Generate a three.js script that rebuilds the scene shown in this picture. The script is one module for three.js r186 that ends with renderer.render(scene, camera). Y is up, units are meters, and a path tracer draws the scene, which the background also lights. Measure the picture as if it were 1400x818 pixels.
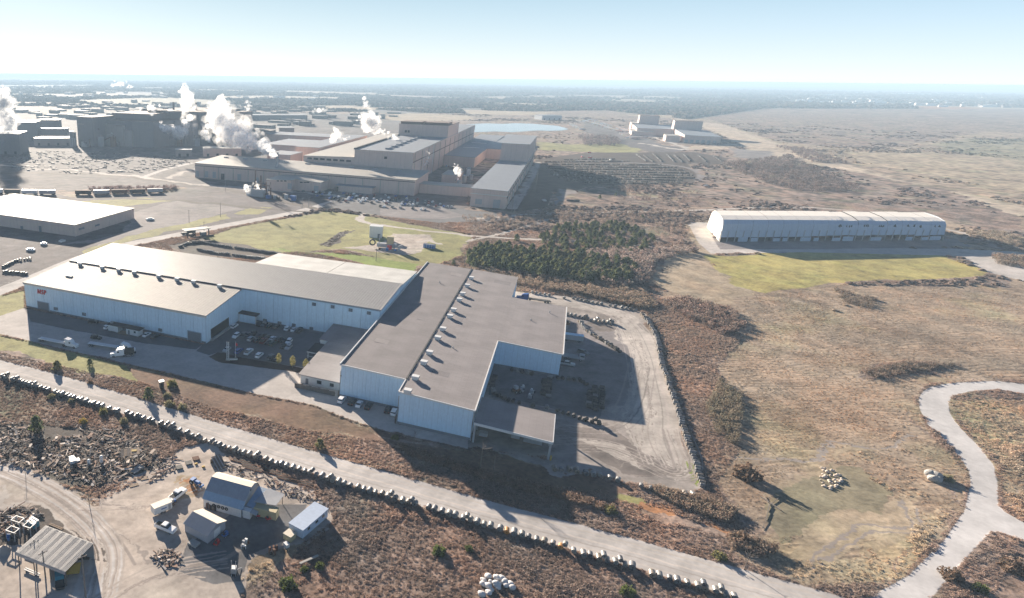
import * as THREE from 'three';
import { mergeGeometries } from 'three/addons/utils/BufferGeometryUtils.js';
import { FontLoader } from 'three/addons/loaders/FontLoader.js';
import { TextGeometry } from 'three/addons/geometries/TextGeometry.js';

// ---------------------------------------------------------------- camera, sky, sun, exposure
const EYE = 110, FOCAL = 884, PITCH = Math.atan(304.5 / FOCAL), ROLL = 0.0115, CX = 354, CY = 409;
const scene = new THREE.Scene();
const camera = new THREE.PerspectiveCamera(2 * Math.atan(409 / FOCAL) * 180 / Math.PI, 1400 / 818, 1, 90000);
camera.position.set(0, EYE, 0);
camera.rotation.set(-PITCH, 0, ROLL);
camera.setViewOffset(1400, 818, 700 - CX, 0, 1400, 818);       // the frame is a crop to the right of the lens axis
const renderer = new THREE.WebGLRenderer({ antialias: true });
renderer.toneMapping = THREE.LinearToneMapping;
renderer.toneMappingExposure = 3.4;
renderer.shadowMap.enabled = true;

const SUN_AZ = 20.5 * Math.PI / 180, SUN_EL = 14.5 * Math.PI / 180;
const sunDir = new THREE.Vector3(-Math.sin(SUN_AZ) * Math.cos(SUN_EL), Math.sin(SUN_EL), -Math.cos(SUN_AZ) * Math.cos(SUN_EL));
const sun = new THREE.DirectionalLight(new THREE.Color().setRGB(1, 0.87, 0.72), 5);
sun.position.copy(sunDir).multiplyScalar(2000);
sun.castShadow = true;
Object.assign(sun.shadow.camera, { left: -1500, right: 1500, top: 1500, bottom: -1500, near: 10, far: 6000 });
sun.shadow.mapSize.set(4096, 4096);
scene.add(sun, sun.target);

{ // clear winter sky: pale and bright at the horizon, blue overhead, a wide glow round the low sun
  const W = 1024, H = 512, data = new Float32Array(W * H * 4), v = new THREE.Vector3();
  for (let j = 0; j < H; j++) for (let i = 0; i < W; i++) {
    const up = ((j + 0.5) / H - 0.5) * Math.PI, az = ((i + 0.5) / W - 0.5) * 2 * Math.PI;
    v.set(Math.cos(az) * Math.cos(up), Math.sin(up), Math.sin(az) * Math.cos(up));
    const el = Math.max(0, up) * 180 / Math.PI, c = v.dot(sunDir), ang = Math.acos(Math.min(1, c)) * 180 / Math.PI;
    const k = Math.exp(-el / 5.0), k2 = Math.exp(-el / 13);
    const glow = 0.42 * Math.exp(-ang / 26) + 0.25 * Math.exp(-ang / 9);
    const zen = [0.007, 0.018, 0.055], mid = [0.125, 0.255, 0.345], w = 0.5 - 0.5 * (v.x * sunDir.x + v.z * sunDir.z) / Math.max(1e-6, Math.hypot(v.x, v.z) * Math.hypot(sunDir.x, sunDir.z)), hor = [0.300 - 0.03 * w, 0.288 + 0.05 * w, 0.250 + 0.20 * w];
    const o = (j * W + i) * 4;
    for (let q = 0; q < 3; q++) {
      let s = zen[q] * (1 - k2) + mid[q] * k2;
      s = s * (1 - k) + hor[q] * k;
      data[o + q] = s + glow * [0.27, 0.245, 0.19][q] * (0.35 + 0.65 * k2);
    }
    data[o + 3] = 1;
  }
  const sky = new THREE.DataTexture(data, W, H, THREE.RGBAFormat, THREE.FloatType);
  sky.mapping = THREE.EquirectangularReflectionMapping;
  sky.magFilter = THREE.LinearFilter; sky.needsUpdate = true;
  scene.background = sky; scene.environment = sky;
}
scene.fog = new THREE.FogExp2(new THREE.Color().setRGB(0.58, 0.79, 1.0), 0.00018);

// ---------------------------------------------------------------- helpers
let seed = 7;
const rnd = () => { seed = (seed * 1664525 + 1013904223) >>> 0; return seed / 4294967296; };
const rr = (a, b) => a + (b - a) * rnd();
const pick = (a) => a[Math.floor(rnd() * a.length)];
const V = (x, y, z) => new THREE.Vector3(x, y, z);
// direction of a point in the photograph; the ground (or height h) point under it
const view = new THREE.Euler(-PITCH, 0, ROLL);
const ray = (px, py) => V(px - CX, CY - py, -FOCAL).applyEuler(view);
function P(px, py, h = 0) { const d = ray(px, py); return d.multiplyScalar((h - EYE) / d.y).add(camera.position); }
function along(px, py, dist) { const d = ray(px, py); return d.multiplyScalar(dist / Math.hypot(d.x, d.z)).add(camera.position); }
// the works' own grid: u runs along the long fronts, v away from the camera
const GA = 25.2 * Math.PI / 180, gc = Math.cos(GA), gs = Math.sin(GA);
const G = (u, v, h = 0) => V(u * gc + v * gs, h, u * gs - v * gc);

const NZ = 256, nt = new Float32Array(NZ * NZ);
for (let i = 0; i < nt.length; i++) nt[i] = rnd();
function vn(x, y) {
  const xf = Math.floor(x), yf = Math.floor(y), fx = x - xf, fy = y - yf, sx = fx * fx * (3 - 2 * fx), sy = fy * fy * (3 - 2 * fy);
  const a = (xf & 255), b = ((xf + 1) & 255), r0 = (yf & 255) * NZ, r1 = ((yf + 1) & 255) * NZ;
  const t = nt[r0 + a] + (nt[r0 + b] - nt[r0 + a]) * sx, u = nt[r1 + a] + (nt[r1 + b] - nt[r1 + a]) * sx;
  return t + (u - t) * sy;
}
const fbm = (x, y, n = 4) => { let s = 0, a = 0.5, t = 0; for (let i = 0; i < n; i++) { s += a * vn(x, y); t += a; a *= 0.5; x = x * 2.03 + 17.1; y = y * 2.03 + 9.7; } return s / t; };
const toS = (c) => Math.round(255 * (c <= 0.0031308 ? c * 12.92 : 1.055 * Math.pow(c, 1 / 2.4) - 0.055));
const lin8 = new Float32Array(256).map((_, i) => { const c = i / 255; return c <= 0.04045 ? c / 12.92 : ((c + 0.055) / 1.055) ** 2.4; });
const lut = new Uint8Array(4097).map((_, i) => toS(i / 4096));
const s8 = (c) => lut[Math.max(0, Math.min(4096, (c * 4096) | 0))];
const col = (a) => new THREE.Color().setRGB(a[0], a[1], a[2]);

function texture(w, h, fn, srgb = false) {
  const d = new Uint8Array(w * h * 4);
  for (let y = 0; y < h; y++) for (let x = 0; x < w; x++) { const o = (y * w + x) * 4, c = fn(x / w, y / h); const a = Array.isArray(c) ? c : [c, c, c]; for (let q = 0; q < 3; q++) d[o + q] = Math.max(0, Math.min(255, a[q] * 255)); d[o + 3] = 255; }
  const t = new THREE.DataTexture(d, w, h, THREE.RGBAFormat);
  t.wrapS = t.wrapT = THREE.RepeatWrapping; t.magFilter = THREE.LinearFilter; t.minFilter = THREE.LinearMipmapLinearFilter;
  if (srgb) t.colorSpace = THREE.SRGBColorSpace;
  t.needsUpdate = true;
  return t;
}
const rep = (t, a, b = a) => { const c = t.clone(); c.repeat.set(a, b); c.needsUpdate = true; return c; };
// tiling noise: period p cells
const tn = (x, y, p) => { const w = (a) => ((a % p) + p) % p; const xf = Math.floor(x), yf = Math.floor(y), fx = x - xf, fy = y - yf, sx = fx * fx * (3 - 2 * fx), sy = fy * fy * (3 - 2 * fy); const n = (i, j) => nt[w(j) * NZ + w(i)]; const t = n(xf, yf) * (1 - sx) + n(xf + 1, yf) * sx, u = n(xf, yf + 1) * (1 - sx) + n(xf + 1, yf + 1) * sx; return t * (1 - sy) + u * sy; };
const T = {
  wall: texture(512, 512, (x, y) => { const s = tn(x * 64, y * 2, 64) * 0.5 + tn(x * 24, y * 6, 24) * 0.5; const g = tn(x * 8, y * 8, 8) * 0.5 + tn(x * 90, y * 90, 90) * 0.5; const st = Math.pow(tn(x * 40, y * 1.2, 40), 4) * 0.12; return 0.79 + 0.13 * s + 0.09 * g - st; }),
  roof: texture(512, 512, (x, y) => { const seam = Math.abs(((x * 12) % 1) - 0.5) > 0.465 ? 0.07 : 0; const cross = Math.abs(((y * 3 + 0.37 * Math.floor(x * 12)) % 1) - 0.5) > 0.49 ? 0.05 : 0; return 0.70 + 0.22 * tn(x * 5, y * 5, 5) + 0.10 * tn(x * 14, y * 30, 30) + 0.08 * tn(x * 60, y * 60, 60) - seam - cross; }),
  metal: texture(512, 512, (x, y) => 0.74 + 0.16 * tn(x * 120, y * 3, 120) + 0.1 * tn(x * 10, y * 10, 10)),
  ribs: texture(64, 8, (x) => 0.5 + 0.5 * Math.pow(Math.abs(Math.cos(x * Math.PI * 4)), 6)),
  grain: texture(512, 512, (x, y) => 0.70 + 0.2 * tn(x * 150, y * 150, 150) + 0.1 * tn(x * 20, y * 20, 20)),
  rust: texture(256, 256, (x, y) => { const n = tn(x * 12, y * 12, 12) * 0.6 + tn(x * 50, y * 50, 50) * 0.4; return [0.55 + 0.45 * n, 0.5 + 0.4 * n, 0.45 + 0.4 * n]; }),
};
const std = (c, rough = 0.8, o = {}) => new THREE.MeshStandardMaterial({ color: col(c), roughness: rough, ...o });
const M = {
  blueWall: std([0.71, 0.88, 1.0], 0.55, { map: rep(T.wall, 1 / 9), bumpMap: rep(T.ribs, 0.6, 1), bumpScale: 0.015 }),
  blueWall2: std([0.66, 0.85, 1.0], 0.6, { map: rep(T.wall, 1 / 7) }),
  seam: std([0.30, 0.37, 0.45], 0.7),
  trim: std([0.62, 0.60, 0.56], 0.6),
  roofA: std([0.29, 0.265, 0.24], 0.72, { map: rep(T.metal, 1 / 14), bumpMap: rep(T.ribs, 0.8, 1), bumpScale: 0.025 }),
  roofB: std([0.36, 0.345, 0.33], 0.6, { map: rep(T.metal, 1 / 11) }),
  roofWhite: std([0.52, 0.51, 0.48], 0.6, { map: rep(T.roof, 1 / 24) }),
  roofMain: std([0.215, 0.192, 0.192], 0.85, { map: rep(T.roof, 1 / 24) }),
  roofRight: std([0.275, 0.245, 0.24], 0.8, { map: rep(T.roof, 1 / 24) }),
  tan: std([0.66, 0.50, 0.435], 0.75, { map: rep(T.wall, 1 / 20) }),
  tanRoof: std([0.42, 0.39, 0.34], 0.6, { map: rep(T.metal, 1 / 30) }),
  greyRoof: std([0.25, 0.27, 0.30], 0.6, { map: rep(T.metal, 1 / 30) }),
  brownRoof: std([0.16, 0.11, 0.09], 0.8, { map: rep(T.metal, 1 / 20) }),
  mill: std([0.175, 0.17, 0.185], 0.85, { map: rep(T.wall, 1 / 25) }),
  millLight: std([0.27, 0.245, 0.245], 0.85, { map: rep(T.wall, 1 / 25) }),
  door: std([0.16, 0.18, 0.21], 0.6, { map: rep(T.metal, 1 / 4) }),
  dark: std([0.02, 0.022, 0.026], 0.7),
  plinth: std([0.24, 0.25, 0.27], 0.9, { map: rep(T.grain, 1 / 3) }),
  black: std([0.03, 0.03, 0.032], 0.75, { map: rep(T.grain, 1 / 3) }),
  white: std([0.78, 0.78, 0.77], 0.5, { map: rep(T.grain, 1 / 5) }),
  cream: std([0.66, 0.58, 0.46], 0.6, { map: rep(T.metal, 1 / 5) }),
  steel: std([0.42, 0.43, 0.45], 0.45, { map: rep(T.grain, 1 / 3) }),
  galv: std([0.36, 0.37, 0.39], 0.5, { map: rep(T.metal, 1 / 5) }),
  rust: std([0.17, 0.09, 0.06], 0.9, { map: rep(T.rust, 1 / 3) }),
  timber: std([0.30, 0.24, 0.18], 0.9, { map: rep(T.rust, 1 / 2) }),
  oldTimber: std([0.20, 0.185, 0.17], 0.95, { map: rep(T.rust, 1 / 2) }),
  glass: new THREE.MeshPhysicalMaterial({ color: col([0.02, 0.03, 0.04]), roughness: 0.08, metalness: 0, specularIntensity: 1 }),
  red: std([0.55, 0.02, 0.025], 0.5),
  yellow: std([0.60, 0.38, 0.05], 0.7, { map: rep(T.grain, 1 / 2) }),
  tan2: std([0.50, 0.42, 0.25], 0.7, { map: rep(T.metal, 1 / 3) }),
  rubber: std([0.018, 0.018, 0.018], 0.9),
  blue: std([0.02, 0.14, 0.42], 0.45, { map: rep(T.grain, 1 / 3) }),
  teal: std([0.03, 0.26, 0.36], 0.5, { map: rep(T.grain, 1 / 3) }),
  concrete: std([0.42, 0.40, 0.37], 0.9, { map: rep(T.grain, 1 / 4) }),
  pole: std([0.22, 0.19, 0.165], 0.9, { map: rep(T.grain, 1 / 3) }),
};

const used = new Map();
function numbered(name) { const n = used.get(name) ?? 0; used.set(name, n + 1); return n ? name + '_' + String(n).padStart(3, '0') : name; }
function tag(o, label, category, group, kind) { if (label) o.userData.label = label; if (category) o.userData.category = category; if (group) o.userData.group = group; if (kind) o.userData.kind = kind; return o; }
function thing(name, label, category, at = V(0, 0, 0), turn = 0, group) { const o = new THREE.Group(); o.name = numbered(name); o.position.copy(at); o.rotation.y = turn; scene.add(o); return tag(o, label, category, group); }
function solo(o, name, label, category, group, kind) { o.name = numbered(name); o.castShadow = o.receiveShadow = true; scene.add(o); return tag(o, label, category, group, kind); }
function copy(o, label, at, turn, group) { const c = o.clone(); c.userData = { ...o.userData }; c.name = numbered(o.name.replace(/_\d+$/, '')); scene.add(c); if (at) c.position.copy(at); if (turn !== undefined) c.rotation.y = turn; if (label) c.userData.label = label; if (group) c.userData.group = group; return c; }
const flat = (g) => { const n = g.index ? g.toNonIndexed() : g; for (const k of Object.keys(n.attributes)) if (!['position', 'normal', 'uv'].includes(k)) n.deleteAttribute(k); return n; };
const join = (gs) => gs.length === 1 ? gs[0] : mergeGeometries(gs.map(flat));
function part(name, parent, mat, geo) { const m = new THREE.Mesh(Array.isArray(geo) ? join(geo) : geo, mat); m.name = name; m.castShadow = m.receiveShadow = true; parent.add(m); return m; }
// box standing on y, uv in metres
function bx(w, h, d, x = 0, y = 0, z = 0, ry = 0, rz = 0, rx = 0) {
  const g = new THREE.BoxGeometry(w, h, d), uv = g.attributes.uv, s = [[d, h], [d, h], [w, d], [w, d], [w, h], [w, h]];
  for (let i = 0; i < 24; i++) uv.setXY(i, uv.getX(i) * s[i >> 2][0], uv.getY(i) * s[i >> 2][1]);
  g.translate(0, h / 2, 0);
  if (rx) g.rotateX(rx); if (rz) g.rotateZ(rz); if (ry) g.rotateY(ry);
  return g.translate(x, y, z);
}
function cy(r0, r1, h, x = 0, y = 0, z = 0, n = 10) { return new THREE.CylinderGeometry(r1, r0, h, n).translate(x, y + h / 2, z); }
function lie(r, l, x, y, z, axis = 'z', n = 12) { const g = new THREE.CylinderGeometry(r, r, l, n); if (axis === 'z') g.rotateX(Math.PI / 2); else g.rotateZ(Math.PI / 2); return g.translate(x, y, z); }
function beam(a, b, w, h = w) { const d = b.clone().sub(a), l = d.length(), g = bx(w, h, l); g.translate(0, -h / 2, l / 2); const m = new THREE.Matrix4().lookAt(b, a, V(0, 1, 0.001)); g.applyMatrix4(m); return g.translate(a.x, a.y, a.z); }
// triangle soup with uv in metres across each face
function soup(faces) {
  const p = [], t = [];
  for (const f of faces) {
    const e = f[1].clone().sub(f[0]), n = e.clone().cross(f[2].clone().sub(f[0])).normalize();
    const ax = Math.abs(n.y) > 0.6 ? V(1, 0, 0).addScaledVector(n, -n.x).normalize() : V(0, 1, 0).cross(n).normalize(), ay = n.clone().cross(ax);
    for (let i = 1; i + 1 < f.length; i++) for (const q of [f[0], f[i], f[i + 1]]) { p.push(q.x, q.y, q.z); t.push(q.dot(ax), q.dot(ay)); }
  }
  const g = new THREE.BufferGeometry();
  g.setAttribute('position', new THREE.Float32BufferAttribute(p, 3)); g.setAttribute('uv', new THREE.Float32BufferAttribute(t, 2)); g.computeVertexNormals();
  return g;
}
// upright walls from y0 up to each corner's own height; corners clockwise seen from above give outward faces
function walls(c, y0 = 0, skip = []) {
  let area = 0; c.forEach((a, i) => { const b = c[(i + 1) % c.length]; area += a.x * b.z - b.x * a.z; });
  const f = [];
  c.forEach((a, i) => { if (skip.includes(i)) return; const b = c[(i + 1) % c.length]; const q = [V(a.x, y0, a.z), V(b.x, y0, b.z), b, a]; f.push(area < 0 ? q : q.reverse()); });
  return soup(f);
}
function slab(c, t = 0.35) {
  let area = 0; c.forEach((a, i) => { const b = c[(i + 1) % c.length]; area += a.x * b.z - b.x * a.z; });
  const k = area < 0 ? c : [...c].reverse(), lo = k.map((a) => V(a.x, a.y - t, a.z)), f = [[...k], [...lo].reverse()];
  k.forEach((a, i) => { const j = (i + 1) % k.length; f.push([lo[i], lo[j], k[j], a]); });
  return soup(f);
}

// ---------------------------------------------------------------- the ground: one sheet, its cover mapped at four scales
const D = {
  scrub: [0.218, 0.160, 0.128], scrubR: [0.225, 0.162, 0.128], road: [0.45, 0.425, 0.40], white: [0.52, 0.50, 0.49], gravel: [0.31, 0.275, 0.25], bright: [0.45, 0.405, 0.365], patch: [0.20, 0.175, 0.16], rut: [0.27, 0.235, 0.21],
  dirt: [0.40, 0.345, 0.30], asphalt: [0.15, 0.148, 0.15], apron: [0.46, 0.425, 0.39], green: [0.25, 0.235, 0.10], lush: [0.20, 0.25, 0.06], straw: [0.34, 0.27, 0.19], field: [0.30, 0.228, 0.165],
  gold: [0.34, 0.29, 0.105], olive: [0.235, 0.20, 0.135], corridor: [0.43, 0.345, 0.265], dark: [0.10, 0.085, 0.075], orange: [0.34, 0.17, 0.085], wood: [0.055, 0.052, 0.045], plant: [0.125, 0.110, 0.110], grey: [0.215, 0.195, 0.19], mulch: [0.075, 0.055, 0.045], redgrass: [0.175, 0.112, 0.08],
};
// [cover, scrub 0-1, field rows 0-1, tracks 0-1, outline in photograph pixels on the ground, line width in metres if it is a strip, softness]
const COVER = [
  // far country
  ['wood', .35, 0, 0, [[-200, 104.5], [1700, 121], [1700, 135], [1400, 150], [1050, 150], [940, 163], [820, 150], [640, 155], [300, 150], [-200, 140]]],
  ['field', .6, .1, 0, [[940, 165], [1050, 150], [1400, 152], [2400, 170], [2400, 560], [1400, 400], [1180, 250], [1020, 200]]],
  ['scrub', .9, 0, 0, [[960, 160], [1050, 148], [1600, 150], [1600, 195], [1350, 180], [1200, 205], [1070, 195]]],
  ['olive', .6, 0, 0, [[1270, 197], [1330, 189], [1600, 195], [1600, 232], [1400, 222], [1300, 208]]],
  ['straw', .5, .3, 0, [[1150, 208], [1300, 210], [1500, 228], [1600, 262], [1400, 262], [1280, 240], [1180, 222]]],
  ['plant', .3, 0, .5, [[-200, 160], [250, 150], [560, 158], [640, 185], [640, 290], [430, 285], [200, 330], [0, 400], [-300, 420]]],
  ['olive', .3, 0, 0, [[100, 137], [220, 133], [340, 139], [240, 146], [130, 144]]], ['straw', .2, 0, 0, [[400, 145], [480, 144], [530, 149], [470, 152], [410, 149]]],
  ['straw', .2, 0, 0, [[560, 155], [640, 158], [650, 164], [560, 166], [480, 161]]], ['straw', .2, 0, 0, [[620, 150], [760, 153], [740, 158], [640, 156]]],
  ['straw', .2, 0, 0, [[830, 131], [860, 131], [850, 135], [820, 134]]], ['straw', .2, 0, 0, [[890, 131], [935, 133], [925, 136], [880, 134]]], ['straw', .2, 0, 0, [[970, 133], [990, 133], [985, 137], [968, 136]]],
  ['orange', .2, 0, 0, [[1240, 145], [1320, 146], [1350, 149], [1260, 149]]],
  ['straw', .2, 0, 0, [[850, 157], [925, 157], [920, 161], [880, 160]]],
  ['grey', .2, 0, 0, [[-60, 117], [120, 116], [140, 118.5], [-60, 120]]], ['straw', .2, 0, 0, [[70, 129], [160, 127], [170, 130], [80, 132]]], ['straw', .2, 0, 0, [[1290, 123], [1420, 124], [1420, 126.5], [1290, 125]]],
  // works yards in the middle distance
  ['scrub', .7, 0, 0, [[730, 170], [840, 175], [860, 200], [800, 205], [740, 200]]],
  ['green', .2, 0, 0, [[735, 194], [790, 198], [860, 196], [890, 203], [870, 209], [800, 208], [740, 205]]],
  ['corridor', .3, .2, 0, [[915, 161], [990, 170], [1110, 212], [1230, 245], [1450, 292], [1450, 305], [1200, 262], [1090, 222], [1010, 200], [985, 205], [930, 204], [945, 200], [1010, 196], [975, 180]]],
  ['plant', .2, 0, .6, [[795, 165], [860, 176], [900, 196], [940, 205], [900, 210], [860, 200], [800, 180]]],
  ['grey', .1, 0, .3, [[1000, 203], [1060, 208], [1040, 221], [1010, 222]]],
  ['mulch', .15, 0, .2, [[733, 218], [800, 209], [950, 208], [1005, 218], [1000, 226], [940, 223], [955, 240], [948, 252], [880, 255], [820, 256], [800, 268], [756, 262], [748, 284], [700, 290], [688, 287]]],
  ['grey', .1, 0, .3, [[764, 258], [795, 262], [794, 279], [760, 281]]],
  ['scrub', .9, 0, 0, [[756, 284], [800, 255], [950, 250], [1000, 215], [1110, 225], [1300, 260], [1400, 300], [1400, 330], [1290, 300], [960, 285], [940, 292]]],
  ['scrub', .9, 0, 0, [[590, 372], [640, 330], [720, 296], [940, 290], [960, 345], [950, 410], [880, 410], [760, 385], [700, 380]]],
  // near country: the mown field with its swaths
  ['field', .5, 1, 0, [[900, 400], [1010, 388], [1180, 390], [1500, 392], [1600, 620], [1400, 520], [1270, 522], [1250, 545], [1268, 585], [1322, 650], [1316, 700], [1235, 785], [1100, 800], [1000, 760], [985, 680], [930, 540]]],
  ['scrubR', .9, 0, 0, [[860, 405], [950, 412], [1010, 440], [1010, 470], [980, 500], [1000, 560], [1015, 610], [980, 660], [1000, 700], [1040, 740], [975, 720], [950, 660], [915, 540], [890, 450]]],
  ['field', .62, .5, 0, [[1030, 405], [1120, 395], [1170, 410], [1130, 450], [1120, 500], [1060, 470]]],
  ['scrub', .8, 0, 0, [[1170, 505], [1240, 492], [1320, 498], [1250, 512], [1190, 520]]],
  ['olive', .3, .1, .2, [[1050, 680], [1115, 628], [1190, 640], [1230, 668], [1180, 700], [1150, 725], [1060, 735], [1035, 710]]],
  ['field', .5, .4, 0, [[1160, 620], [1230, 590], [1290, 630], [1310, 660], [1240, 690], [1190, 655]]],
  ['straw', .3, .2, .9, [[1075, 755], [1120, 715], [1190, 685], [1260, 680], [1215, 735], [1160, 768], [1110, 775]]],
  ['straw', .7, .3, 0, [[1050, 760], [1110, 768], [1180, 770], [1240, 720], [1300, 700], [1235, 792], [1140, 800], [1060, 785]]],
  ['straw', .4, .1, 0, [[1195, 752], [1230, 715], [1262, 705], [1240, 745], [1205, 770]]],
  ['field', .72, .3, 0, [[1290, 548], [1400, 545], [1700, 600], [1700, 900], [1400, 712], [1372, 690], [1372, 640], [1325, 590]]],
  ['scrub', .9, 0, 0, [[1278, 818], [1345, 745], [1372, 732], [1500, 790], [1500, 1000], [1250, 900]]],
  // hangar ground
  ['straw', .4, .2, .2, [[935, 306], [968, 306], [980, 345], [975, 362], [1030, 400], [1000, 425], [950, 412], [890, 388], [905, 345], [950, 345]]],
  ['gold', .4, .3, 0, [[968, 350], [1100, 345], [1290, 348], [1345, 372], [1330, 381], [1180, 386], [1070, 398], [1045, 402], [1010, 392], [985, 372]]],
  ['apron', .1, 0, .3, [[940, 304], [968, 304], [982, 338], [1310, 340], [1420, 346], [1600, 400], [1500, 410], [1350, 372], [1310, 350], [1100, 345], [972, 347], [955, 332]]], ['grey', .1, 0, .3, [[975, 325], [1300, 325], [1330, 338], [1100, 341], [985, 341]]],
  ['scrub', .9, 0, 0, [[1300, 318], [1400, 330], [1430, 350], [1390, 345], [1310, 330]]],
  // lawns and banks behind the warehouses
  ['green', .25, .1, 0, [[250, 335], [320, 312], [400, 297], [445, 289], [520, 298], [560, 306], [648, 322], [630, 350], [590, 365], [566, 362], [470, 342], [380, 345]]],
  ['lush', .2, 0, 0, [[370, 340], [440, 345], [520, 352], [580, 362], [560, 375], [440, 348]]],
  ['lush', .1, 0, 0, [[453, 285], [470, 276], [496, 278], [482, 288]]], ['green', .1, 0, 0, [[330, 285], [370, 283], [352, 293], [320, 293]]],
  ['green', .2, 0, 0, [[70, 350], [150, 322], [260, 300], [310, 294], [320, 300], [250, 312], [180, 328], [110, 354]]], ['green', .2, 0, 0, [[100, 275], [200, 270], [240, 274], [160, 282]]],
  ['grey', .15, 0, .6, [[180, 290], [240, 275], [330, 285], [290, 296], [200, 315], [120, 340], [60, 340], [170, 318]]],
  ['dirt', .3, 0, .6, [[505, 335], [545, 318], [590, 322], [580, 345], [545, 350], [470, 340]]], ['bright', 0, 0, .3, [[608, 334], [597, 333], [586, 327], [570, 331]], 4],
  ['dark', .5, 0, 0, [[437, 336], [468, 316], [480, 314], [452, 338]]],
  ['plant', .3, 0, .5, [[-80, 335], [60, 340], [140, 330], [60, 380], [-80, 420]]],
  ['dark', .4, 0, .3, [[232, 336], [275, 326], [330, 334], [390, 344], [350, 356], [240, 346]]],
  ['road', 0, 0, .4, [[-80, 430], [0, 398], [40, 383], [110, 352], [172, 334], [260, 318], [330, 304], [405, 291], [440, 281], [478, 270], [520, 272]], 11], ['bright', 0, 0, .3, [[500, 290], [488, 296], [500, 306], [560, 312], [620, 320], [690, 326], [800, 330], [930, 340]], 6],
  ['asphalt', 0, 0, .3, [[480, 262], [560, 272], [640, 287], [700, 294], [720, 300], [600, 305], [500, 292], [440, 282]]],
  ['grey', 0, 0, .5, [[520, 282], [600, 284], [640, 296], [600, 300], [520, 296]]],
  ['bright', 0, 0, .3, [[640, 300], [740, 292], [860, 290], [960, 287], [1080, 282], [1200, 290], [1420, 345]], 5], ['bright', 0, 0, .3, [[735, 222], [728, 240], [700, 285]], 9], ['bright', 0, 0, .3, [[640, 330], [700, 316], [760, 297]], 4],
  ['bright', 0, 0, .3, [[880, 196], [930, 206], [940, 203], [915, 195], [870, 180], [800, 165]], 12], ['grey', 0, 0, .2, [[790, 219], [880, 223], [935, 227], [958, 236], [956, 246]], 7],
  ['dark', .2, 0, .2, [[-60, 236], [100, 236], [200, 245], [330, 262], [430, 285]], 9], ['bright', 0, 0, .2, [[-60, 222], [60, 230], [200, 242], [240, 250], [320, 255], [400, 262], [470, 268]], 8], ['bright', 0, 0, .2, [[235, 243], [262, 232], [300, 228]], 9],
  ['road', 0, 0, .2, [[195, 243], [215, 234], [262, 223]], 8],
  ['scrub', .8, 0, 0, [[60, 262], [150, 258], [250, 256], [230, 264], [100, 270]]], ['dark', .3, 0, .2, [[-60, 270], [120, 270], [240, 273], [330, 283], [420, 290]], 6],
  // in front of the warehouses
  ['green', .3, 0, 0, [[0, 405], [33, 398], [33, 422], [0, 434], [-60, 440]]],
  ['apron', 0, 0, .35, [[-150, 462], [0, 432], [33, 421], [277, 471], [330, 437], [470, 462], [462, 542], [540, 557], [540, 579], [640, 600], [640, 614], [594, 604], [525, 589], [461, 568], [430, 554], [349, 539], [280, 522], [176, 498], [110, 483], [43, 467], [0, 457], [-150, 440]]],
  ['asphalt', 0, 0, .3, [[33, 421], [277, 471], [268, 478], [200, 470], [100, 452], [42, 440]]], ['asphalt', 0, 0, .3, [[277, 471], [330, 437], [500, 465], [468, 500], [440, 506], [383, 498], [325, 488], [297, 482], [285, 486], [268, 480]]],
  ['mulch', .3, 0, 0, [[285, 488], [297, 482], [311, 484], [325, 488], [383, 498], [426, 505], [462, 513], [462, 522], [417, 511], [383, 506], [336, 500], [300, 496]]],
  ['green', .35, 0, 0, [[-100, 436], [0, 459], [43, 469], [110, 485], [176, 500], [240, 514], [250, 530], [190, 522], [80, 500], [0, 482], [-100, 460]]],
  ['redgrass', .4, 0, 0, [[176, 500], [280, 524], [349, 541], [430, 556], [480, 577], [560, 600], [640, 618], [760, 646], [830, 668], [800, 672], [640, 640], [520, 602], [420, 588], [300, 560], [200, 525]]],
  ['redgrass', .4, 0, 0, [[640, 612], [745, 628], [830, 655], [880, 672], [840, 672], [720, 650], [640, 630]]],
  ['orange', .3, 0, .2, [[880, 690], [900, 694], [965, 718], [962, 724], [900, 712], [872, 698]]], ['green', .3, 0, 0, [[832, 668], [880, 682], [885, 694], [850, 684]]], ['redgrass', .3, 0, 0, [[832, 668], [862, 670], [850, 684], [830, 676]]], ['orange', .4, 0, 0, [[958, 716], [1000, 728], [990, 732], [955, 724]]],
  // yard east of the big warehouse
  ['gravel', .1, 0, 1, [[700, 402], [770, 404], [850, 417], [882, 428], [898, 455], [925, 545], [952, 640], [962, 668], [925, 676], [880, 664], [830, 652], [755, 640], [745, 625], [640, 612], [640, 560], [660, 500], [675, 466]]],
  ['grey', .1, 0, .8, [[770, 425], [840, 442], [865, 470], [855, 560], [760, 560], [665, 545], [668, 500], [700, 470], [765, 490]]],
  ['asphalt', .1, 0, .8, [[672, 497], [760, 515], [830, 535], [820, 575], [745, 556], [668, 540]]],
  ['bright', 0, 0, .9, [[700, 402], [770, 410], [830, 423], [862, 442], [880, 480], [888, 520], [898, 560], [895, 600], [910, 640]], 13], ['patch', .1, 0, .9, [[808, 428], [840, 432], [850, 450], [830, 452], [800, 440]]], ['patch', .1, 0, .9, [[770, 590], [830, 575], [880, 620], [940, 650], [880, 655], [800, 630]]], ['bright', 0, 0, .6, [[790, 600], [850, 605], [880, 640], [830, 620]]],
  ['lush', .2, 0, 0, [[941, 628], [952, 660], [948, 668], [938, 632]]],
  // roadside, scrap yard and sheds
  ['road', 0, 0, .7, [[-160, 474], [-80, 486], [0, 503], [83, 525], [208, 564], [260, 581], [430, 633], [533, 662], [600, 682.5], [700, 711], [750, 724], [850, 750.5], [950, 780], [1025, 801], [1100, 822], [1300, 880]], 11.5, 1],
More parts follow.
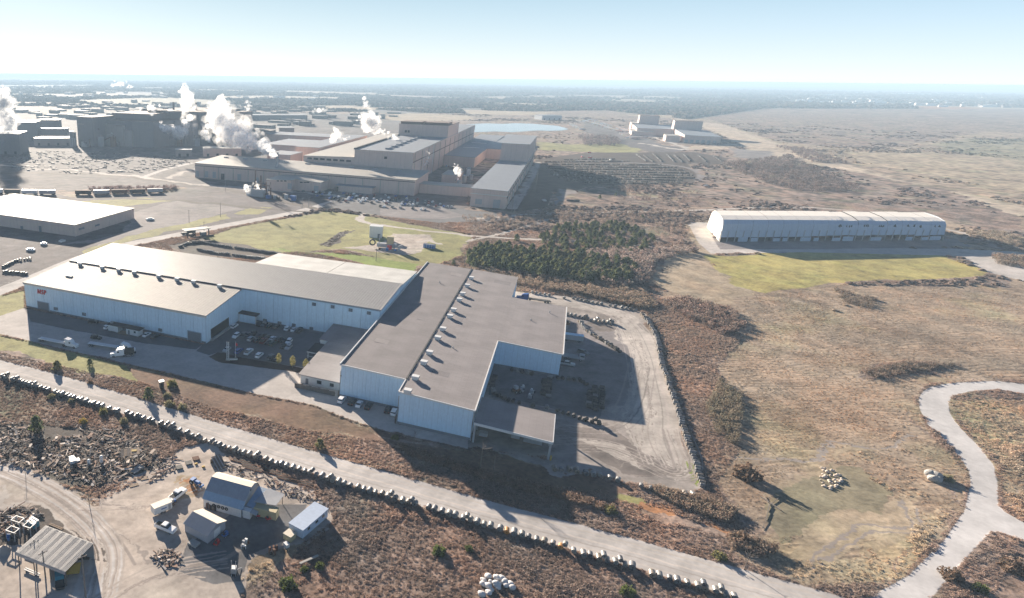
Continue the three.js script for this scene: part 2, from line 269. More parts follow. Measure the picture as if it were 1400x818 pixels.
  ['dirt', .12, 0, .8, [[-200, 630], [0, 628], [60, 650], [130, 690], [185, 660], [250, 612], [290, 604], [330, 632], [395, 656], [445, 690], [455, 712], [410, 745], [330, 795], [320, 900], [-200, 900]]],
  ['asphalt', .15, 0, .6, [[255, 745], [300, 716], [330, 690], [380, 690], [420, 690], [400, 735], [340, 760], [330, 795], [290, 800], [240, 780]]],
  ['dark', .36, 0, .2, [[-80, 585], [40, 580], [150, 590], [215, 618], [225, 640], [150, 665], [90, 664], [0, 632], [-80, 615]]],
  ['dark', .3, 0, .2, [[-60, 700], [20, 690], [60, 705], [90, 725], [120, 740], [125, 770], [60, 760], [-60, 760]]],
  ['road', 0, 0, 1, [[-80, 615], [0, 640], [50, 662], [105, 697], [143, 738], [150, 770], [135, 830]], 7.5, 2],
  ['straw', .3, 0, .4, [[250, 655], [280, 660], [275, 690], [255, 690]]], ['orange', .2, 0, .4, [[257, 660], [280, 668], [275, 688], [262, 676]]],
  ['straw', .6, 0, 0, [[330, 785], [380, 760], [420, 735], [400, 760], [360, 800], [330, 815]]],
  ['white', 0, 0, .3, [[1186, 818], [1242, 787], [1291, 738.6], [1319, 698.5], [1327, 666], [1325, 644], [1311, 624], [1291, 604], [1268.5, 580], [1258, 560], [1256, 545], [1262, 535], [1275, 528], [1290, 525], [1311, 523], [1363, 521], [1400, 525], [1600, 545], [1600, 560], [1400, 538], [1363, 532], [1323, 536], [1303, 542], [1297, 552], [1300, 566], [1314.6, 586], [1342.7, 614], [1360, 637], [1365, 662], [1365, 690], [1374, 700], [1400, 714.5], [1500, 770], [1500, 795], [1400, 739], [1371, 729], [1355, 726.6], [1338, 746], [1274, 818], [1200, 900], [1050, 900]]],
  ['rut', 0, 0, .5, [[-40, 640], [0, 652], [50, 677], [95, 707], [128, 742], [136, 775], [124, 830]], 1.0], ['rut', 0, 0, .5, [[0, 645], [55, 668], [100, 697], [136, 730], [147, 770], [140, 830]], 0.9], ['rut', 0, 0, .5, [[60, 660], [110, 690], [150, 722], [172, 750], [184, 772]], 0.8], ['rut', 0, 0, .5, [[100, 672], [160, 690], [230, 690], [260, 672]], 0.8], ['rut', 0, 0, .5, [[190, 800], [240, 775], [300, 770], [330, 750]], 1.2], ['rut', 0, 0, .5, [[150, 830], [180, 800], [230, 785], [280, 790]], 0.4], ['bright', 0, 0, .4, [[-20, 660], [40, 690], [85, 722], [110, 760], [100, 830]], 1.0], ['bright', 0, 0, .4, [[20, 648], [70, 672], [118, 706], [142, 745], [146, 800]], 0.8],
  ['rut', 0, 0, .5, [[790, 410], [840, 428], [862, 455], [872, 500], [878, 560], [880, 620], [850, 640]], 0.5], ['rut', 0, 0, .5, [[800, 408], [850, 425], [874, 455], [884, 500], [890, 560], [895, 610], [915, 640]], 0.5], ['rut', 0, 0, .5, [[760, 600], [820, 610], [870, 630], [920, 655]], 0.6], ['rut', 0, 0, .5, [[780, 590], [830, 590], [865, 570], [872, 530]], 0.6], ['rut', 0, 0, .5, [[770, 625], [830, 645], [900, 655], [940, 640], [925, 600]], 0.5],
  ['rut', 0, 0, .3, [[1020, 628], [1100, 622], [1200, 606], [1260, 600]], 1.2], ['straw', .2, 0, .3, [[1040, 680], [1110, 632], [1190, 610]], 1.4], ['rut', 0, 0, .3, [[1110, 768], [1170, 735], [1230, 690]], 0.9], ['rut', 0, 0, .3, [[1130, 770], [1190, 745], [1245, 700]], 0.9],
];
const CRISP = new Set(['road', 'white', 'apron', 'asphalt', 'mulch']);
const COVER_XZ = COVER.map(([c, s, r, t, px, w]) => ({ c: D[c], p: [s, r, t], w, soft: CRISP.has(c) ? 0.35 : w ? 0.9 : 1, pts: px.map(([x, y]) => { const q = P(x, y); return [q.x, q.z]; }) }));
// clearings and pale fields breaking up the far woods
for (let i = 0; i < 150; i++) { const d = 2300 * Math.pow(9, nt[i * 7 + 1]), az = -0.45 + 1.35 * nt[i * 11 + 2], x = Math.sin(az) * d, z = -Math.cos(az) * d, w = d * (0.03 + 0.09 * nt[i * 3 + 4]), h = d * (0.025 + 0.06 * nt[i * 5 + 9]), t = nt[i * 13 + 3] * 1.2; COVER_XZ.splice(1, 0, { c: [D.straw, D.plant, D.olive, D.scrub, D.field][i % 5], p: [0.3, 0, 0], soft: 1, pts: Array.from({ length: 7 }, (_, k) => { const a = k / 7 * 6.283, r = 0.6 + 0.5 * nt[i * 17 + k * 29]; return [x + (Math.cos(a) * w * Math.cos(t) - Math.sin(a) * h * Math.sin(t)) * r, z + (Math.cos(a) * w * Math.sin(t) + Math.sin(a) * h * Math.cos(t)) * r]; }) }); }
// worn wheel lines beside the middle of a track, each a little off the last
{
  const rut = (px, w, n, c, lw) => { const q = px.map(([x, y]) => P(x, y)); for (let k = 0; k < n; k++) { const off = (k / (n - 1) - 0.5) * w + (nt[k * 37 + 5] - 0.5) * 0.8, pts = q.map((p, i) => { const a = q[Math.max(0, i - 1)], b = q[Math.min(q.length - 1, i + 1)], d = b.clone().sub(a).normalize(), o = off + (nt[k * 91 + i * 13] - 0.5) * 0.7; return [p.x - d.z * o, p.z + d.x * o]; }); COVER_XZ.push({ c: c.map((v, q) => v * (0.86 + 0.42 * nt[k * 53 + 11])), p: [0, 0, 0.4], w: lw * (0.4 + 0.9 * nt[k * 17 + 3]), soft: 0.35, pts }); } };
  rut([[-80, 615], [0, 640], [50, 662], [105, 697], [143, 738], [150, 770], [135, 830]], 8.5, 12, [0.335, 0.29, 0.255], 0.42);
  rut([[135, 830], [185, 795], [240, 775], [310, 765]], 6, 6, [0.33, 0.285, 0.25], 0.45); rut([[110, 690], [180, 690], [240, 680], [300, 650]], 5, 4, [0.335, 0.285, 0.25], 0.4);
  rut([[-160, 474], [-80, 486], [0, 503], [83, 525], [208, 564], [260, 581], [430, 633], [533, 662], [600, 682.5], [700, 711], [750, 724], [850, 750.5], [950, 780], [1025, 801], [1100, 822], [1300, 880]], 8, 5, [0.42, 0.38, 0.345], 0.5);
  rut([[700, 402], [770, 410], [830, 423], [862, 442], [880, 480], [888, 520], [898, 560], [895, 600], [915, 640]], 14, 10, [0.36, 0.32, 0.29], 0.5); rut([[760, 610], [820, 605], [870, 625], [925, 655], [945, 640], [925, 590]], 9, 6, [0.29, 0.255, 0.23], 0.6); rut([[770, 580], [830, 590], [868, 560], [878, 500]], 10, 5, [0.29, 0.255, 0.23], 0.6);
}
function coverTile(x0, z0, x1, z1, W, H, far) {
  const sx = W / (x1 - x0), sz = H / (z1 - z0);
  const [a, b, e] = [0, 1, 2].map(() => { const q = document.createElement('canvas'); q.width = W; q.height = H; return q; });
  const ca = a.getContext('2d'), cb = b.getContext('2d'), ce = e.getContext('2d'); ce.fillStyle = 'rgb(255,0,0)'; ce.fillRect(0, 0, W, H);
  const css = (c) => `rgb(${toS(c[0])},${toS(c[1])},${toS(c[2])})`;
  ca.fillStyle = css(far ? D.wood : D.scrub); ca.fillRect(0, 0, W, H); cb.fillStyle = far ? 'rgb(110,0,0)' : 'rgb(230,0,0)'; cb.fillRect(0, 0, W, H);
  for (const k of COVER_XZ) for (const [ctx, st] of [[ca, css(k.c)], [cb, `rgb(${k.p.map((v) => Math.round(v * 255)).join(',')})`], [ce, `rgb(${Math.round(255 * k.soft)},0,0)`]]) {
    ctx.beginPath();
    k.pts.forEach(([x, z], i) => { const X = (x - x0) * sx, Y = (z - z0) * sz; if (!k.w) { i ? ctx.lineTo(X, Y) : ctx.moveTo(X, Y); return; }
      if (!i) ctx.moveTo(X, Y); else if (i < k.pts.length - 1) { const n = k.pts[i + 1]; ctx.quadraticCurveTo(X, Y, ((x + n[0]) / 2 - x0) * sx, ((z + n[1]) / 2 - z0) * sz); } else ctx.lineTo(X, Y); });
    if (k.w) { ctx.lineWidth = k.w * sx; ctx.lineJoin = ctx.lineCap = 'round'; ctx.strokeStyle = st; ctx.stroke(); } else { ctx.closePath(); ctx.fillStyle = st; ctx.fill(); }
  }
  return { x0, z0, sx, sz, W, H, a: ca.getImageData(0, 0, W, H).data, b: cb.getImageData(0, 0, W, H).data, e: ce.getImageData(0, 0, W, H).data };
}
function coverMaps(t, grainScale) {
  const { W, H } = t, c = new Uint8Array(W * H * 4), h = new Uint8Array(W * H * 4);
  const mpp = 1 / t.sx;
  for (let j = 0; j < H; j++) for (let i = 0; i < W; i++) {
    const x = t.x0 + (i + 0.5) / t.sx, z = t.z0 + (j + 0.5) / t.sz, o0 = (j * W + i) * 4;
    const e0 = t.e[o0] / 255, rough = e0 < 0.5 ? 0.3 : 1.3, lw = e0 < 0.5 ? 0.25 : 9 * e0;
    const wx = ((fbm(x * 0.45, z * 0.45, 3) - 0.5) * rough * 2.4 + (vn(x * 0.07, z * 0.07) - 0.5) * lw) * grainScale, wz = ((fbm(x * 0.45 + 60, z * 0.45 + 31, 3) - 0.5) * rough * 2.4 + (vn(x * 0.07 + 55, z * 0.07 + 22) - 0.5) * lw) * grainScale;
    const ii = Math.max(0, Math.min(W - 1, Math.round(i + wx * t.sx))), jj = Math.max(0, Math.min(H - 1, Math.round(j + wz * t.sz)));
    let o = (jj * W + ii) * 4; if (e0 >= 0.5 && t.e[o] < 128) o = o0;
    let r = lin8[t.a[o]], g = lin8[t.a[o + 1]], b = lin8[t.a[o + 2]];
    const s = t.b[o] / 255, rows = t.b[o + 1] / 255, tr = t.b[o + 2] / 255;
    const big = fbm(x / 34, z / 34, 4), mid = fbm(x / 5.5 + 40, z / 5.5, 4), fine = mpp < 0.6 ? fbm(x * 1.1, z * 1.1, 3) : mid, speck = nt[((i * 7 + (j * 131)) ^ (j >> 3)) & 65535];
    let k = 1 + (big - 0.5) * (0.45 + 0.5 * s) + (mid - 0.5) * (0.25 + 1.5 * s) + (fine - 0.5) * (0.25 + 1.1 * s) + (speck - 0.5) * (0.06 + 0.32 * s);
    let hh = 0.5 + (mid - 0.5) * s * 0.8 + (fine - 0.5) * s * 0.6;
    if (rows > 0.05) { // cut swaths, bent a little
      const q = z * 0.985 + x * 0.10 + (fbm(x / 60, z / 60, 2) - 0.5) * 9, w = Math.sin(q * 2.3 + vn(x * 0.16, z * 0.6) * 5.5) * (0.3 + 1.1 * fbm(x / 7, z / 3, 2)), amt = rows * (0.35 + 0.65 * vn(x / 25, z / 12)) * (mpp < 1 ? 1 : 0.35);
      k *= 1 + 0.13 * amt * w; hh += 0.12 * amt * w;
    }
    if (tr > 0.05) { // wheel-worn gravel: pale and dark drawn-out smears
      const q = fbm(x / 9, z / 2.6, 3), p2 = fbm((x + z) / 3.2, (x - z) / 14, 3), d = fbm(x / 16 + 9, z / 16, 3);
      k *= 1 + tr * ((q - 0.5) * 0.5 + (p2 - 0.5) * 0.45 + (d - 0.5) * 0.55);
    }
    k = Math.max(0.32, Math.min(1.75, k));
    const hue = (fbm(x / 13 + 80, z / 13 + 7, 3) - 0.5) * s, green = Math.max(0, fbm(x / 22 + 11, z / 22 + 90, 3) - 0.56) * s;
    r *= k * (1 + 0.24 * hue - 0.4 * green); g *= k * (1 - 0.08 * hue + 0.35 * green); b *= k * (1 - 0.3 * hue - 0.6 * green);
    c[o0] = s8(r); c[o0 + 1] = s8(g); c[o0 + 2] = s8(b); c[o0 + 3] = 255;
    const hv = Math.max(0, Math.min(255, hh * 255)); h[o0] = h[o0 + 1] = h[o0 + 2] = hv; h[o0 + 3] = 255;
  }
  const mk = (d, srgb) => { const q = new THREE.DataTexture(d, W, H, THREE.RGBAFormat); q.magFilter = THREE.LinearFilter; q.minFilter = THREE.LinearMipmapLinearFilter; if (srgb) q.colorSpace = THREE.SRGBColorSpace; q.needsUpdate = true; return q; };
  return [mk(c, true), mk(h, false)];
}
const QUICK = false;
const RECT = [ // x0, z0, x1, z1, texture size
  [-100, -285, 290, -90, 2048, 1024, 0.3], [-260, -640, 700, -60, 2048, 1228, 0.45], [-1500, -2600, 2300, 0, 2048, 1400, 0], [-14000, -24000, 22000, 600, 2048, 1400, 0], [-60000, -75000, 80000, 60000, 64, 64, 0],
];
const tiles = [];
{
  const pos = [], uv = [], nor = [], idx = [], mats = [];
  const geo = new THREE.BufferGeometry();
  RECT.forEach((R, n) => {
    const [x0, z0, x1, z1, W, H, bump] = R, start = idx.length;
    const quad = (a, b, c, d) => { if (c - a < 1e-6 || d - b < 1e-6) return; const i = pos.length / 3; for (const [x, z] of [[a, b], [c, b], [c, d], [a, d]]) { pos.push(x, 0, z); nor.push(0, 1, 0); uv.push((x - x0) / (x1 - x0), (z - z0) / (z1 - z0)); } idx.push(i, i + 2, i + 1, i, i + 3, i + 2); };
    if (!n) quad(x0, z0, x1, z1); else { const [a, b, c, d] = RECT[n - 1]; quad(x0, z0, x1, b); quad(x0, d, x1, z1); quad(x0, b, a, d); quad(c, b, x1, d); }
    const t = coverTile(x0, z0, x1, z1, W, H, n > 2); tiles.push(t);
    const [map, hm] = coverMaps(t, n < 2 ? 1 : n === 2 ? 2 : 12);
    const m = new THREE.MeshStandardMaterial({ map, roughness: 0.95 });
    m.specularIntensity = 0.3;
    if (bump) { m.bumpMap = hm; m.bumpScale = bump; }
    mats.push(m); geo.addGroup(start, idx.length - start, n);
  });
  geo.setAttribute('position', new THREE.Float32BufferAttribute(pos, 3)); geo.setAttribute('normal', new THREE.Float32BufferAttribute(nor, 3)); geo.setAttribute('uv', new THREE.Float32BufferAttribute(uv, 2)); geo.setIndex(idx);
  const g = new THREE.Mesh(geo, mats); g.name = 'ground'; g.receiveShadow = true; g.userData.kind = 'structure'; scene.add(g);
}
function coverAt(x, z) { for (const t of tiles) { const i = Math.floor((x - t.x0) * t.sx), j = Math.floor((z - t.z0) * t.sz); if (i >= 0 && j >= 0 && i < t.W && j < t.H) { const o = (j * t.W + i) * 4; return { r: lin8[t.a[o]], g: lin8[t.a[o + 1]], b: lin8[t.a[o + 2]], s: t.b[o] / 255, rows: t.b[o + 1] / 255 }; } } return { r: .1, g: .1, b: .1, s: 0, rows: 0 }; }

// ---------------------------------------------------------------- buildings
const frame = (u0, v0) => (u, v, h = 0) => V(u - u0, h, -(v - v0));
const plane = (n, d) => (px, py) => { const r = ray(px, py), t = (d - camera.position.dot(n)) / r.dot(n), q = r.multiplyScalar(t).add(camera.position); return { u: q.x * gc + q.z * gs, v: q.x * gs - q.z * gc, h: q.y }; };
const onV = (v) => plane(V(gs, 0, -gc), v), onU = (u) => plane(V(gc, 0, gs), u);
function building(name, label, category, u0, v0, group) { const g = thing(name, label, category, G(u0, v0), -GA, group); g.userData.c = undefined; delete g.userData.c; return [g, frame(u0, v0)]; }
// a box of the works' grid with its own roof slab
function hall(g, c, u0, u1, v0, v1, h, wall, roof, o = {}) {
  const hs = Array.isArray(h) ? h : [h, h, h, h];       // front left, front right, back right, back left
  const k = [c(u0, v0, hs[0]), c(u1, v0, hs[1]), c(u1, v1, hs[2]), c(u0, v1, hs[3])];
  part(o.wall ?? 'wall', g, wall, walls(k, o.y0 ?? 0));
  const e = o.eave ?? 0.4, r = [c(u0 - e, v0 - e, hs[0]), c(u1 + e, v0 - e, hs[1]), c(u1 + e, v1 + e, hs[2]), c(u0 - e, v1 + e, hs[3])];
  r.forEach((q) => { q.y += 0.36; });
  return part(o.roof ?? 'roof', g, roof, slab(r, 0.35));
}
function opening(g, c, name, mat, wallAt, fix, x0, y0, x1, y1, depth = 0.12, frameMat) { // a door or window given by its outline in the photograph on that wall
  const a = wallAt(x0, y0), b = wallAt(x1, y1), h0 = Math.max(0.03, Math.min(a.h, b.h)), h1 = Math.max(a.h, b.h);
  if (fix.v !== undefined) { const w = Math.abs(b.u - a.u), p = c((a.u + b.u) / 2, fix.v - depth / 2 + 0.02, 0); const m = part(name, g, mat, bx(w, h1 - h0, depth, p.x, h0, p.z)); if (frameMat) for (const fg of [bx(w + 0.5, 0.25, depth + 0.12, p.x, h1, p.z), bx(0.25, h1 - h0, depth + 0.12, p.x - w / 2 - 0.125, h0, p.z), bx(0.25, h1 - h0, depth + 0.12, p.x + w / 2 + 0.125, h0, p.z)]) part(name + '_frame', m, frameMat, fg); return m; }
  const w = Math.abs(b.v - a.v), p = c(fix.u + (fix.s ?? 1) * (depth / 2 - 0.02), (a.v + b.v) / 2, 0); return part(name, g, mat, bx(depth, h1 - h0, w, p.x, h0, p.z));
}
function roofVent(g, p, s = 1) {
  const m = part('roof_vent', g, M.white, [bx(2.1 * s, 0.9 * s, 1.7 * s, p.x, p.y, p.z), bx(2.7 * s, 0.75 * s, 2.2 * s, p.x + 0.25 * s, p.y + 0.9 * s, p.z)]);
  part('vent_louvre', m, M.door, bx(0.08, 0.5 * s, 1.8 * s, p.x + 1.62 * s, p.y + 1.0 * s, p.z));
  return m;
}

// left warehouse: low front hall, long middle hall, white-roofed rear hall
{
  const [g, c] = building('warehouse', 'long pale blue warehouse wing with red lettering beside its front roller door', 'warehouse', -131, 225);
  const U0 = -233.8, U1 = -131, U2 = -64, hF = 12.7;
  part('front_wall', g, M.seam, walls([c(U0, 225, hF), c(U1, 225, hF), c(U1, 259, 14.9), c(U0, 259, 14.9)], 0, []));
  const n = 17, w = (U1 - U0) / n;
  for (let i = 0; i < n; i++) { const p = c(U0 + (i + 0.5) * w, 224.9); part('wall_panel', g, M.blueWall, bx(w - 0.14, hF - 0.9, 0.16, p.x, 0.05, p.z)); }
  { const p = c((U0 + U1) / 2, 224.75); part('eave_fascia', g, M.trim, bx(U1 - U0 + 0.8, 1.0, 0.5, p.x, hF - 0.75, p.z)); }
  part('plinth', g, M.plinth, beam(c(U0, 224.72, 0.4), c(U1, 224.72, 0.4), 0.14, 0.8)); part('plinth', g, M.plinth, beam(c(U1 + 0.2, 258.72, 0.4), c(U2, 258.72, 0.4), 0.14, 0.8));
  for (let i = 0; i < 5; i++) { const p = c(U1 + 0.09, 225 + (i + 0.5) * 6.76), h = 12.75 + (i + 0.1) * 0.43; part('wall_panel', g, M.blueWall, bx(0.16, h - 0.3, 6.62, p.x, 0.05, p.z)); }
  part('front_roof', g, M.roofA, slab([c(U0 - 0.5, 224.4, hF + 0.35), c(U1 + 0.5, 224.4, hF + 0.35), c(U1 + 0.5, 259.2, 15.3), c(U0 - 0.5, 259.2, 15.3)], 0.35));
  // middle hall
  part('middle_wall', g, M.seam, walls([c(U0, 259, 15.2), c(U2, 259, 15.2), c(U2, 296, 16.5), c(U0, 296, 16.5)]));
  for (let i = 0; i < 8; i++) { const ww = (U2 - U1) / 8, p = c(U1 + (i + 0.5) * ww, 258.9); part('wall_panel', g, M.blueWall, bx(ww - 0.13, 14.7, 0.16, p.x, 0.05, p.z)); }
  part('middle_roof', g, M.roofB, slab([c(U0 - 0.5, 258.5, 15.75), c(U2 + 0.4, 258.5, 15.75), c(U2 + 0.4, 296.3, 17.0), c(U0 - 0.5, 296.3, 17.0)], 0.4));
  const ribs = []; for (let u = U0; u < U2; u += 1.25) { const a = c(u, 258.5, 15.76), b = c(u, 296.2, 17.01); ribs.push(beam(a, b, 0.16, 0.16)); }
  const rb = part('roof_ribs', g, M.roofB, ribs); rb.userData.kind = 'stuff';
  const ribs2 = []; for (let u = U0; u < U1; u += 1.5) ribs2.push(beam(c(u, 224.5, hF + 0.36), c(u, 259, 15.3), 0.12, 0.1));
  const rb2 = part('roof_ribs', g, M.roofA, ribs2); rb2.userData.kind = 'stuff';
  { const a = c(U0, 258.6, 15.3), b = c(U1, 258.6, 15.3); part('ridge_flashing', g, M.dark, beam(a.setY(15.42), b.setY(15.42), 0.7, 0.24)); }
  // rear hall, lower and white
  part('rear_wall', g, M.blueWall, walls([c(-142.5, 296.4, 16.0), c(U2, 296.4, 16.0), c(U2, 329, 13.9), c(-142.5, 329, 13.9)]));
  for (let i = 0; i < 2; i++) { const a = -142.9 + i * 40.6, b = a + (i ? 38.8 : 40.3); part('rear_roof', g, M.roofWhite, slab([c(a, 296.5, 16.5), c(b, 296.5, 16.5), c(b, 329.5, 14.35), c(a, 329.5, 14.35)], 0.35)); }
  for (let i = 0; i < 6; i++) { const p = c(U2 + 0.09, 262 + i * 6), h = 15.25 + i * 0.2; part('wall_panel', g, M.blueWall2, bx(0.16, h, 5.85, p.x, 0.05, p.z)); }
  const V1 = onV(224.8), V2 = onV(258.8), W1 = onU(U1 + 0.17);
  opening(g, c, 'roller_door', M.door, V1, { v: 224.75 }, 51.5, 412, 67.6, 427, 0.18, M.seam);
  opening(g, c, 'roller_door', M.door, V1, { v: 224.75 }, 257, 452.5, 275, 470, 0.18, M.seam);
  for (const [x, y] of [[76.5, 422], [115.3, 429.5], [219.5, 451]]) opening(g, c, 'wall_louvre', M.door, V1, { v: 224.75 }, x - 2.4, y - 2.2, x + 2.4, y + 2.4, 0.5);
  for (const [x, y] of [[429.5, 416], [455, 419.5], [479.5, 424], [504.5, 428]]) opening(g, c, 'window', M.door, V2, { v: 258.75 }, x - 2.4, y - 2.5, x + 2.4, y + 2.5, 0.3);
  for (const [x, y] of [[362.5, 438], [382.5, 441.5], [402, 444.5], [426, 449]]) opening(g, c, 'wall_louvre', M.door, V2, { v: 258.75 }, x - 2.2, y - 2.2, x + 2.2, y + 2.2, 0.5);
  opening(g, c, 'open_dock', M.dark, W1, { u: U1 + 0.15 }, 288.5, 452, 312.5, 452.2, 0.1);
  { const a = W1(288.2, 461), b = W1(312.8, 447), p = c(U1 + 0.2, (a.v + b.v) / 2); part('dock_opening', g, M.dark, bx(0.12, 4.3, Math.abs(b.v - a.v), p.x, 0.9, p.z)); part('dock_sill', g, M.concrete, bx(1.1, 0.9, Math.abs(b.v - a.v) + 1, p.x + 0.6, 0, p.z)); }
  for (const [x, y] of [[109.8, 362.5], [140, 366.8], [162.4, 370.5], [183.7, 374.2], [217, 379.5], [242, 383.2], [264.4, 387], [300, 392.5]]) { const q = onV(256.5)(x, y + 2); roofVent(g, c(q.u, 256.3, 15.1), 0.8); }
  { const q = onV(240)(94.5, 376); const p = c(q.u, 240, 14.0); part('roof_hatch', g, M.trim, bx(3.6, 0.6, 1.5, p.x, p.y, p.z)); }
  const font = await new FontLoader().loadAsync('fonts/droid/droid_sans_bold.typeface.json');
  { const a = V1(50.6, 398.7), b = V1(62.8, 399.5), tg = new TextGeometry('MSP', { font, size: 2.3, depth: 0.18, curveSegments: 3, bevelEnabled: false }); tg.computeBoundingBox(); const bw = tg.boundingBox.max.x; tg.scale((b.u - a.u) / bw, 1, 1); const sh = new THREE.Matrix4().makeShear(0, 0, 0.15, 0, 0, 0); tg.applyMatrix4(sh); const p = c(a.u, 224.7); tg.translate(p.x, (a.h + b.h) / 2 - 1.15, p.z); part('sign_lettering', g, M.red, tg); }
  // covered entrance in the courtyard corner
  const [e, ec] = building('entrance_canopy', 'small dark flat canopy on white legs in the courtyard corner', 'canopy', -131, 258);
  { const a = onV(255)(326, 428), b = onV(255)(350.5, 432); const x0 = a.u + 131, x1 = b.u + 131; part('canopy_roof', e, M.black, bx(x1 - x0, 0.5, 5, (x0 + x1) / 2, 4.0, 0.7)); part('canopy_wall', e, M.blueWall, bx(x1 - x0 - 0.6, 3.9, 0.3, (x0 + x1) / 2, 0, 2.6)); for (const x of [x0 + 0.3, x1 - 0.3]) part('canopy_leg', e, M.white, bx(0.3, 4, 0.3, x, 0, 3)); }
}
// big warehouse with the two-tone flat roof
{
  const [g, c] = building('big_warehouse', 'large blue-walled warehouse under a wide two-tone grey roof with a vent row', 'warehouse', -39.3, 204);
  const hL = 12.5, hS = 11.8, hR = 10.6, hE = 9.4;
  part('wall', g, M.blueWall2, walls([c(-63, 204, hL), c(-39.3, 204, hS), c(-39.3, 194, hS), c(-15.7, 194, hR), c(-15.7, 258, hR), c(8.3, 258, hE), c(8.3, 318, hE), c(-15.7, 318, hR), c(-15.7, 355, hR), c(-63, 355, hL)]));
  const lift = (q) => { q.y += 0.36; return q; };
  part('left_roof', g, M.roofMain, slab([c(-63.4, 203.6, hL), c(-39.5, 203.6, hS), c(-39.5, 355.4, hS), c(-63.4, 355.4, hL)].map(lift), 0.4));
  part('right_roof', g, M.roofRight, slab([c(-39.5, 193.6, hS), c(-15.4, 193.6, hR), c(-15.4, 355.4, hR), c(-39.5, 355.4, hS)].map(lift), 0.4));
  part('wing_roof', g, M.roofRight, slab([c(-15.38, 257.6, hR), c(8.7, 257.6, hE), c(8.7, 318.4, hE), c(-15.38, 318.4, hR)].map(lift), 0.4));
  const rim = (a, b, w = 0.35, h = 0.5, m = M.white) => part('roof_edge', g, m, beam(a, b, w, h));
  rim(c(-63.4, 203.6, hL + 0.5), c(-63.4, 355.4, hL + 0.5), 0.4, 0.55); rim(c(-63.4, 203.5, hL + 0.3), c(-39.7, 203.5, hS + 0.3)); rim(c(-39.6, 193.4, hS + 0.3), c(-15.3, 193.4, hR + 0.3));
  rim(c(-39.65, 193.4, hS + 0.3), c(-39.65, 203.2, hS + 0.3)); rim(c(-15.2, 193.4, hR + 0.3), c(-15.2, 257.4, hR + 0.3)); rim(c(-15.0, 257.4, hR + 0.25), c(8.8, 257.4, hE + 0.3)); rim(c(8.9, 257.6, hE + 0.3), c(8.9, 318.4, hE + 0.3));
  part('roof_seam', g, M.dark, beam(c(-39.5, 203.8, hS + 0.52), c(-39.5, 355.2, hS + 0.52), 0.5, 0.2));
  for (const [x, y] of [[644.5, 377.7], [638.7, 387.2], [632.5, 397.2], [628, 405], [620, 420], [615, 429], [605.5, 443.5], [598.5, 456.5], [587.5, 473], [579.5, 489.5], [580, 489], [568, 508.5], [557.5, 526.5]]) { if (x === 580) continue; const q = onU(-37)(x, y + 1); roofVent(g, c(-37, q.v, hS + 0.2), 0.9); }
  // cladding sheets on the walls the camera sees, joints left open
  const clad = (a, b, n, fixed, along, h0, h1) => { for (let i = 0; i < n; i++) { const m = a + (i + 0.5) * (b - a) / n, w = Math.abs(b - a) / n - 0.09, h = h0 + (h1 - h0) * (i + 0.5) / n - 0.25 - Math.abs(h1 - h0) / n / 2, p = along === 'u' ? c(m, fixed - 0.07) : c(fixed + 0.07, m); part('wall_panel', g, M.blueWall2, along === 'u' ? bx(w, h, 0.12, p.x, 0.25, p.z) : bx(0.12, h, w, p.x, 0.25, p.z)); } };
  clad(-63, -39.4, 5, 204, 'u', hL, hS); clad(-39.2, -15.8, 5, 194, 'u', hS, hR); clad(-15.5, 8.2, 5, 258, 'u', hR, hE); clad(212, 257.8, 9, -15.7, 'v', hR, hR); clad(258.2, 317.8, 11, 8.3, 'v', hE, hE);
  for (const [a, b] of [[[-63, 203.8], [-39.4, 203.8]], [[-39.3, 193.8], [-15.7, 193.8]], [[-15.5, 257.8], [8.3, 257.8]]]) part('plinth', g, M.plinth, beam(c(...a, 0.45), c(...b, 0.45), 0.2, 0.9));
  for (const [u, v] of [[-63.1, 203.85], [-39.5, 193.85], [-15.5, 193.85]]) { const p = c(u, v); part('downpipe', g, M.galv, cy(0.14, 0.14, 10.4, p.x, 0, p.z, 8)); }
  for (const [u, v, w, d, m] of [[-55, 232, 7, 4, 0], [-47, 268, 5, 9, 1], [-58, 318, 6, 6, 1], [-44, 340, 8, 5, 0], [-30, 215, 6, 4, 1], [-24, 300, 5, 10, 0], [-33, 272, 3, 7, 1], [-22, 340, 8, 6, 1], [-2, 300, 7, 5, 0], [2, 272, 5, 8, 1]]) { const h = u < -39.5 ? 12.5 - (u + 63) * 0.0297 : 11.8 - (u + 39.5) * 0.0505, p = c(u, v, h + 0.375); part('roof_patch', g, m ? M.roofMain : M.roofRight, slab([V(p.x - w / 2, h + 0.385 + w * 0.024, p.z + d / 2), V(p.x + w / 2, h + 0.385 - w * 0.024, p.z + d / 2), V(p.x + w / 2, h + 0.385 - w * 0.024, p.z - d / 2), V(p.x - w / 2, h + 0.385 + w * 0.024, p.z - d / 2)], 0.02)); }
  for (const [u, v] of [[-57, 300], [-50, 320], [-30, 240], [-5, 290], [2, 305]]) { const p = c(u, v, 12.0); part('roof_pipe', g, M.galv, cy(0.25, 0.25, 1.0, p.x, u < -39 ? 12.5 : u > -15 ? 10.2 : 11.4, p.z, 8)); }
  opening(g, c, 'wall_lamp', M.dark, onV(204), { v: 203.95 }, 465.5, 513, 467, 514.5, 0.3);
}
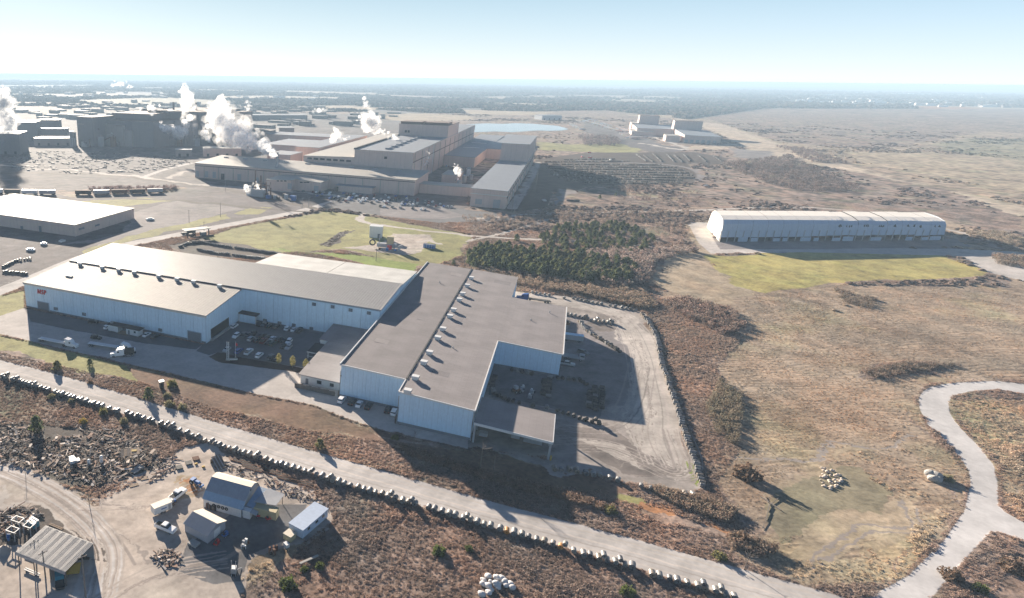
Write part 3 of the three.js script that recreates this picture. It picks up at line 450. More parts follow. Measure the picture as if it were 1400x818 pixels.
// steel canopy on the east side
{
  const [g, c] = building('open_canopy', 'open-sided steel loading canopy with a pale roof against the big warehouse', 'canopy', -15.4, 193);
  const q = [c(-15.1, 192.6, 7.3), c(8, 192.6, 6.5), c(8, 211.8, 6.5), c(-15.1, 211.8, 7.3)];
  part('canopy_roof', g, M.roofRight, slab(q, 0.3));
  part('canopy_fascia', g, M.white, [beam(c(-15, 192.5, 6.95), c(8.1, 192.5, 6.15), 0.25, 0.8), beam(c(8.1, 192.6, 6.15), c(8.1, 211.8, 6.15), 0.25, 0.7)]);
  for (const v of [193.2, 202, 211.2]) for (const u of [-14.6, 7.6]) { const p = c(u, v); part('canopy_post', g, M.steel, bx(0.55, u < 0 ? 6.9 : 6.1, 0.55, p.x, 0, p.z)); }
  for (const v of [193.6, 202, 211]) part('roof_truss', g, M.steel, beam(c(-14.6, v, 6.6), c(7.6, v, 5.85), 0.3, 0.6));
  { const p = c(8.3, 193.6); part('bollard', g, M.yellow, cy(0.25, 0.25, 1.6, p.x, 0, p.z + 0.6)); }
}
// office lean-to between the two warehouses
{
  const [g, c] = building('office_block', 'low office with a sloping grey roof tucked between the two blue warehouses', 'office', -64, 205);
  const A = onV(206);
  const k = [c(-80, 208, 3.6), c(-63.6, 208, 3.6), c(-63.6, 257.8, 5.6), c(-84, 257.8, 5.6), c(-84, 240, 4.9), c(-80, 240, 4.9)];
  part('wall', g, M.white, walls(k));
  part('roof', g, M.roofRight, slab([c(-80.6, 207, 3.9), c(-63.45, 207, 3.9), c(-63.45, 240, 5.15), c(-80.6, 240, 5.15)], 0.3));
  part('rear_roof', g, M.roofRight, slab([c(-84.6, 240.05, 5.2), c(-63.45, 240.05, 5.2), c(-63.45, 258.3, 5.9), c(-84.6, 258.3, 5.9)], 0.3));
  for (const [u, w] of [[-72.5, 1.8], [-67.5, 1.5]]) { const p = c(u, 207.95); const m = part('window', g, M.glass, bx(w, 1.4, 0.12, p.x, 1.1, p.z)); for (const y of [2.5, 0.95]) part('window_frame', m, M.white, bx(w + 0.3, 0.14, 0.2, p.x, y, p.z)); }
  { const p = c(-77.4, 207.95); part('door', g, M.door, bx(1.1, 2.2, 0.14, p.x, 0.03, p.z)); }
  const [f] = building('yard_fence', 'low weathered board fence in front of the office', 'fence', -80, 203.4);
  for (let i = 0; i < 14; i++) part('board', f, M.oldTimber, bx(1.08, 1.7 + 0.12 * (i % 3), 0.1, i * 1.14, 0, 0.02 * (i % 2)));
  part('rail', f, M.oldTimber, bx(16, 0.12, 0.1, 7.5, 0.9, -0.12));
  const cp = P(436, 487), t = thing('carport', 'small dark-roofed carport with a white frame beside the office', 'carport', cp, -GA);
  part('carport_roof', t, M.black, slab([V(-3.6, 3.1, 4.4), V(3.6, 3.1, 4.4), V(3.6, 3.5, -5), V(-3.6, 3.5, -5)].map((q) => q), 0.2));
  for (const [x, z] of [[-3.3, 4.1], [3.3, 4.1], [-3.3, -4.6], [3.3, -4.6]]) part('carport_post', t, M.white, bx(0.25, z > 0 ? 2.9 : 3.3, 0.25, x, 0, z));
  part('carport_frame', t, M.white, [bx(7.4, 0.35, 0.2, 0, 2.78, 4.5), bx(7, 0.2, 0.15, 0, 1.0, 4.3), beam(V(3.72, 2.95, 4.5), V(3.72, 3.3, -5), 0.15, 0.5)]);
}
// the great tan mill behind
{
  const [g, c] = building('rolling_mill', 'huge tan mill of stepped halls and towers beyond the lawn', 'factory', -150, 645);
  const side = (name, u, v0, v1, h0, h1, m) => { const p = c(u, (v0 + v1) / 2); return part(name, g, m, bx(0.5, h1 - h0, v1 - v0, p.x, h0, p.z)); };
  const front = (name, u0, u1, v, h0, h1, m) => { const p = c((u0 + u1) / 2, v); return part(name, g, m, bx(u1 - u0, h1 - h0, 0.5, p.x, h0, p.z)); };
  hall(g, c, -384, -134, 641, 706, [16.2, 15.2, 16.5, 18.5], M.tan, M.tanRoof, { wall: 'front_hall_wall', roof: 'front_hall_roof', eave: 0.8 });
  front('wall_band', -384, -134, 640.6, 13.2, 13.9, M.brownRoof);
  hall(g, c, -278, -217, 707, 1060, [24, 26, 27, 25], M.tan, M.tanRoof, { wall: 'low_hall_wall', roof: 'low_hall_roof' });
  for (let i = 0; i < 7; i++) front('window', -273 + i * 7.8, -273 + i * 7.8 + 5.4, 706.6, 20.6, 22.6, M.dark);
  hall(g, c, -217, -152, 706, 1165, [34.5, 34.5, 37, 37], M.tan, M.greyRoof, { wall: 'high_hall_wall', roof: 'high_hall_roof', eave: 0.8 });
  front('window', -183, -180, 705.6, 26.5, 29, M.dark);
  hall(g, c, -217.5, -151.5, 905, 990, 51, M.tan, M.brownRoof, { wall: 'tower_wall', roof: 'tower_roof', y0: 34 });
  for (const [a, b] of [[-216, -188], [-184, -153]]) hall(g, c, a, b, 908, 940, 54, M.brownRoof, M.brownRoof, { wall: 'roof_monitor', roof: 'monitor_roof', y0: 51.3 });
  front('window', -209, -206, 904.6, 40, 43, M.dark); front('window', -205, -202.4, 904.6, 40, 43, M.dark);
  side('downpipe', -151.5, 760, 761.2, 0, 34, M.white); side('downpipe', -151.5, 815, 816, 0, 34, M.white);
  part('roof_walkway', g, M.dark, beam(c(-217, 706, 35.6), c(-217, 905, 36.4), 2.2, 1.6));
  hall(g, c, -151, -112, 893, 1250, [14, 13, 15, 16], M.tan, M.greyRoof, { wall: 'rear_annex_wall', roof: 'rear_annex_roof' });
  hall(g, c, -111.8, -92, 1010, 1300, 14, M.tan, M.greyRoof, { wall: 'rear_annex_wall', roof: 'rear_annex_roof' });
  for (const v of [1000, 1080]) { const p = c(-132, v, 15); part('roof_strip', g, M.white, bx(22, 0.5, 4, p.x, 15.2, p.z)); }
  hall(g, c, -133.5, -77, 662, 682, 9, M.tan, M.tanRoof, { wall: 'link_wall', roof: 'link_roof' });
  hall(g, c, -76.5, -46, 613, 1000, [16.2, 15.8, 17, 17], M.tan, M.greyRoof, { wall: 'wing_wall', roof: 'wing_roof', eave: 0.8 });
  part('wing_eave', g, M.trim, beam(c(-77.2, 612.4, 11.8), c(-45.4, 612.4, 11.4), 0.6, 0.6));
  hall(g, c, -77, -45.6, 845, 985, 37, M.tan, M.greyRoof, { wall: 'wing_tower_wall', roof: 'wing_tower_roof', y0: 15 });
  const F = onV(612.6), F1 = onV(640.5);
  opening(g, c, 'roller_door', M.galv, F, { v: 612.6 }, 650.5, 272, 658.5, 279.5, 0.3); opening(g, c, 'roller_door', M.galv, F, { v: 612.6 }, 675, 273, 683, 285, 0.3);
  for (const [x, y] of [[269.5, 237.5], [282.5, 238], [293, 239], [304.5, 241.5], [327, 242], [351.5, 246.5]]) opening(g, c, 'roller_door', x > 300 && x < 310 ? M.dark : M.galv, F1, { v: 640.5 }, x - 2.2, y - 4, x + 2.2, y + 4.5, 0.3);
  const q = onV(655)(378.8, 234.5), p = c(q.u, 655, 14); part('flue', g, M.galv, [cy(1.5, 1.4, 17, p.x, 15, p.z, 14), cy(2.2, 1.9, 5, p.x, 14, p.z, 14)]);
  for (const [a, b, v0, v1, h] of [[-330, -300, 720, 760, 22], [-318, -286, 780, 990, 26], [-480, -330, 1020, 1075, 18], [-420, -300, 900, 1000, 14]]) hall(g, c, a, b, v0, v1, h, M.tan, M.greyRoof, { wall: 'annex_wall', roof: 'annex_roof' });
  hall(g, c, -125, -108, 735, 775, 10, M.tan, M.tanRoof, { wall: 'plant_room_wall', roof: 'plant_room_roof' });
  for (let i = 0; i < 9; i++) { const p = c(-370 + i * 26, 690, 18.2 - i * 0.2); part('roof_vent', g, M.galv, bx(5, 1.8, 3, p.x, p.y - 0.8, p.z)); }
  for (let i = 0; i < 7; i++) { const p = c(-185, 730 + i * 24, 35.2); part('ridge_ventilator', g, M.greyRoof, bx(4, 1.8, 16, p.x, 34.9 + i * 0.1, p.z)); }
  for (let i = 0; i < 12; i++) side('downpipe', -151.6, 715 + i * 36, 715.8 + i * 36, 0, 33.5, M.tanRoof);
  for (let i = 0; i < 13; i++) front('downpipe', -372 + i * 18.5, -371.3 + i * 18.5, 640.5, 0, 13.2, M.tanRoof);
  for (let i = 0; i < 16; i++) side('wall_rib', -45.7, 625 + i * 23, 625.7 + i * 23, 0, 14.5, M.tanRoof);
  side('wall_band', -45.7, 614, 998, 9.4, 10.1, M.brownRoof); side('wall_band', -151.6, 708, 1160, 24, 24.8, M.brownRoof);
  for (let i = 0; i < 8; i++) side('roller_door', -45.7, 640 + i * 44, 646 + i * 44, 0, 6, M.galv);
  for (let i = 0; i < 6; i++) { const p = c(-115 + rr(-15, 15), 700 + i * 28); part('yard_tank', g, pick([M.galv, M.white, M.steel]), cy(2.5, 2.5, rr(4, 9), p.x, 0, p.z, 12)); }
  // low annexes in front
  const [a1, c1] = building('annex_shed', 'low tan double-roofed annex in front of the mill flue', 'shed', -277, 600);
  hall(a1, c1, -277, -250, 604, 640, [10.2, 11.6, 11.6, 10.2], M.tan, M.tanRoof, { eave: 0.8 }); hall(a1, c1, -249.9, -222.5, 614, 640, [11.6, 9.8, 9.8, 11.6], M.tan, M.tanRoof, { eave: 0.8 });
  const F3 = onV(603.5); opening(a1, c1, 'roller_door', M.galv, F3, { v: 603.6 }, 393.5, 250.5, 398.5, 258.5, 0.3); for (const x of [380, 385, 390]) opening(a1, c1, 'window', M.dark, F3, { v: 603.6 }, x - 1.6, 246.6, x + 1.6, 248.4, 0.3);
  const F4 = onV(613.5); for (const x of [412, 417, 421]) opening(a1, c1, 'window', M.dark, F4, { v: 613.6 }, x - 1.8, 248.6, x + 1.8, 250.2, 0.3); opening(a1, c1, 'roller_door', M.galv, F4, { v: 613.6 }, 429.5, 254, 435.5, 262, 0.3);
  const [a2, c2] = building('gate_office', 'small flat-roofed tan office beside the mill car park', 'office', -212, 629);
  hall(a2, c2, -212, -173, 630, 640.4, 6, M.tan, M.greyRoof); const F5 = onV(629.5); opening(a2, c2, 'door', M.dark, F5, { v: 629.6 }, 458, 255, 462.5, 261.5, 0.3);
}
// dark steelworks far left
{
  const [g, c] = building('steelworks', 'dark grey steelworks block with stepped roofs among the steam at far left', 'factory', -690, 850);
  const ms = [M.mill, M.millLight];
  [[-722, -690, 842, 900, 46, 0], [-690, -600, 878, 960, 40, 0], [-700, -622, 905, 1010, 50, 0], [-655, -560, 960, 1100, 53, 0], [-668, -640, 874, 880, 26, 1], [-690, -655, 872, 878, 33, 1], [-636, -590, 925, 940, 28, 1], [-600, -470, 985, 1060, 22, 0], [-560, -535, 1060, 1100, 50, 0], [-624, -566, 940, 958, 41, 1]].forEach(([a, b, v0, v1, h, m]) => hall(g, c, a, b, v0, v1, h, ms[m], M.brownRoof, { eave: 0.5 }));
  for (const [u, v, h] of [[-728, 835, 24], [-736, 846, 18], [-722, 830, 14]]) { const p = c(u, v); part('silo', g, M.galv, cy(4, 4, h, p.x, 0, p.z, 12)); }
  for (const [u, v] of [[-640, 1000], [-600, 1010], [-580, 1090]]) { const p = c(u, v); part('flue', g, M.mill, cy(2, 1.7, 16, p.x, 50, p.z, 10)); }
  for (let i = 0; i < 34; i++) { const u = rr(-722, -560), v = 838 + (u + 722) * 0.75 - rr(2, 14), h = rr(5, 24), p = c(u, v); part(pick(['hopper', 'stair_tower', 'filter_house', 'transformer']), g, pick([M.mill, M.millLight, M.galv, M.rust, M.steel]), bx(rr(3, 9), h, rr(3, 8), p.x, 0, p.z)); }
  for (let i = 0; i < 14; i++) { const u = rr(-715, -580), v = 840 + (u + 722) * 0.72, a = c(u, v, rr(8, 30)), b = c(u + rr(10, 40), v + rr(0, 24), rr(10, 34)); part('duct', g, pick([M.millLight, M.galv, M.rust]), beam(a, b, rr(1, 2.6))); }
  for (let i = 0; i < 7; i++) { const p = c(-712 + i * 19, 838 + i * 15); part('wall_band', g, M.millLight, bx(14, 1.2, 0.6, p.x, rr(22, 36), p.z, 0)); }
  for (let i = 0; i < 10; i++) { const p = c(rr(-700, -580), rr(930, 1060)); part('roof_house', g, pick([M.mill, M.brownRoof]), bx(rr(6, 16), rr(2, 5), rr(5, 12), p.x, 50, p.z)); }
  const blk = (name, label, px, pyTop, px2, py, d, m, h) => { const a = P(px, py), b = P(px2, py), w = b.clone().sub(a), t = thing(name, label, 'building', a, -Math.atan2(w.z, w.x)); const W2 = w.length(), r = ray(px, pyTop), hh = h ?? EYE + r.y * Math.hypot(a.x, a.z) / Math.hypot(r.x, r.z); part('wall', t, m, walls([V(0, hh, 0), V(W2, hh, 0), V(W2, hh, -d), V(0, hh, -d)])); part('roof', t, m === M.tan ? M.tanRoof : M.greyRoof, slab([V(-0.6, hh + 0.36, 0.6), V(W2 + 0.6, hh + 0.36, 0.6), V(W2 + 0.6, hh + 0.36, -d - 0.6), V(-0.6, hh + 0.36, -d - 0.6)], 0.35)); const n = Math.max(2, Math.min(6, Math.round(W2 / 14))); for (let i = 0; i < n; i++) part('door', t, M.dark, bx(3.4, Math.min(4, hh * 0.5), 0.3, (i + 0.5) * W2 / n, 0, 0.05)); return t; };
  blk('mill_building', 'dark block left of the steelworks beside the biggest steam cloud', 25, 167, 51, 192, 40, M.mill);
  blk('mill_building', 'grey-brown block right behind the leftmost dark block', 57, 164, 82, 187, 30, M.mill);
  blk('mill_building', 'long low shed with a light roof left of the steelworks', 47, 189, 99, 199, 30, M.millLight);
  blk('mill_building', 'dark low building at the left frame edge under the steam cloud', -40, 183, 28, 211, 50, M.mill);
  blk('mill_building', 'mid-height grey sheds just left of the steelworks silos', 52, 176, 92, 191, 25, M.mill);
  blk('mill_building', 'low tan depot right of the steelworks under the twin steam clouds', 278, 203, 330, 214, 26, M.tan);
  blk('mill_building', 'small pale store in front of the steelworks right end', 240, 205, 262, 214, 20, M.millLight);
  blk('distant_plant', 'low grey plant with a pale roof behind the pond', 741, 158, 768, 164, 40, M.steel);
  blk('distant_plant', 'tall dark tower block right of the steelworks behind steam', 264, 155, 276, 187, 30, M.mill);
  blk('distant_plant', 'dark block at the left rear corner of the tan mill', 381, 175, 402, 192, 40, M.mill);
  blk('distant_plant', 'low grey shed left of the dark block behind the tan mill', 300, 175, 345, 183, 40, M.mill);
  blk('distant_plant', 'long grey plant roof beyond the steelworks right end', 330, 158, 420, 164, 50, M.mill, 12);
}
// bright-roofed warehouse at the left edge
{
  const [g, c] = building('steel_warehouse', 'wide beige warehouse with a glaring metal roof at the left frame edge', 'warehouse', -312, 354);
  hall(g, c, -440, -312, 353, 424, [9.3, 8.3, 8.0, 9.0], M.tan, M.roofA, { eave: 0.7 });
  const F = onV(352.7), S = onU(-311.7);
  for (const x of [30, 55]) opening(g, c, 'roller_door', M.door, F, { v: 352.7 }, x - 2.2, 309, x + 2.2, 318, 0.2);
  opening(g, c, 'roller_door', M.door, S, { u: -311.8 }, 108, 315, 115, 310, 0.2); opening(g, c, 'roller_door', M.door, S, { u: -311.8 }, 130, 310, 136, 306, 0.2);
  const ribs = []; for (let u = -438; u < -312; u += 2) ribs.push(beam(c(u, 352.6, 9.6 - (u + 440) / 128), c(u, 424.4, 9.35 - (u + 440) / 128), 0.12, 0.12)); part('roof_ribs', g, M.roofA, ribs).userData.kind = 'stuff';
}
// white fabric hangar on the right
{
  const a = P(984, 331), b = P(1290, 328.5), w = b.clone().sub(a).setY(0), L = w.length(), t = thing('fabric_hangar', 'long white fabric-covered storage hangar with a torn lower skirt beside the gold field', 'hangar', a.clone().setY(0), -Math.atan2(w.z, w.x));
  const prof = [[0, 0], [-0.8, 7], [-2.4, 12.6], [-5.5, 15.4], [-16, 16.4], [-36, 16.0], [-43, 13.2], [-46.8, 7], [-48, 0]];
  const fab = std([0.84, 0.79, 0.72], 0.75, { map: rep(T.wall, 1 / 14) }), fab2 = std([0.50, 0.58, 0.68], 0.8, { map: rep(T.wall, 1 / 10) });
  const nB = 15, dx = L / nB;
  for (let i = 0; i < nB; i++) { // one cover sheet per bay, sagging differently towards the torn end
    const x0 = i * dx, x1 = (i + 1) * dx - 0.12, f = [], sag = i > 7 ? 0.9 * rnd() : 0.15 * rnd();
    const at = (k, x) => { const [z, y] = prof[k]; return V(x - z * 0.57, y - (k > 1 && k < 7 ? sag : 0) - (x / L) * (k === 4 ? 2.6 : k > 2 && k < 6 ? 2.4 : k > 0 && k < 8 ? 1.6 : 0) * 0.8, z); };
    for (let k = 3; k < 7; k++) f.push([at(k, x0), at(k, x1), at(k + 1, x1), at(k + 1, x0)]);
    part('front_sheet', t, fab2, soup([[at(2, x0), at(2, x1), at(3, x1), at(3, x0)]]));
    if (i > 6) for (let r = 0; r < 3; r++) { const xx = x0 + rr(0, 0.85) * dx, e = at(3, xx), w2 = rr(0.8, 3.2), dd = rr(1, 4.5); part('roof_tear', t, fab2, soup([[e.clone().add(V(0, 0.06, 0.1)), e.clone().add(V(w2, 0.06, 0.1)), e.clone().add(V(w2 * 0.6 + dd * 0.57, 0.12 + dd * 0.1, -dd))]])); }
    part('cover_sheet', t, fab, soup(f));
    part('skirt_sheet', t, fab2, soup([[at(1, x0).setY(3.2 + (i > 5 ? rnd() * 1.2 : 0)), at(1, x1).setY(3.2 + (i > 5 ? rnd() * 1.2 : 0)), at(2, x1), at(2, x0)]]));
    if (i > 6) for (let r = 0; r < 3; r++) { const xx = x0 + rr(0.1, 0.8) * dx; part('torn_flap', t, M.dark, soup([[at(2, xx).add(V(0, -1.2, 0.25)), at(2, xx + rr(1, 2.6)).add(V(0, -rr(1.5, 4), 0.5)), at(2, xx + rr(0.4, 1.6)).add(V(0, 0.4, 0.2))]])); }
    for (const s of [0, 1]) { const xx = x0 + s * dx * 0.5; part('frame_post', t, M.steel, bx(0.4, 8, 0.4, xx, 0, -0.7)); }
    if (rnd() < 0.75) { const ww = dx * rr(0.3, 0.75); part('skirt_flap', t, fab2, bx(ww, rr(2.2, 3.3), 0.08, x0 + ww / 2 + rr(0, dx - ww), 0, -0.3)); }
    part('rear_sheet', t, fab, soup([[at(7, x1), at(7, x0), at(8, x0), at(8, x1)].reverse()]));
  }
  const end = (x, s) => { const q = prof.map(([z, y]) => V(x - z * 0.57, Math.max(0, y - (s ? 2.2 : 0) * (y > 12 ? 1 : 0.5)), z)); return soup([s ? q : [...q].reverse()]); };
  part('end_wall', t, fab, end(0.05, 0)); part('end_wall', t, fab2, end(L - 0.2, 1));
  part('rear_inner_wall', t, M.mill, bx(L - 4, 9, 0.2, L / 2 + 17, 0, -30));
  for (let i = 0; i < 9; i++) part('stored_bale', t, pick([M.black, M.rust, M.mill]), bx(rr(5, 9), rr(2, 4.5), 4, 14 + i * (L - 24) / 9, 0, -rr(6, 14)));
}
// processing plant beyond the pond
{
  const [g, c] = building('processing_plant', 'far tan plant with two square towers on the brown plain', 'factory', 160, 1490);
  hall(g, c, 120, 236, 1640, 1800, 14, M.tan, M.greyRoof); hall(g, c, 189, 247, 1478, 1640, [14, 13, 14, 15], M.tan, M.greyRoof); hall(g, c, 186, 236, 1633, 1668, 32, M.tan, M.brownRoof, { wall: 'tower_wall', roof: 'tower_roof' }); hall(g, c, 132, 172, 1790, 1830, 34, M.tan, M.brownRoof, { wall: 'tower_wall', roof: 'tower_roof' }); hall(g, c, 160, 184, 1486, 1530, 11, M.tan, M.tanRoof); hall(g, c, 110, 150, 1620, 1700, 8, M.tan, M.tanRoof); hall(g, c, 118, 135, 1790, 1850, 16, M.tan, M.tanRoof);
  for (let i = 0; i < 6; i++) { const p = c(193 + i * 9, 1477.6); part('roller_door', g, M.galv, bx(5, 6, 0.5, p.x, 0, p.z)); }
}

// ---------------------------------------------------------------- small buildings by the scrap yard
{
  const turnOf = (a, b) => -Math.atan2(b.z - a.z, b.x - a.x);
  // barn with a bent roof
  const A = V(-14.3, 0, -146.6), B = V(-4, 0, -142.2), L = A.distanceTo(B);
  const t = thing('metal_barn', 'large blue-grey metal barn with a folded roof in the dirt yard', 'barn', A, turnOf(A, B));
  const prof = [[0, 2.5], [-1.8, 3.95], [-5.6, 5.95], [-8, 5.75], [-10, 4.7], [-11.6, 2.5]];
  const roofM = std([0.34, 0.36, 0.40], 0.45, { map: rep(T.metal, 1 / 6), bumpMap: rep(T.ribs, 1, 1), bumpScale: 0.03 }), blueM = std([0.30, 0.42, 0.55], 0.5, { map: rep(T.metal, 1 / 5), bumpMap: rep(T.ribs, 1, 1), bumpScale: 0.03 });
  const panel = (name, k, m) => { const [z0, y0] = prof[k], [z1, y1] = prof[k + 1]; part(name, t, m, slab([V(-0.35, y0 + 0.02, z0), V(L + 0.35, y0 + 0.02, z0), V(L + 0.35, y1 + 0.02, z1), V(-0.35, y1 + 0.02, z1)], 0.12)); };
  panel('lower_roof', 0, blueM); panel('middle_roof', 1, roofM); panel('upper_roof', 2, M.cream); panel('upper_roof', 3, M.cream); panel('rear_roof', 4, M.cream);
  const gable = (x, flip) => { const q = [V(x, 0, 0), ...prof.map(([z, y]) => V(x, y - 0.1, z)), V(x, 0, -11.6)]; return soup([flip ? q.reverse() : q]); };
  part('gable_wall', t, M.galv, gable(L, false)); part('gable_wall', t, M.galv, gable(0, true));
  part('front_wall', t, M.white, bx(L - 0.1, 2.5, 0.16, L / 2, 0, -0.1)); part('rear_wall', t, M.white, bx(L - 0.1, 2.5, 0.16, L / 2, 0, -11.5));
  part('gable_vent', t, M.dark, bx(0.1, 0.6, 0.6, L + 0.03, 4.5, -6));
  part('door', t, M.blueWall2, bx(0.12, 2.2, 1.8, L + 0.05, 0.02, -1.6));
  for (const x of [3.2, 4.6, 5.8, 6.9]) { const g = new THREE.TorusGeometry(0.36, 0.15, 6, 14); g.translate(x, 1.5, 0.12); part('hung_tyre', t, M.rubber, g); }
  for (let i = 0; i < 7; i++) part('leaning_board', t, pick([M.rust, M.oldTimber, M.black]), bx(rr(0.15, 0.5), rr(1.1, 1.9), 0.12, 1 + i * 0.45, 0, 0.35, 0, 0, -0.15));
  // lean-to roofs on its right gable
  const l = thing('lean_to', 'low grey lean-to roof against the right gable of the metal barn', 'shed', B, turnOf(A, B));
  part('roof', l, blueM, slab([V(0.4, 2.5, -2.2), V(3.6, 2.2, -2.2), V(3.6, 2.9, -10.6), V(0.4, 3.2, -10.6)], 0.1)); part('wall', l, M.galv, bx(3, 2.1, 0.12, 2, 0, -2.4)); part('post', l, M.oldTimber, bx(0.15, 2.7, 0.15, 3.4, 0, -10.4));
  part('booth', l, M.white, bx(2.1, 2.3, 1.6, 1.3, 0, -1.1)); part('awning', l, M.galv, slab([V(2.4, 2.3, -0.2), V(4.2, 1.8, -0.2), V(4.2, 1.9, -1.9), V(2.4, 2.4, -1.9)], 0.07));
  const s2 = thing('sheet_canopy', 'pale sheet-metal canopy on posts behind the cream container', 'canopy', V(0.5, 0, -147.6), turnOf(A, B));
  part('canopy_roof', s2, M.galv, slab([V(0, 3.1, 3), V(5.8, 2.9, 1.8), V(6.2, 3.0, -3.6), V(1.2, 3.3, -3.9)], 0.1)); for (const [x, z] of [[0.4, 2.6], [5.4, 1.5], [5.7, -3.2], [1.5, -3.4]]) part('post', s2, M.oldTimber, bx(0.15, 2.85, 0.15, x, 0, z));
  const cont = (name, label, at, turn, w, h, d, m) => { const k = thing(name, label, 'container', at, turn); part('shell', k, m, bx(w, h, d, 0, 0.12, 0)); for (let i = 0; i < 8; i++) { const x = -w / 2 + (i + 0.5) * w / 8; part('rib', k, m, bx(0.12, h - 0.2, d + 0.1, x, 0.22, 0)); } for (const x of [-w / 2, w / 2]) part('end_frame', k, m, [bx(0.12, h + 0.06, 0.14, x, 0.1, d / 2), bx(0.12, h + 0.06, 0.14, x, 0.1, -d / 2)]); for (const z of [-d / 4, d / 4]) part('door', k, m, bx(0.08, h - 0.25, d / 2 - 0.1, w / 2 + 0.06, 0.24, z)); return k; };
  cont('shipping_container', 'cream-yellow shipping container beside the metal barn', V(2.6, 0, -143.2), turnOf(A, B) + 0.05, 6.1, 2.45, 2.4, M.tan2);
  // smaller shed
  const C0 = V(-18.2, 0, -136.6), C1 = V(-12, 0, -132.1), SL = C0.distanceTo(C1), s = thing('metal_shed', 'small grey gabled metal shed with one cream roof slope and a white door', 'shed', C0, turnOf(C0, C1));
  part('wall', s, std([0.46, 0.46, 0.50], 0.6, { map: rep(T.metal, 1 / 4), bumpMap: rep(T.ribs, 1, 1), bumpScale: 0.03 }), walls([V(0, 2.5, 0), V(SL, 2.5, 0), V(SL, 2.5, -6.9), V(0, 2.5, -6.9)]));
  for (const x of [0.02, SL - 0.02]) part('gable', s, M.galv, soup([x < 1 ? [V(x, 2.5, 0), V(x, 3.85, -3.45), V(x, 2.5, -6.9)] : [V(x, 2.5, 0), V(x, 2.5, -6.9), V(x, 3.85, -3.45)]]));
  part('front_roof', s, roofM, slab([V(-0.3, 2.5, 0.35), V(SL + 0.3, 2.5, 0.35), V(SL + 0.3, 3.98, -3.4), V(-0.3, 3.98, -3.4)], 0.09)); part('rear_roof', s, M.cream, slab([V(-0.3, 3.98, -3.42), V(SL + 0.3, 3.98, -3.42), V(SL + 0.3, 2.5, -7.2), V(-0.3, 2.5, -7.2)], 0.09));
  const rb = []; for (let x = 0; x < SL; x += 0.45) rb.push(beam(V(x, 2.52, 0.34), V(x, 3.99, -3.4), 0.06, 0.06)); part('roof_ribs', s, roofM, rb).userData.kind = 'stuff';
  part('door', s, M.white, bx(0.1, 2.2, 2.4, SL + 0.05, 0.02, -3.6));
  part('step_slab', s, M.concrete, bx(2.6, 0.5, 2.0, 5, 0, 2.2));
  // blue-white box trailer used as a store
  const E0 = V(8.4, 0, -137.0), E1 = V(15.6, 0, -145.7), bt = thing('storage_trailer', 'long pale blue flat-roofed storage trailer beside the brush', 'trailer', E0.clone().add(E1).multiplyScalar(0.5).add(V(1.55, 0, 1.75)), turnOf(E0, E1));
  part('body', bt, std([0.50, 0.60, 0.74], 0.5, { map: rep(T.metal, 1 / 6) }), bx(11.2, 2.5, 4.3, 0, 0.3, 0)); part('roof', bt, std([0.47, 0.55, 0.68], 0.4, { map: rep(T.metal, 1 / 6) }), bx(11.5, 0.14, 4.6, 0, 2.8, 0)); part('door', bt, M.white, bx(0.1, 2.0, 1.2, 5.65, 0.4, 0.8)); part('skirt', bt, M.black, bx(10.8, 0.3, 3.9, 0, 0, 0));
  for (const x of [-3, 0.5, 3.5]) part('window', bt, M.glass, bx(1.0, 0.7, 0.08, x, 1.5, 2.17));
  const gb = thing('generator_box', 'olive-yellow equipment box at the near end of the pale blue trailer', 'box', P(396, 737), turnOf(E0, E1)); part('cabinet', gb, M.tan2, bx(2.3, 1.6, 2.3, 0, 0.1, 0)); part('lid', gb, M.cream, bx(2.5, 0.12, 2.5, 0, 1.7, 0)); part('skid', gb, M.rust, [bx(2.5, 0.1, 0.2, 0, 0, 0.8), bx(2.5, 0.1, 0.2, 0, 0, -0.8), bx(0.2, 0.1, 1.6, 0, 0, 0)]);
  // pole barn at the corner
  const F0 = V(-56.1, 0, -123.6), F1 = V(-42.8, 0, -117.4), FL = F0.distanceTo(F1), f = thing('pole_shed', 'open pole shed with a ribbed grey roof at the lower left corner', 'shed', F0, turnOf(F0, F1));
  const rf = std([0.36, 0.35, 0.345], 0.5, { map: rep(T.metal, 1 / 5) }); for (let i = 0; i < 14; i++) part('roof_sheet', f, rf, slab([V(i * FL / 14, 4.2 + 0.02 * (i % 2), 0.2), V((i + 1) * FL / 14 + 0.04, 4.2 + 0.02 * (i % 2), 0.2), V((i + 1) * FL / 14 + 0.04, 4.55 + 0.02 * (i % 2), -9.8), V(i * FL / 14, 4.55 + 0.02 * (i % 2), -9.8)], 0.06));
  const rb3 = []; for (let x = 0; x < FL; x += 0.34) rb3.push(beam(V(x, 4.28, 0.2), V(x, 4.62, -9.8), 0.05, 0.06)); part('roof_ribs', f, rf, rb3).userData.kind = 'stuff';
  part('front_fascia', f, M.galv, bx(FL, 0.75, 0.1, FL / 2, 3.4, 0.26)); part('rear_wall', f, M.galv, bx(FL, 4.2, 0.1, FL / 2, 0, -9.65)); for (const [x, z] of [[0.3, -0.1], [5, -0.1], [9.8, -0.1], [FL - 0.3, -0.1], [0.3, -9.4], [5, -9.4], [9.8, -9.4]]) part('post', f, M.oldTimber, bx(0.2, z < -5 ? 4.3 : 4.1, 0.2, x, 0, z));
  for (const z of [-0.1, -4.8, -9.5]) part('rafter', f, M.oldTimber, bx(FL, 0.25, 0.15, FL / 2, z < -5 ? 4.25 : z < -1 ? 4.08 : 3.9, z));
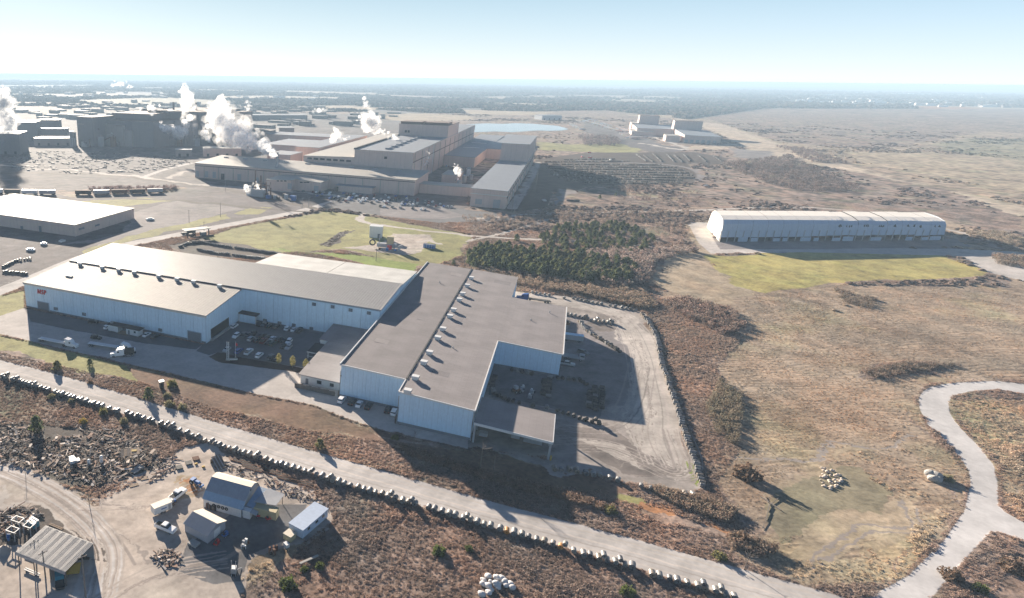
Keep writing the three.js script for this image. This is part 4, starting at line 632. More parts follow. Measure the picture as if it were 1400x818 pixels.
  const tarp = thing('yellow_tarp', 'yellow sheet lying over timber at the right end of the pole shed', 'tarp', P(100, 782), 0.35); part('sheet', tarp, M.yellow, soup([[V(-1.6, 0.9, 1.5), V(1.3, 0.6, 1.7), V(0, 1.5, 0)], [V(1.3, 0.6, 1.7), V(2.0, 1.0, -1.4), V(0, 1.5, 0)], [V(2.0, 1.0, -1.4), V(-1.4, 1.3, -1.9), V(0, 1.5, 0)], [V(-1.4, 1.3, -1.9), V(-1.6, 0.9, 1.5), V(0, 1.5, 0)]])); part('stack', tarp, M.oldTimber, bx(2.6, 0.6, 2.6, 0, 0, 0));
}

// ---------------------------------------------------------------- vehicles
const paint = { white: std([0.80, 0.80, 0.80], 0.25), silver: std([0.42, 0.43, 0.44], 0.28, { metalness: 0.3 }), black: std([0.016, 0.016, 0.018], 0.25), grey: std([0.13, 0.135, 0.14], 0.3), red: std([0.16, 0.02, 0.02], 0.3), green: std([0.02, 0.05, 0.035], 0.3), blue: std([0.03, 0.09, 0.30], 0.3) };
function sideShape(pts, w, mat, name, parent, bevel = 0.06) { const s = new THREE.Shape(pts.map(([x, y]) => new THREE.Vector2(x, y))), g = new THREE.ExtrudeGeometry(s, { depth: w - bevel * 2, bevelEnabled: bevel > 0, bevelSize: bevel, bevelThickness: bevel, bevelSegments: 2 }); g.translate(0, 0, -w / 2 + bevel); return part(name, parent, mat, g); }
function wheels(t, xs, r, w, z) { for (const x of xs) for (const s of [-1, 1]) { const k = part('wheel', t, M.rubber, lie(r, w, x, r, s * z, 'z', 12)); part('hub', k, M.galv, lie(r * 0.5, 0.03, x, r, s * (z + w / 2 + 0.01), 'z', 8)); } }
const BODY = {
  sedan: { l: 4.7, w: 1.82, body: [[-2.32, 0.3], [2.32, 0.3], [2.34, 0.65], [2.1, 0.82], [1.0, 0.93], [-1.6, 0.96], [-2.25, 0.93], [-2.35, 0.6]], glass: [[0.98, 0.92], [0.3, 1.38], [-1.0, 1.4], [-1.85, 0.95]], roof: [[0.32, 1.37], [0.2, 1.45], [-0.95, 1.46], [-1.08, 1.38]], wh: [1.42, -1.42] },
  suv: { l: 4.8, w: 1.92, body: [[-2.35, 0.38], [2.36, 0.38], [2.38, 0.8], [2.1, 1.0], [1.1, 1.1], [-2.28, 1.1], [-2.38, 0.7]], glass: [[1.1, 1.09], [0.45, 1.64], [-2.0, 1.66], [-2.3, 1.1]], roof: [[0.5, 1.62], [0.35, 1.76], [-1.95, 1.76], [-2.08, 1.64]], wh: [1.48, -1.45] },
  pickup: { l: 5.8, w: 2.0, body: [[-2.9, 0.5], [2.9, 0.5], [2.92, 0.95], [2.65, 1.15], [1.25, 1.22], [-0.95, 1.22], [-0.95, 1.16], [-2.88, 1.16], [-2.92, 0.7]], glass: [[1.3, 1.2], [0.6, 1.8], [-0.75, 1.82], [-0.98, 1.2]], roof: [[0.65, 1.78], [0.5, 1.92], [-0.7, 1.92], [-0.85, 1.78]], wh: [1.85, -1.8] },
};
function car(kind, colour, at, turn, label, group) {
  const b = BODY[kind], t = thing(kind === 'pickup' ? 'pickup_truck' : 'parked_car', label, kind === 'pickup' ? 'pickup truck' : 'car', at, turn, group), m = paint[colour];
  sideShape(b.body, b.w, m, 'body', t, 0.09); sideShape(b.glass, b.w - 0.22, M.glass, 'window_band', t, 0.05); sideShape(b.roof, b.w - 0.3, m, 'roof', t, 0.05);
  if (kind === 'pickup') part('load_bed', t, M.rubber, bx(1.75, 0.05, b.w - 0.35, -1.92, 1.22, 0));
  wheels(t, b.wh, kind === 'sedan' ? 0.33 : 0.39, 0.24, b.w / 2 - 0.14);
  for (const s of [-1, 1]) { part('headlight', t, M.galv, bx(0.08, 0.14, 0.36, b.l / 2 + 0.02, b.body[2][1] + 0.0, s * (b.w / 2 - 0.3))); part('tail_light', t, M.red, bx(0.06, 0.2, 0.2, -b.l / 2 - 0.02, b.body[2][1], s * (b.w / 2 - 0.2))); }
  return t;
}
const protoOf = new Map();
const ord = ['first', 'second', 'third', 'fourth', 'fifth', 'sixth', 'seventh', 'eighth', 'ninth', 'tenth', 'eleventh', 'twelfth'];
{
  const Z = (x, y) => P(280 + x / 5.833, 400 + y / 5.833);
  const away = GA + Math.PI / 2 - Math.PI * 0 - 2 * GA, H = Math.PI / 2 - GA;   // nose pointing away along the grid
  const rows = [
    ['row along the long blue wall', [[235, 278, 'suv', 'white'], [440, 262, 'sedan', 'black'], [472, 268, 'suv', 'grey'], [515, 277, 'sedan', 'green'], [570, 282, 'suv', 'black'], [660, 296, 'suv', 'white'], [710, 304, 'sedan', 'white'], [755, 316, 'suv', 'black']]],
    ['upper middle row of courtyard lot', [[250, 356, 'suv', 'white'], [312, 350, 'pickup', 'grey'], [345, 344, 'sedan', 'grey'], [385, 342, 'suv', 'black'], [460, 355, 'suv', 'black'], [498, 365, 'sedan', 'black'], [540, 377, 'sedan', 'white'], [592, 386, 'suv', 'black'], [630, 394, 'sedan', 'black'], [670, 403, 'suv', 'white']]],
    ['lower middle row of courtyard lot', [[370, 380, 'suv', 'silver'], [418, 390, 'suv', 'black'], [468, 398, 'pickup', 'red'], [505, 408, 'sedan', 'black'], [540, 418, 'suv', 'green'], [622, 438, 'sedan', 'black'], [668, 448, 'suv', 'silver']]],
    ['front row of courtyard lot', [[175, 465, 'sedan', 'silver'], [270, 478, 'suv', 'blue'], [350, 485, 'pickup', 'white'], [435, 512, 'suv', 'white'], [525, 530, 'pickup', 'grey'], [568, 540, 'sedan', 'black']]],
  ];
  for (const [where, list] of rows) { const n = {}; list.forEach(([x, y, k, c]) => { const kk = k + c; n[kk] = (n[kk] ?? 0) + 1; const same = list.filter((q) => q[3] === c && q[2] === k).length; const what = k === 'pickup' ? 'pickup' : k === 'suv' ? 'SUV' : 'sedan'; car(k, c, Z(x, y), H + rr(-0.05, 0.05) + (rnd() < 0.4 ? Math.PI : 0), same > 1 ? `${ord[n[kk] - 1]} ${c} ${what} from the left, ${where}` : `only ${c} ${what} in the ${where}`, 'cars parked in the courtyard'); }); }
  car('sedan', 'white', Z(962, 402), H + 1.4, 'white car standing between the office wall and the carport', 'cars parked in the courtyard');
  const Y = (x, y) => P(430 + x / 3.894, 480 + y / 3.894), fr = [[145, 268, 'suv', 'white'], [200, 280, 'suv', 'black'], [238, 290, 'sedan', 'white'], [288, 303, 'suv', 'black'], [392, 322, 'suv', 'black'], [424, 334, 'suv', 'white']], n2 = {};
  fr.forEach(([x, y, k, c]) => { const kk = k + c; n2[kk] = (n2[kk] ?? 0) + 1; car(k, c, Y(x, y), H + rr(-0.04, 0.04), `${ord[n2[kk] - 1]} ${c} ${k === 'suv' ? 'SUV' : 'sedan'} from the left along big warehouse front`, 'cars along the big warehouse front'); });
  const X = (x, y) => P(x / 3.99, 290 + y / 3.99);
  car('suv', 'white', X(590, 634), H, 'white SUV parked left of the site cabin by the front wall', 'cars before the long wing'); car('suv', 'black', X(510, 606), H - 1.0, 'dark SUV close to the front wall left of the site cabin', 'cars before the long wing'); car('sedan', 'white', X(800, 675), H, 'white car parked right of the site cabin', 'cars before the long wing'); car('suv', 'black', X(525, 693), H - 1.4, 'dark SUV standing alone on the apron behind the flatbed trucks', 'cars before the long wing'); car('sedan', 'black', X(845, 685), H, 'dark car in the shade right of the white car by the cabin', 'cars before the long wing');
  // yard vehicles near the sheds
  const S = (x, y) => P(170 + x / 4.81, 600 + y / 4.81);
  const head = (a, b) => -Math.atan2(b.z - a.z, b.x - a.x);
  car('pickup', 'white', S(272, 600), head(S(215, 560), S(330, 605)), 'white pickup with an open bed facing the small shed');
  const tp = car('pickup', 'white', S(352, 380), head(S(320, 400), S(385, 350)), 'white pickup hitched beyond the white cargo trailer');
  tp.name = numbered('pickup_truck');
  const tr = thing('cargo_trailer', 'white enclosed cargo trailer between the two white pickups', 'trailer', S(245, 478), head(S(190, 500), S(300, 455)));
  part('box', tr, M.white, bx(5.2, 2.0, 2.2, 0, 0.5, 0)); part('roof', tr, M.cream, bx(5.3, 0.1, 2.3, 0, 2.5, 0)); part('stripe', tr, M.blue, bx(1.6, 0.3, 0.04, 0.2, 1.4, 1.11)); part('door', tr, M.galv, bx(0.8, 1.6, 0.05, 1.9, 0.6, 1.12)); part('drawbar', tr, M.rust, bx(1.6, 0.12, 0.2, 3.3, 0.55, 0)); wheels(tr, [-0.5, 0.4], 0.35, 0.2, 1.05);
  const ml = thing('welding_trailer', 'small dark equipment trailer between the cargo trailer and the farther pickup', 'trailer', S(310, 432), head(S(190, 500), S(300, 455))); part('frame', ml, M.rust, bx(2.6, 0.15, 1.4, 0, 0.55, 0)); part('engine', ml, M.galv, bx(1.3, 0.9, 1.0, -0.2, 0.7, 0)); part('tank', ml, M.blue, lie(0.3, 0.9, 0.95, 1.0, 0, 'z', 10)); wheels(ml, [0], 0.35, 0.2, 0.8);
  const bp = thing('blue_tractor', 'small blue tractor standing left of the metal barn', 'tractor', S(465, 300), head(S(435, 280), S(500, 310))); part('hood', bp, M.blue, bx(1.7, 0.7, 0.8, 0.8, 0.8, 0)); part('seat', bp, M.black, bx(0.6, 0.6, 0.6, -0.7, 1.0, 0)); part('fender', bp, M.blue, bx(1.2, 0.15, 1.7, -0.7, 1.5, 0)); part('loader_arm', bp, M.blue, [beam(V(0.2, 1.1, 0.6), V(2.4, 0.5, 0.6), 0.15), beam(V(0.2, 1.1, -0.6), V(2.4, 0.5, -0.6), 0.15), bx(0.4, 0.5, 1.6, 2.5, 0.2, 0)]); wheels(bp, [-0.7], 0.75, 0.4, 0.75); wheels(bp, [1.3], 0.42, 0.25, 0.65);
  const mower = (at, turn, c, label) => { const t = thing('garden_mower', label, 'mower', at, turn); part('deck', t, c, bx(1.6, 0.3, 1.2, 0, 0.3, 0)); part('hood', t, c, bx(0.8, 0.5, 0.7, 0.5, 0.6, 0)); part('seat', t, M.black, bx(0.4, 0.5, 0.5, -0.45, 0.6, 0)); part('steering', t, M.black, bx(0.1, 0.5, 0.1, 0.05, 0.8, 0)); wheels(t, [-0.6, 0.7], 0.25, 0.2, 0.55); };
  mower(S(607, 695), 1.2, M.red, 'red garden mower in front of the small metal shed'); mower(S(662, 640), 0.9, M.blue, 'blue machine beside the red mower near the small shed');
  mower(S(885, 510), 0.3, M.red, 'red mower in the shade beside the cream container'); mower(S(950, 530), 0.5, M.red, 'second red mower, nearer to the container end');
  const R = (x, y) => P(250 + x / 4.87, 650 + y / 4.87);
  const lift = (at, turn, label) => { const t = thing('work_rig', label, 'machine', at, turn); part('body', t, M.galv, bx(1.5, 1.2, 1.3, 0, 0.5, 0)); part('cap', t, M.white, bx(1.3, 0.15, 1.1, 0, 1.7, 0)); for (const s of [-0.5, 0.5]) part('mast', t, M.steel, bx(0.12, 4.4, 0.12, -0.9, 0, s)); part('arm', t, M.steel, beam(V(0.6, 0.6, 0.5), V(2.0, 0.1, 1.6), 0.1)); wheels(t, [-0.5, 0.5], 0.3, 0.2, 0.7); };
  lift(R(340, 655), 1.5, 'white-topped lifting rig with two masts at the edge of the shade');
  const eq = thing('engine_stand', 'jumble of machine parts standing in the sunlit wedge of yard', 'machine', R(412, 470), 0.4); for (let i = 0; i < 7; i++) part('machine_part', eq, pick([M.rust, M.galv, M.white, M.black]), bx(rr(0.3, 0.9), rr(0.6, 1.6), rr(0.3, 0.8), rr(-1.2, 1.2), 0, rr(-1, 1), rr(0, 3)));
  const eq2 = thing('rusty_machine', 'rusty frame and scrap heap beside the generator box', 'machine', R(610, 510), 0.9); for (let i = 0; i < 8; i++) part('scrap_piece', eq2, pick([M.rust, M.rust, M.black, M.galv]), bx(rr(0.2, 0.6), rr(0.6, 1.9), rr(0.2, 0.8), rr(-1.4, 1.4), 0, rr(-1.4, 1.4), rr(0, 3)));
  const wb = thing('white_crate', 'small white crate in front of the generator box', 'crate', R(690, 475), 0.6); part('box', wb, M.white, bx(1.0, 0.9, 1.3, 0, 0, 0)); part('lid', wb, M.white, bx(1.1, 0.1, 1.4, 0, 0.9, 0));
  const pk = thing('long_beam', 'long white beam lying in the brush below the blue trailer', 'beam', R(840, 575), 0.55); part('web', pk, M.concrete, bx(5.4, 0.35, 0.12, 0, 0.3, 0)); part('flange', pk, M.concrete, bx(5.4, 0.08, 0.6, 0, 0.65, 0));
  const W0 = P(86, 770); { const t = thing('teal_truck', 'teal truck cab parked under the pole shed', 'truck', P(82, 797), 1.9); part('cab', t, M.teal, bx(1.9, 1.5, 2.0, 0.6, 0.6, 0)); part('hood', t, M.teal, bx(1.2, 0.7, 1.8, 2.0, 0.6, 0)); part('windscreen', t, M.glass, bx(0.1, 0.6, 1.7, 1.58, 1.4, 0)); part('window_band', t, M.glass, bx(1.4, 0.5, 2.04, 0.5, 1.5, 0)); part('bed', t, M.black, bx(2.6, 0.5, 2.0, -1.6, 0.6, 0)); wheels(t, [1.9, -1.6], 0.42, 0.28, 0.95); const b = thing('steel_rack', 'pair of long steel bars lying under the pole shed', 'steel bars', P(45, 783), -0.45); for (const z of [0, 0.5]) part('bar', b, M.galv, bx(4.5, 0.2, 0.25, 0, 0.3, z)); part('support', b, M.timber, [bx(0.2, 0.3, 1, -1.5, 0, 0.25)]); part('support', b, M.timber, [bx(0.2, 0.3, 1, 1.5, 0, 0.25)]); }
  // frames beside the pole shed
  const K = (x, y) => P(x / 5.93, 680 + y / 5.93);
  const cage = (at, turn, w, h, d, label) => { const t = thing('steel_cage', label, 'steel cage', at, turn); for (const x of [-w / 2, w / 2]) for (const z of [-d / 2, d / 2]) part('post', t, M.steel, bx(0.2, h, 0.2, x, 0, z)); for (const z of [-d / 2, d / 2]) part('rail', t, M.steel, bx(w + 0.2, 0.2, 0.2, 0, h, z)); for (const x of [-w / 2, w / 2]) part('rail', t, M.steel, bx(0.2, 0.2, d - 0.2, x, h, 0)); part('machine', t, M.black, bx(w * 0.5, h * 0.5, d * 0.5, 0, 0, 0)); };
  cage(K(110, 330), -0.4, 2.6, 2.4, 1.8, 'white open steel frame nearest the left edge by the pole shed'); cage(K(150, 240), -0.4, 2.6, 2.2, 1.8, 'white steel frame behind the front one by the pole shed'); cage(K(245, 290), -0.4, 2.2, 2.4, 2.0, 'white steel frame touching the far corner of the pole shed roof');
  { const t = thing('white_tank', 'white slatted machine housing behind the steel frames', 'machine', K(270, 235), -0.6); for (let i = 0; i < 3; i++) part('cover', t, M.white, bx(2.6, 0.3, 0.5, 0, 1.6 - i * 0.1, -0.7 + i * 0.7)); part('body', t, M.teal, bx(2.4, 1.5, 2.0, 0, 0, 0)); }
  { const t = thing('timber_stack', 'cream-topped stack of long timbers behind the pole shed', 'timber stack', K(450, 262), -0.47); for (let i = 0; i < 5; i++) part('plank', t, i > 2 ? M.timber : M.oldTimber, bx(4.4, 0.25, 0.28, 0, 0.3 + (i > 2 ? 0.27 : 0), -0.5 + (i % 3) * 0.45)); for (const x of [-1.6, 1.6]) part('bearer', t, M.oldTimber, bx(0.2, 0.3, 1.3, x, 0, 0)); }
  { const t = thing('blue_drum', 'bright blue drum and frame left of the pole shed', 'drum', K(70, 350), 0); part('body', t, M.blue, cy(0.32, 0.32, 0.9, 0, 0, 0, 12)); part('stand', t, M.blue, bx(0.9, 1.5, 0.12, -0.2, 0, -0.5)); }
  { const t = thing('sand_heap', 'small pale heap left of the pole shed', 'heap', K(30, 430), 0); const g = new THREE.ConeGeometry(2, 1.5, 12, 3), p = g.attributes.position; for (let i = 0; i < p.count; i++) p.setXYZ(i, p.getX(i) * 1 + 0.3 * (vn(i, 3) - .5), p.getY(i) + 0.75, p.getZ(i)); g.computeVertexNormals(); part('mound', t, std(D.dirt, 1), g); }
}
// lorries
function lorry(a, b, opt) { // a = rear, b = nose, metres come from the two ground points
  const L = a.distanceTo(b), t = thing(opt.name ?? 'flatbed_truck', opt.label, 'truck', a.clone().add(b).multiplyScalar(0.5).setY(0), -Math.atan2(b.z - a.z, b.x - a.x)), n = L / 2, cab = paint[opt.cab] ?? M.blue;
  sideShape([[n - 2.2, 0.6], [n, 0.6], [n + 0.05, 1.4], [n - 0.2, 1.75], [n - 1.9, 1.95], [n - 2.2, 1.95]], 1.9, cab, 'hood', t, 0.12);
  sideShape([[n - 5.6, 0.8], [n - 2.2, 0.8], [n - 2.15, 2.0], [n - 2.6, 2.85], [n - 3.4, 3.35], [n - 5.5, 3.75], [n - 5.6, 3.6]], 2.4, cab, 'cab', t, 0.12);
  part('windscreen', t, M.glass, beam(V(n - 2.14, 2.05, 0), V(n - 2.56, 2.8, 0), 2.0, 0.08)); part('window_band', t, M.glass, bx(0.8, 0.6, 2.46, n - 3.1, 2.1, 0)); part('grille', t, M.galv, bx(0.08, 0.7, 1.2, n + 0.08, 0.75, 0));
  for (const s of [-1, 1]) part('exhaust', t, M.galv, cy(0.09, 0.09, 2.4, n - 5.75, 1.4, s * 1.05, 8));
  wheels(t, [n - 1.2, n - 5.4, n - 6.6], 0.5, 0.4, 1.0);
  if (opt.deck) { const l = L - 7; part('deck', t, opt.deck, bx(l + 1.6, 0.22, 2.5, -n + (l + 1.6) / 2, 1.3, 0)); part('chassis', t, M.black, [bx(l + 1, 0.35, 0.3, -n + l / 2, 0.95, 0.5)]); part('chassis', t, M.black, bx(l + 1, 0.35, 0.3, -n + l / 2, 0.95, -0.5)); part('headboard', t, M.galv, bx(0.15, opt.head ?? 1, 2.4, n - 5.9, 1.5, 0)); wheels(t, [-n + 1, -n + 2.3], 0.5, 0.4, 1.0); if (opt.sides) for (const s of [-1, 1]) part('side_board', t, opt.deck, bx(l + 1.4, opt.sides, 0.12, -n + (l + 1.6) / 2, 1.5, s * 1.2)); }
  return t;
}
{
  lorry(P(54.5, 466), P(106, 476.5), { label: 'white-cab flatbed truck, the left one of those on the shaded apron', cab: 'white', deck: M.white });
  lorry(P(121.5, 472.5), P(184, 482), { label: 'white-cab flatbed truck with its cab behind the black dump truck', cab: 'white', deck: M.white });
  lorry(P(184, 485.5), P(151, 488.5), { name: 'dump_truck', label: 'white-cab truck with a black high-sided body facing left on the apron', cab: 'white', deck: M.black, sides: 1.5 });
  lorry(P(752, 415.5), P(706, 409), { label: 'blue-cab empty flatbed truck behind the big warehouse', cab: 'blue', deck: M.black });
  const c = thing('site_cabin', 'long white site cabin standing off the front wall of the long wing', 'cabin', P(171.5, 455.5), -GA);
  part('room', c, M.white, bx(5.5, 2.8, 3.4, -5.6, 0.4, 0)); part('room', c, M.white, bx(6.5, 2.8, 3.4, 5.0, 0.4, 0)); part('roof', c, M.black, bx(18, 0.25, 4.2, 0.1, 3.25, 0)); part('porch', c, M.timber, bx(5, 0.35, 3.2, -0.3, 0.1, 0.6)); part('window', c, M.glass, bx(1, 0.9, 0.08, 6.4, 1.7, 1.72)); part('door', c, M.door, bx(0.95, 2.0, 0.08, 3.2, 0.5, 1.72)); part('chimney', c, M.galv, bx(1.1, 0.8, 0.9, -7.3, 3.5, 0)); for (const x of [-7.5, -4, 3, 7.5]) part('block', c, M.concrete, bx(0.5, 0.4, 3, x, 0, 0));
  // pylon sign and flag
  const F = P(311.5, 493), s = thing('pylon_sign', 'tall thin white lattice pylon sign in the planted island', 'pylon', F, -GA), hh = 8.2; for (const x of [-0.45, 0.45]) part('leg', s, M.white, bx(0.18, hh, 0.18, x, 0, 0)); for (let i = 0; i < 9; i++) part('rung', s, M.white, bx(0.72, 0.14, 0.12, 0, 0.6 + i * 0.88, 0)); part('sign_panel', s, M.galv, bx(0.7, 1.2, 0.08, 0, hh - 1.3, 0.04)); part('base', s, M.concrete, bx(1.6, 0.4, 0.8, 0, 0, 0));
  const f = thing('flagpole', 'white flagpole with a hanging red flag in the planted island', 'flagpole', P(322, 489), -GA); part('pole', f, M.white, cy(0.08, 0.05, 7.2, 0, 0, 0, 8)); part('flag', f, M.red, soup([[V(0.05, 5.5, 0), V(0.5, 5.2, 0.15), V(0.45, 6.5, 0.1), V(0.05, 6.8, 0)], [V(0.5, 5.2, 0.15), V(0.9, 5.5, -0.05), V(0.85, 6.4, -0.05), V(0.45, 6.5, 0.1)]])); part('base', f, M.concrete, cy(0.4, 0.4, 0.3, 0, 0, 0, 10));
  const w = thing('low_wall', 'low white kerb wall joining the pylon sign and the flagpole', 'wall', P(317, 492.5), -GA + 0.5); part('wall', w, M.white, bx(4.6, 0.7, 0.3, 0, 0, 0)); part('coping', w, M.concrete, bx(4.8, 0.1, 0.45, 0, 0.7, 0));
}
// machines standing in the shade of the east yard
{
  const Z = (x, y) => P(640 + x / 6.29, 390 + y / 6.29);
  const t = thing('box_wagon', 'pale blue long box wagon nearest the east wing in the yard shade', 'wagon', Z(895, 480), -GA + 0.1); part('body', t, M.steel, bx(8.4, 2.2, 2.6, 0, 0.9, 0)); part('roof', t, M.blueWall2, bx(8.6, 0.15, 2.8, 0, 3.1, 0)); part('ladder', t, M.galv, bx(0.1, 2, 0.6, 4.25, 0.9, 0.6)); wheels(t, [-2.6, 2.6], 0.45, 0.3, 1.1);
  const m = thing('crane_truck', 'old truck with a pipe-laden deck below the box wagon', 'truck', Z(900, 640), -GA); part('deck', m, M.galv, bx(7.5, 0.3, 2.4, 0, 1.0, 0)); part('cab', m, M.galv, bx(1.9, 1.8, 2.3, 3.3, 1.1, 0)); part('window_band', m, M.glass, bx(1.5, 0.6, 2.34, 3.4, 2.1, 0)); for (let i = 0; i < 4; i++) part('pipe', m, M.steel, lie(0.22, 5.2, -1, 1.52 + (i > 2 ? 0.4 : 0), -0.6 + (i % 3) * 0.6, 'x', 8)); wheels(m, [-2.6, -1.4, 3], 0.5, 0.35, 1.0);
  car('pickup', 'silver', Z(850, 690), -GA, 'silver pickup in the yard shade below the crane truck'); car('suv', 'grey', Z(990, 590), -GA - 0.6, 'grey car right of the crane truck in the yard shade');
  for (let i = 0; i < 4; i++) { const c = thing('wooden_crate', `dark crate against the east wing wall, ${ord[i]} from the left`, 'crate', Z(830 + i * 10, 330 + i * 3), -GA); part('box', c, pick([M.rust, M.black, M.oldTimber]), bx(1.6, 1.2, 1.4, 0, 0, 0)); part('lid', c, M.oldTimber, bx(1.7, 0.1, 1.5, 0, 1.2, 0)); }
  const q = (x, y) => P(640 + x / 5.11, 480 + y / 5.11);
  const l = thing('loader', 'small wheel loader in the middle of the shaded coil ring', 'loader', q(335, 292), 0.4); part('body', l, M.rust, bx(2.4, 1.1, 1.6, 0, 0.6, 0)); part('cab', l, M.steel, bx(1.2, 1.2, 1.3, -0.3, 1.7, 0)); part('bucket', l, M.galv, bx(0.7, 0.8, 2.0, 2.4, 0.2, 0)); part('arm', l, M.rust, beam(V(1, 1.2, 0), V(2.2, 0.6, 0), 0.3)); wheels(l, [-0.8, 0.9], 0.6, 0.4, 0.9);
  for (const [x, y, lab] of [[380, 270, 'dark compressor left of the pump in the coil ring'], [445, 295, 'pale upright pump in the shaded coil ring'], [430, 330, 'pale scrap of plate under the upright pump']]) { const p = thing('yard_machine', lab, 'machine', q(x, y), rr(0, 3)); part('body', p, pick([M.galv, M.steel]), bx(1.3, 1.3, 1.0, 0, 0, 0)); part('head', p, M.white, bx(0.6, 0.6, 0.6, 0.2, 1.3, 0)); part('motor', p, M.black, lie(0.35, 0.9, -0.5, 0.5, 0.7, 'x', 10)); }
  for (const [x, y, lab] of [[105, 595, 'pale blue pallet of sheet under the loading canopy'], [450, 645, 'long grey crate rack under the loading canopy'], [330, 610, 'stack of dark pallets under the loading canopy']]) { const p = thing('pallet_stack', lab, 'pallet', q(x, y), -GA); const big = x > 400; part('load', p, big ? M.galv : M.steel, bx(big ? 5.5 : 2.6, 1.2, 1.8, 0, 0.3, 0)); for (const s of [-0.7, 0, 0.7]) part('runner', p, M.timber, bx(big ? 5.5 : 2.6, 0.28, 0.2, 0, 0, s)); }
}

// ---------------------------------------------------------------- steel coils
const Pxy = (list, f) => list.map(([x, y]) => f ? f(x, y) : P(x, y));
function strung(pts, step) { // points every «step» metres along a line on the ground, with the heading there
  const out = []; let left = 0;
  for (let i = 0; i + 1 < pts.length; i++) { const a = pts[i], b = pts[i + 1], l = a.distanceTo(b), dir = b.clone().sub(a).normalize(); for (; left < l; left += step) out.push([a.clone().addScaledVector(dir, left), Math.atan2(dir.x, dir.z)]); left -= l; }
  return out;
}
const coilGeo = (() => { const ro = 0.78, ri = 0.25, h = 0.92, b = 0.05, pr = [[ri, -h], [ro - b, -h], [ro, -h + b], [ro, h - b], [ro - b, h], [ri, h], [ri, -h]].map(([x, y]) => new THREE.Vector2(x, y)); const g = new THREE.LatheGeometry(pr, 18); g.rotateX(Math.PI / 2); g.translate(0, ro, 0); return flat(g); })();
{ coilGeo.deleteAttribute('normal'); coilGeo.computeVertexNormals(); }
const coilM = [[0.27, 0.265, 0.255], [0.21, 0.21, 0.214], [0.31, 0.29, 0.26], [0.24, 0.20, 0.16], [0.14, 0.142, 0.15]].map((c) => std(c, 0.42, { map: rep(T.grain, 1, 1) }));
const coilOrange = std([0.48, 0.22, 0.06], 0.6), coilDark = [[0.055, 0.057, 0.062], [0.09, 0.09, 0.095]].map((c) => std(c, 0.5));
const strapGeo = new THREE.CylinderGeometry(0.787, 0.787, 0.09, 18, 1, true).rotateX(Math.PI / 2).translate(0, 0.78, 0);
let coilN = 0;
const spare = [];
function coil(at, turn, s, label, group, mats = coilM, name = 'steel_coil') {
  if (name === 'steel_coil' && coilN >= 300) { spare.push([at, turn, s]); return; }
  if (name === 'steel_coil') coilN++;
  const t = thing(name, label, 'steel coil', at, turn, group), m = mats === coilM && rnd() < 0.012 ? coilOrange : pick(mats);
  part('winding', t, m, coilGeo); if (mats === coilM && rnd() < 0.5) part('strap', t, M.galv, strapGeo);
  t.scale.set(s, s, s * rr(0.85, 1.12)); t.rotation.order = 'YXZ';
}
function coilRow(pts, step, label, group, o = {}) { for (const [p, a] of strung(pts, step)) { if (rnd() < (o.gap ?? 0)) continue; const s = rr(0.72, 0.98) * (o.s ?? 1), t = (o.along ? a : a + Math.PI / 2) + rr(-0.12, 0.12); const q = p.clone().add(V(rr(-.25, .25), 0, rr(-.25, .25))); coil(q, t, s, label, group, o.mats, o.name); if (o.stack && rnd() < o.stack) coil(q.clone().add(V(Math.sin(a) * step * 0.5, 1.3 * s, Math.cos(a) * step * 0.5)), t, s * 0.95, (o.stackLabel ?? label), (o.stackLabel ? group + ', upper tier' : group), o.mats, o.name); } }
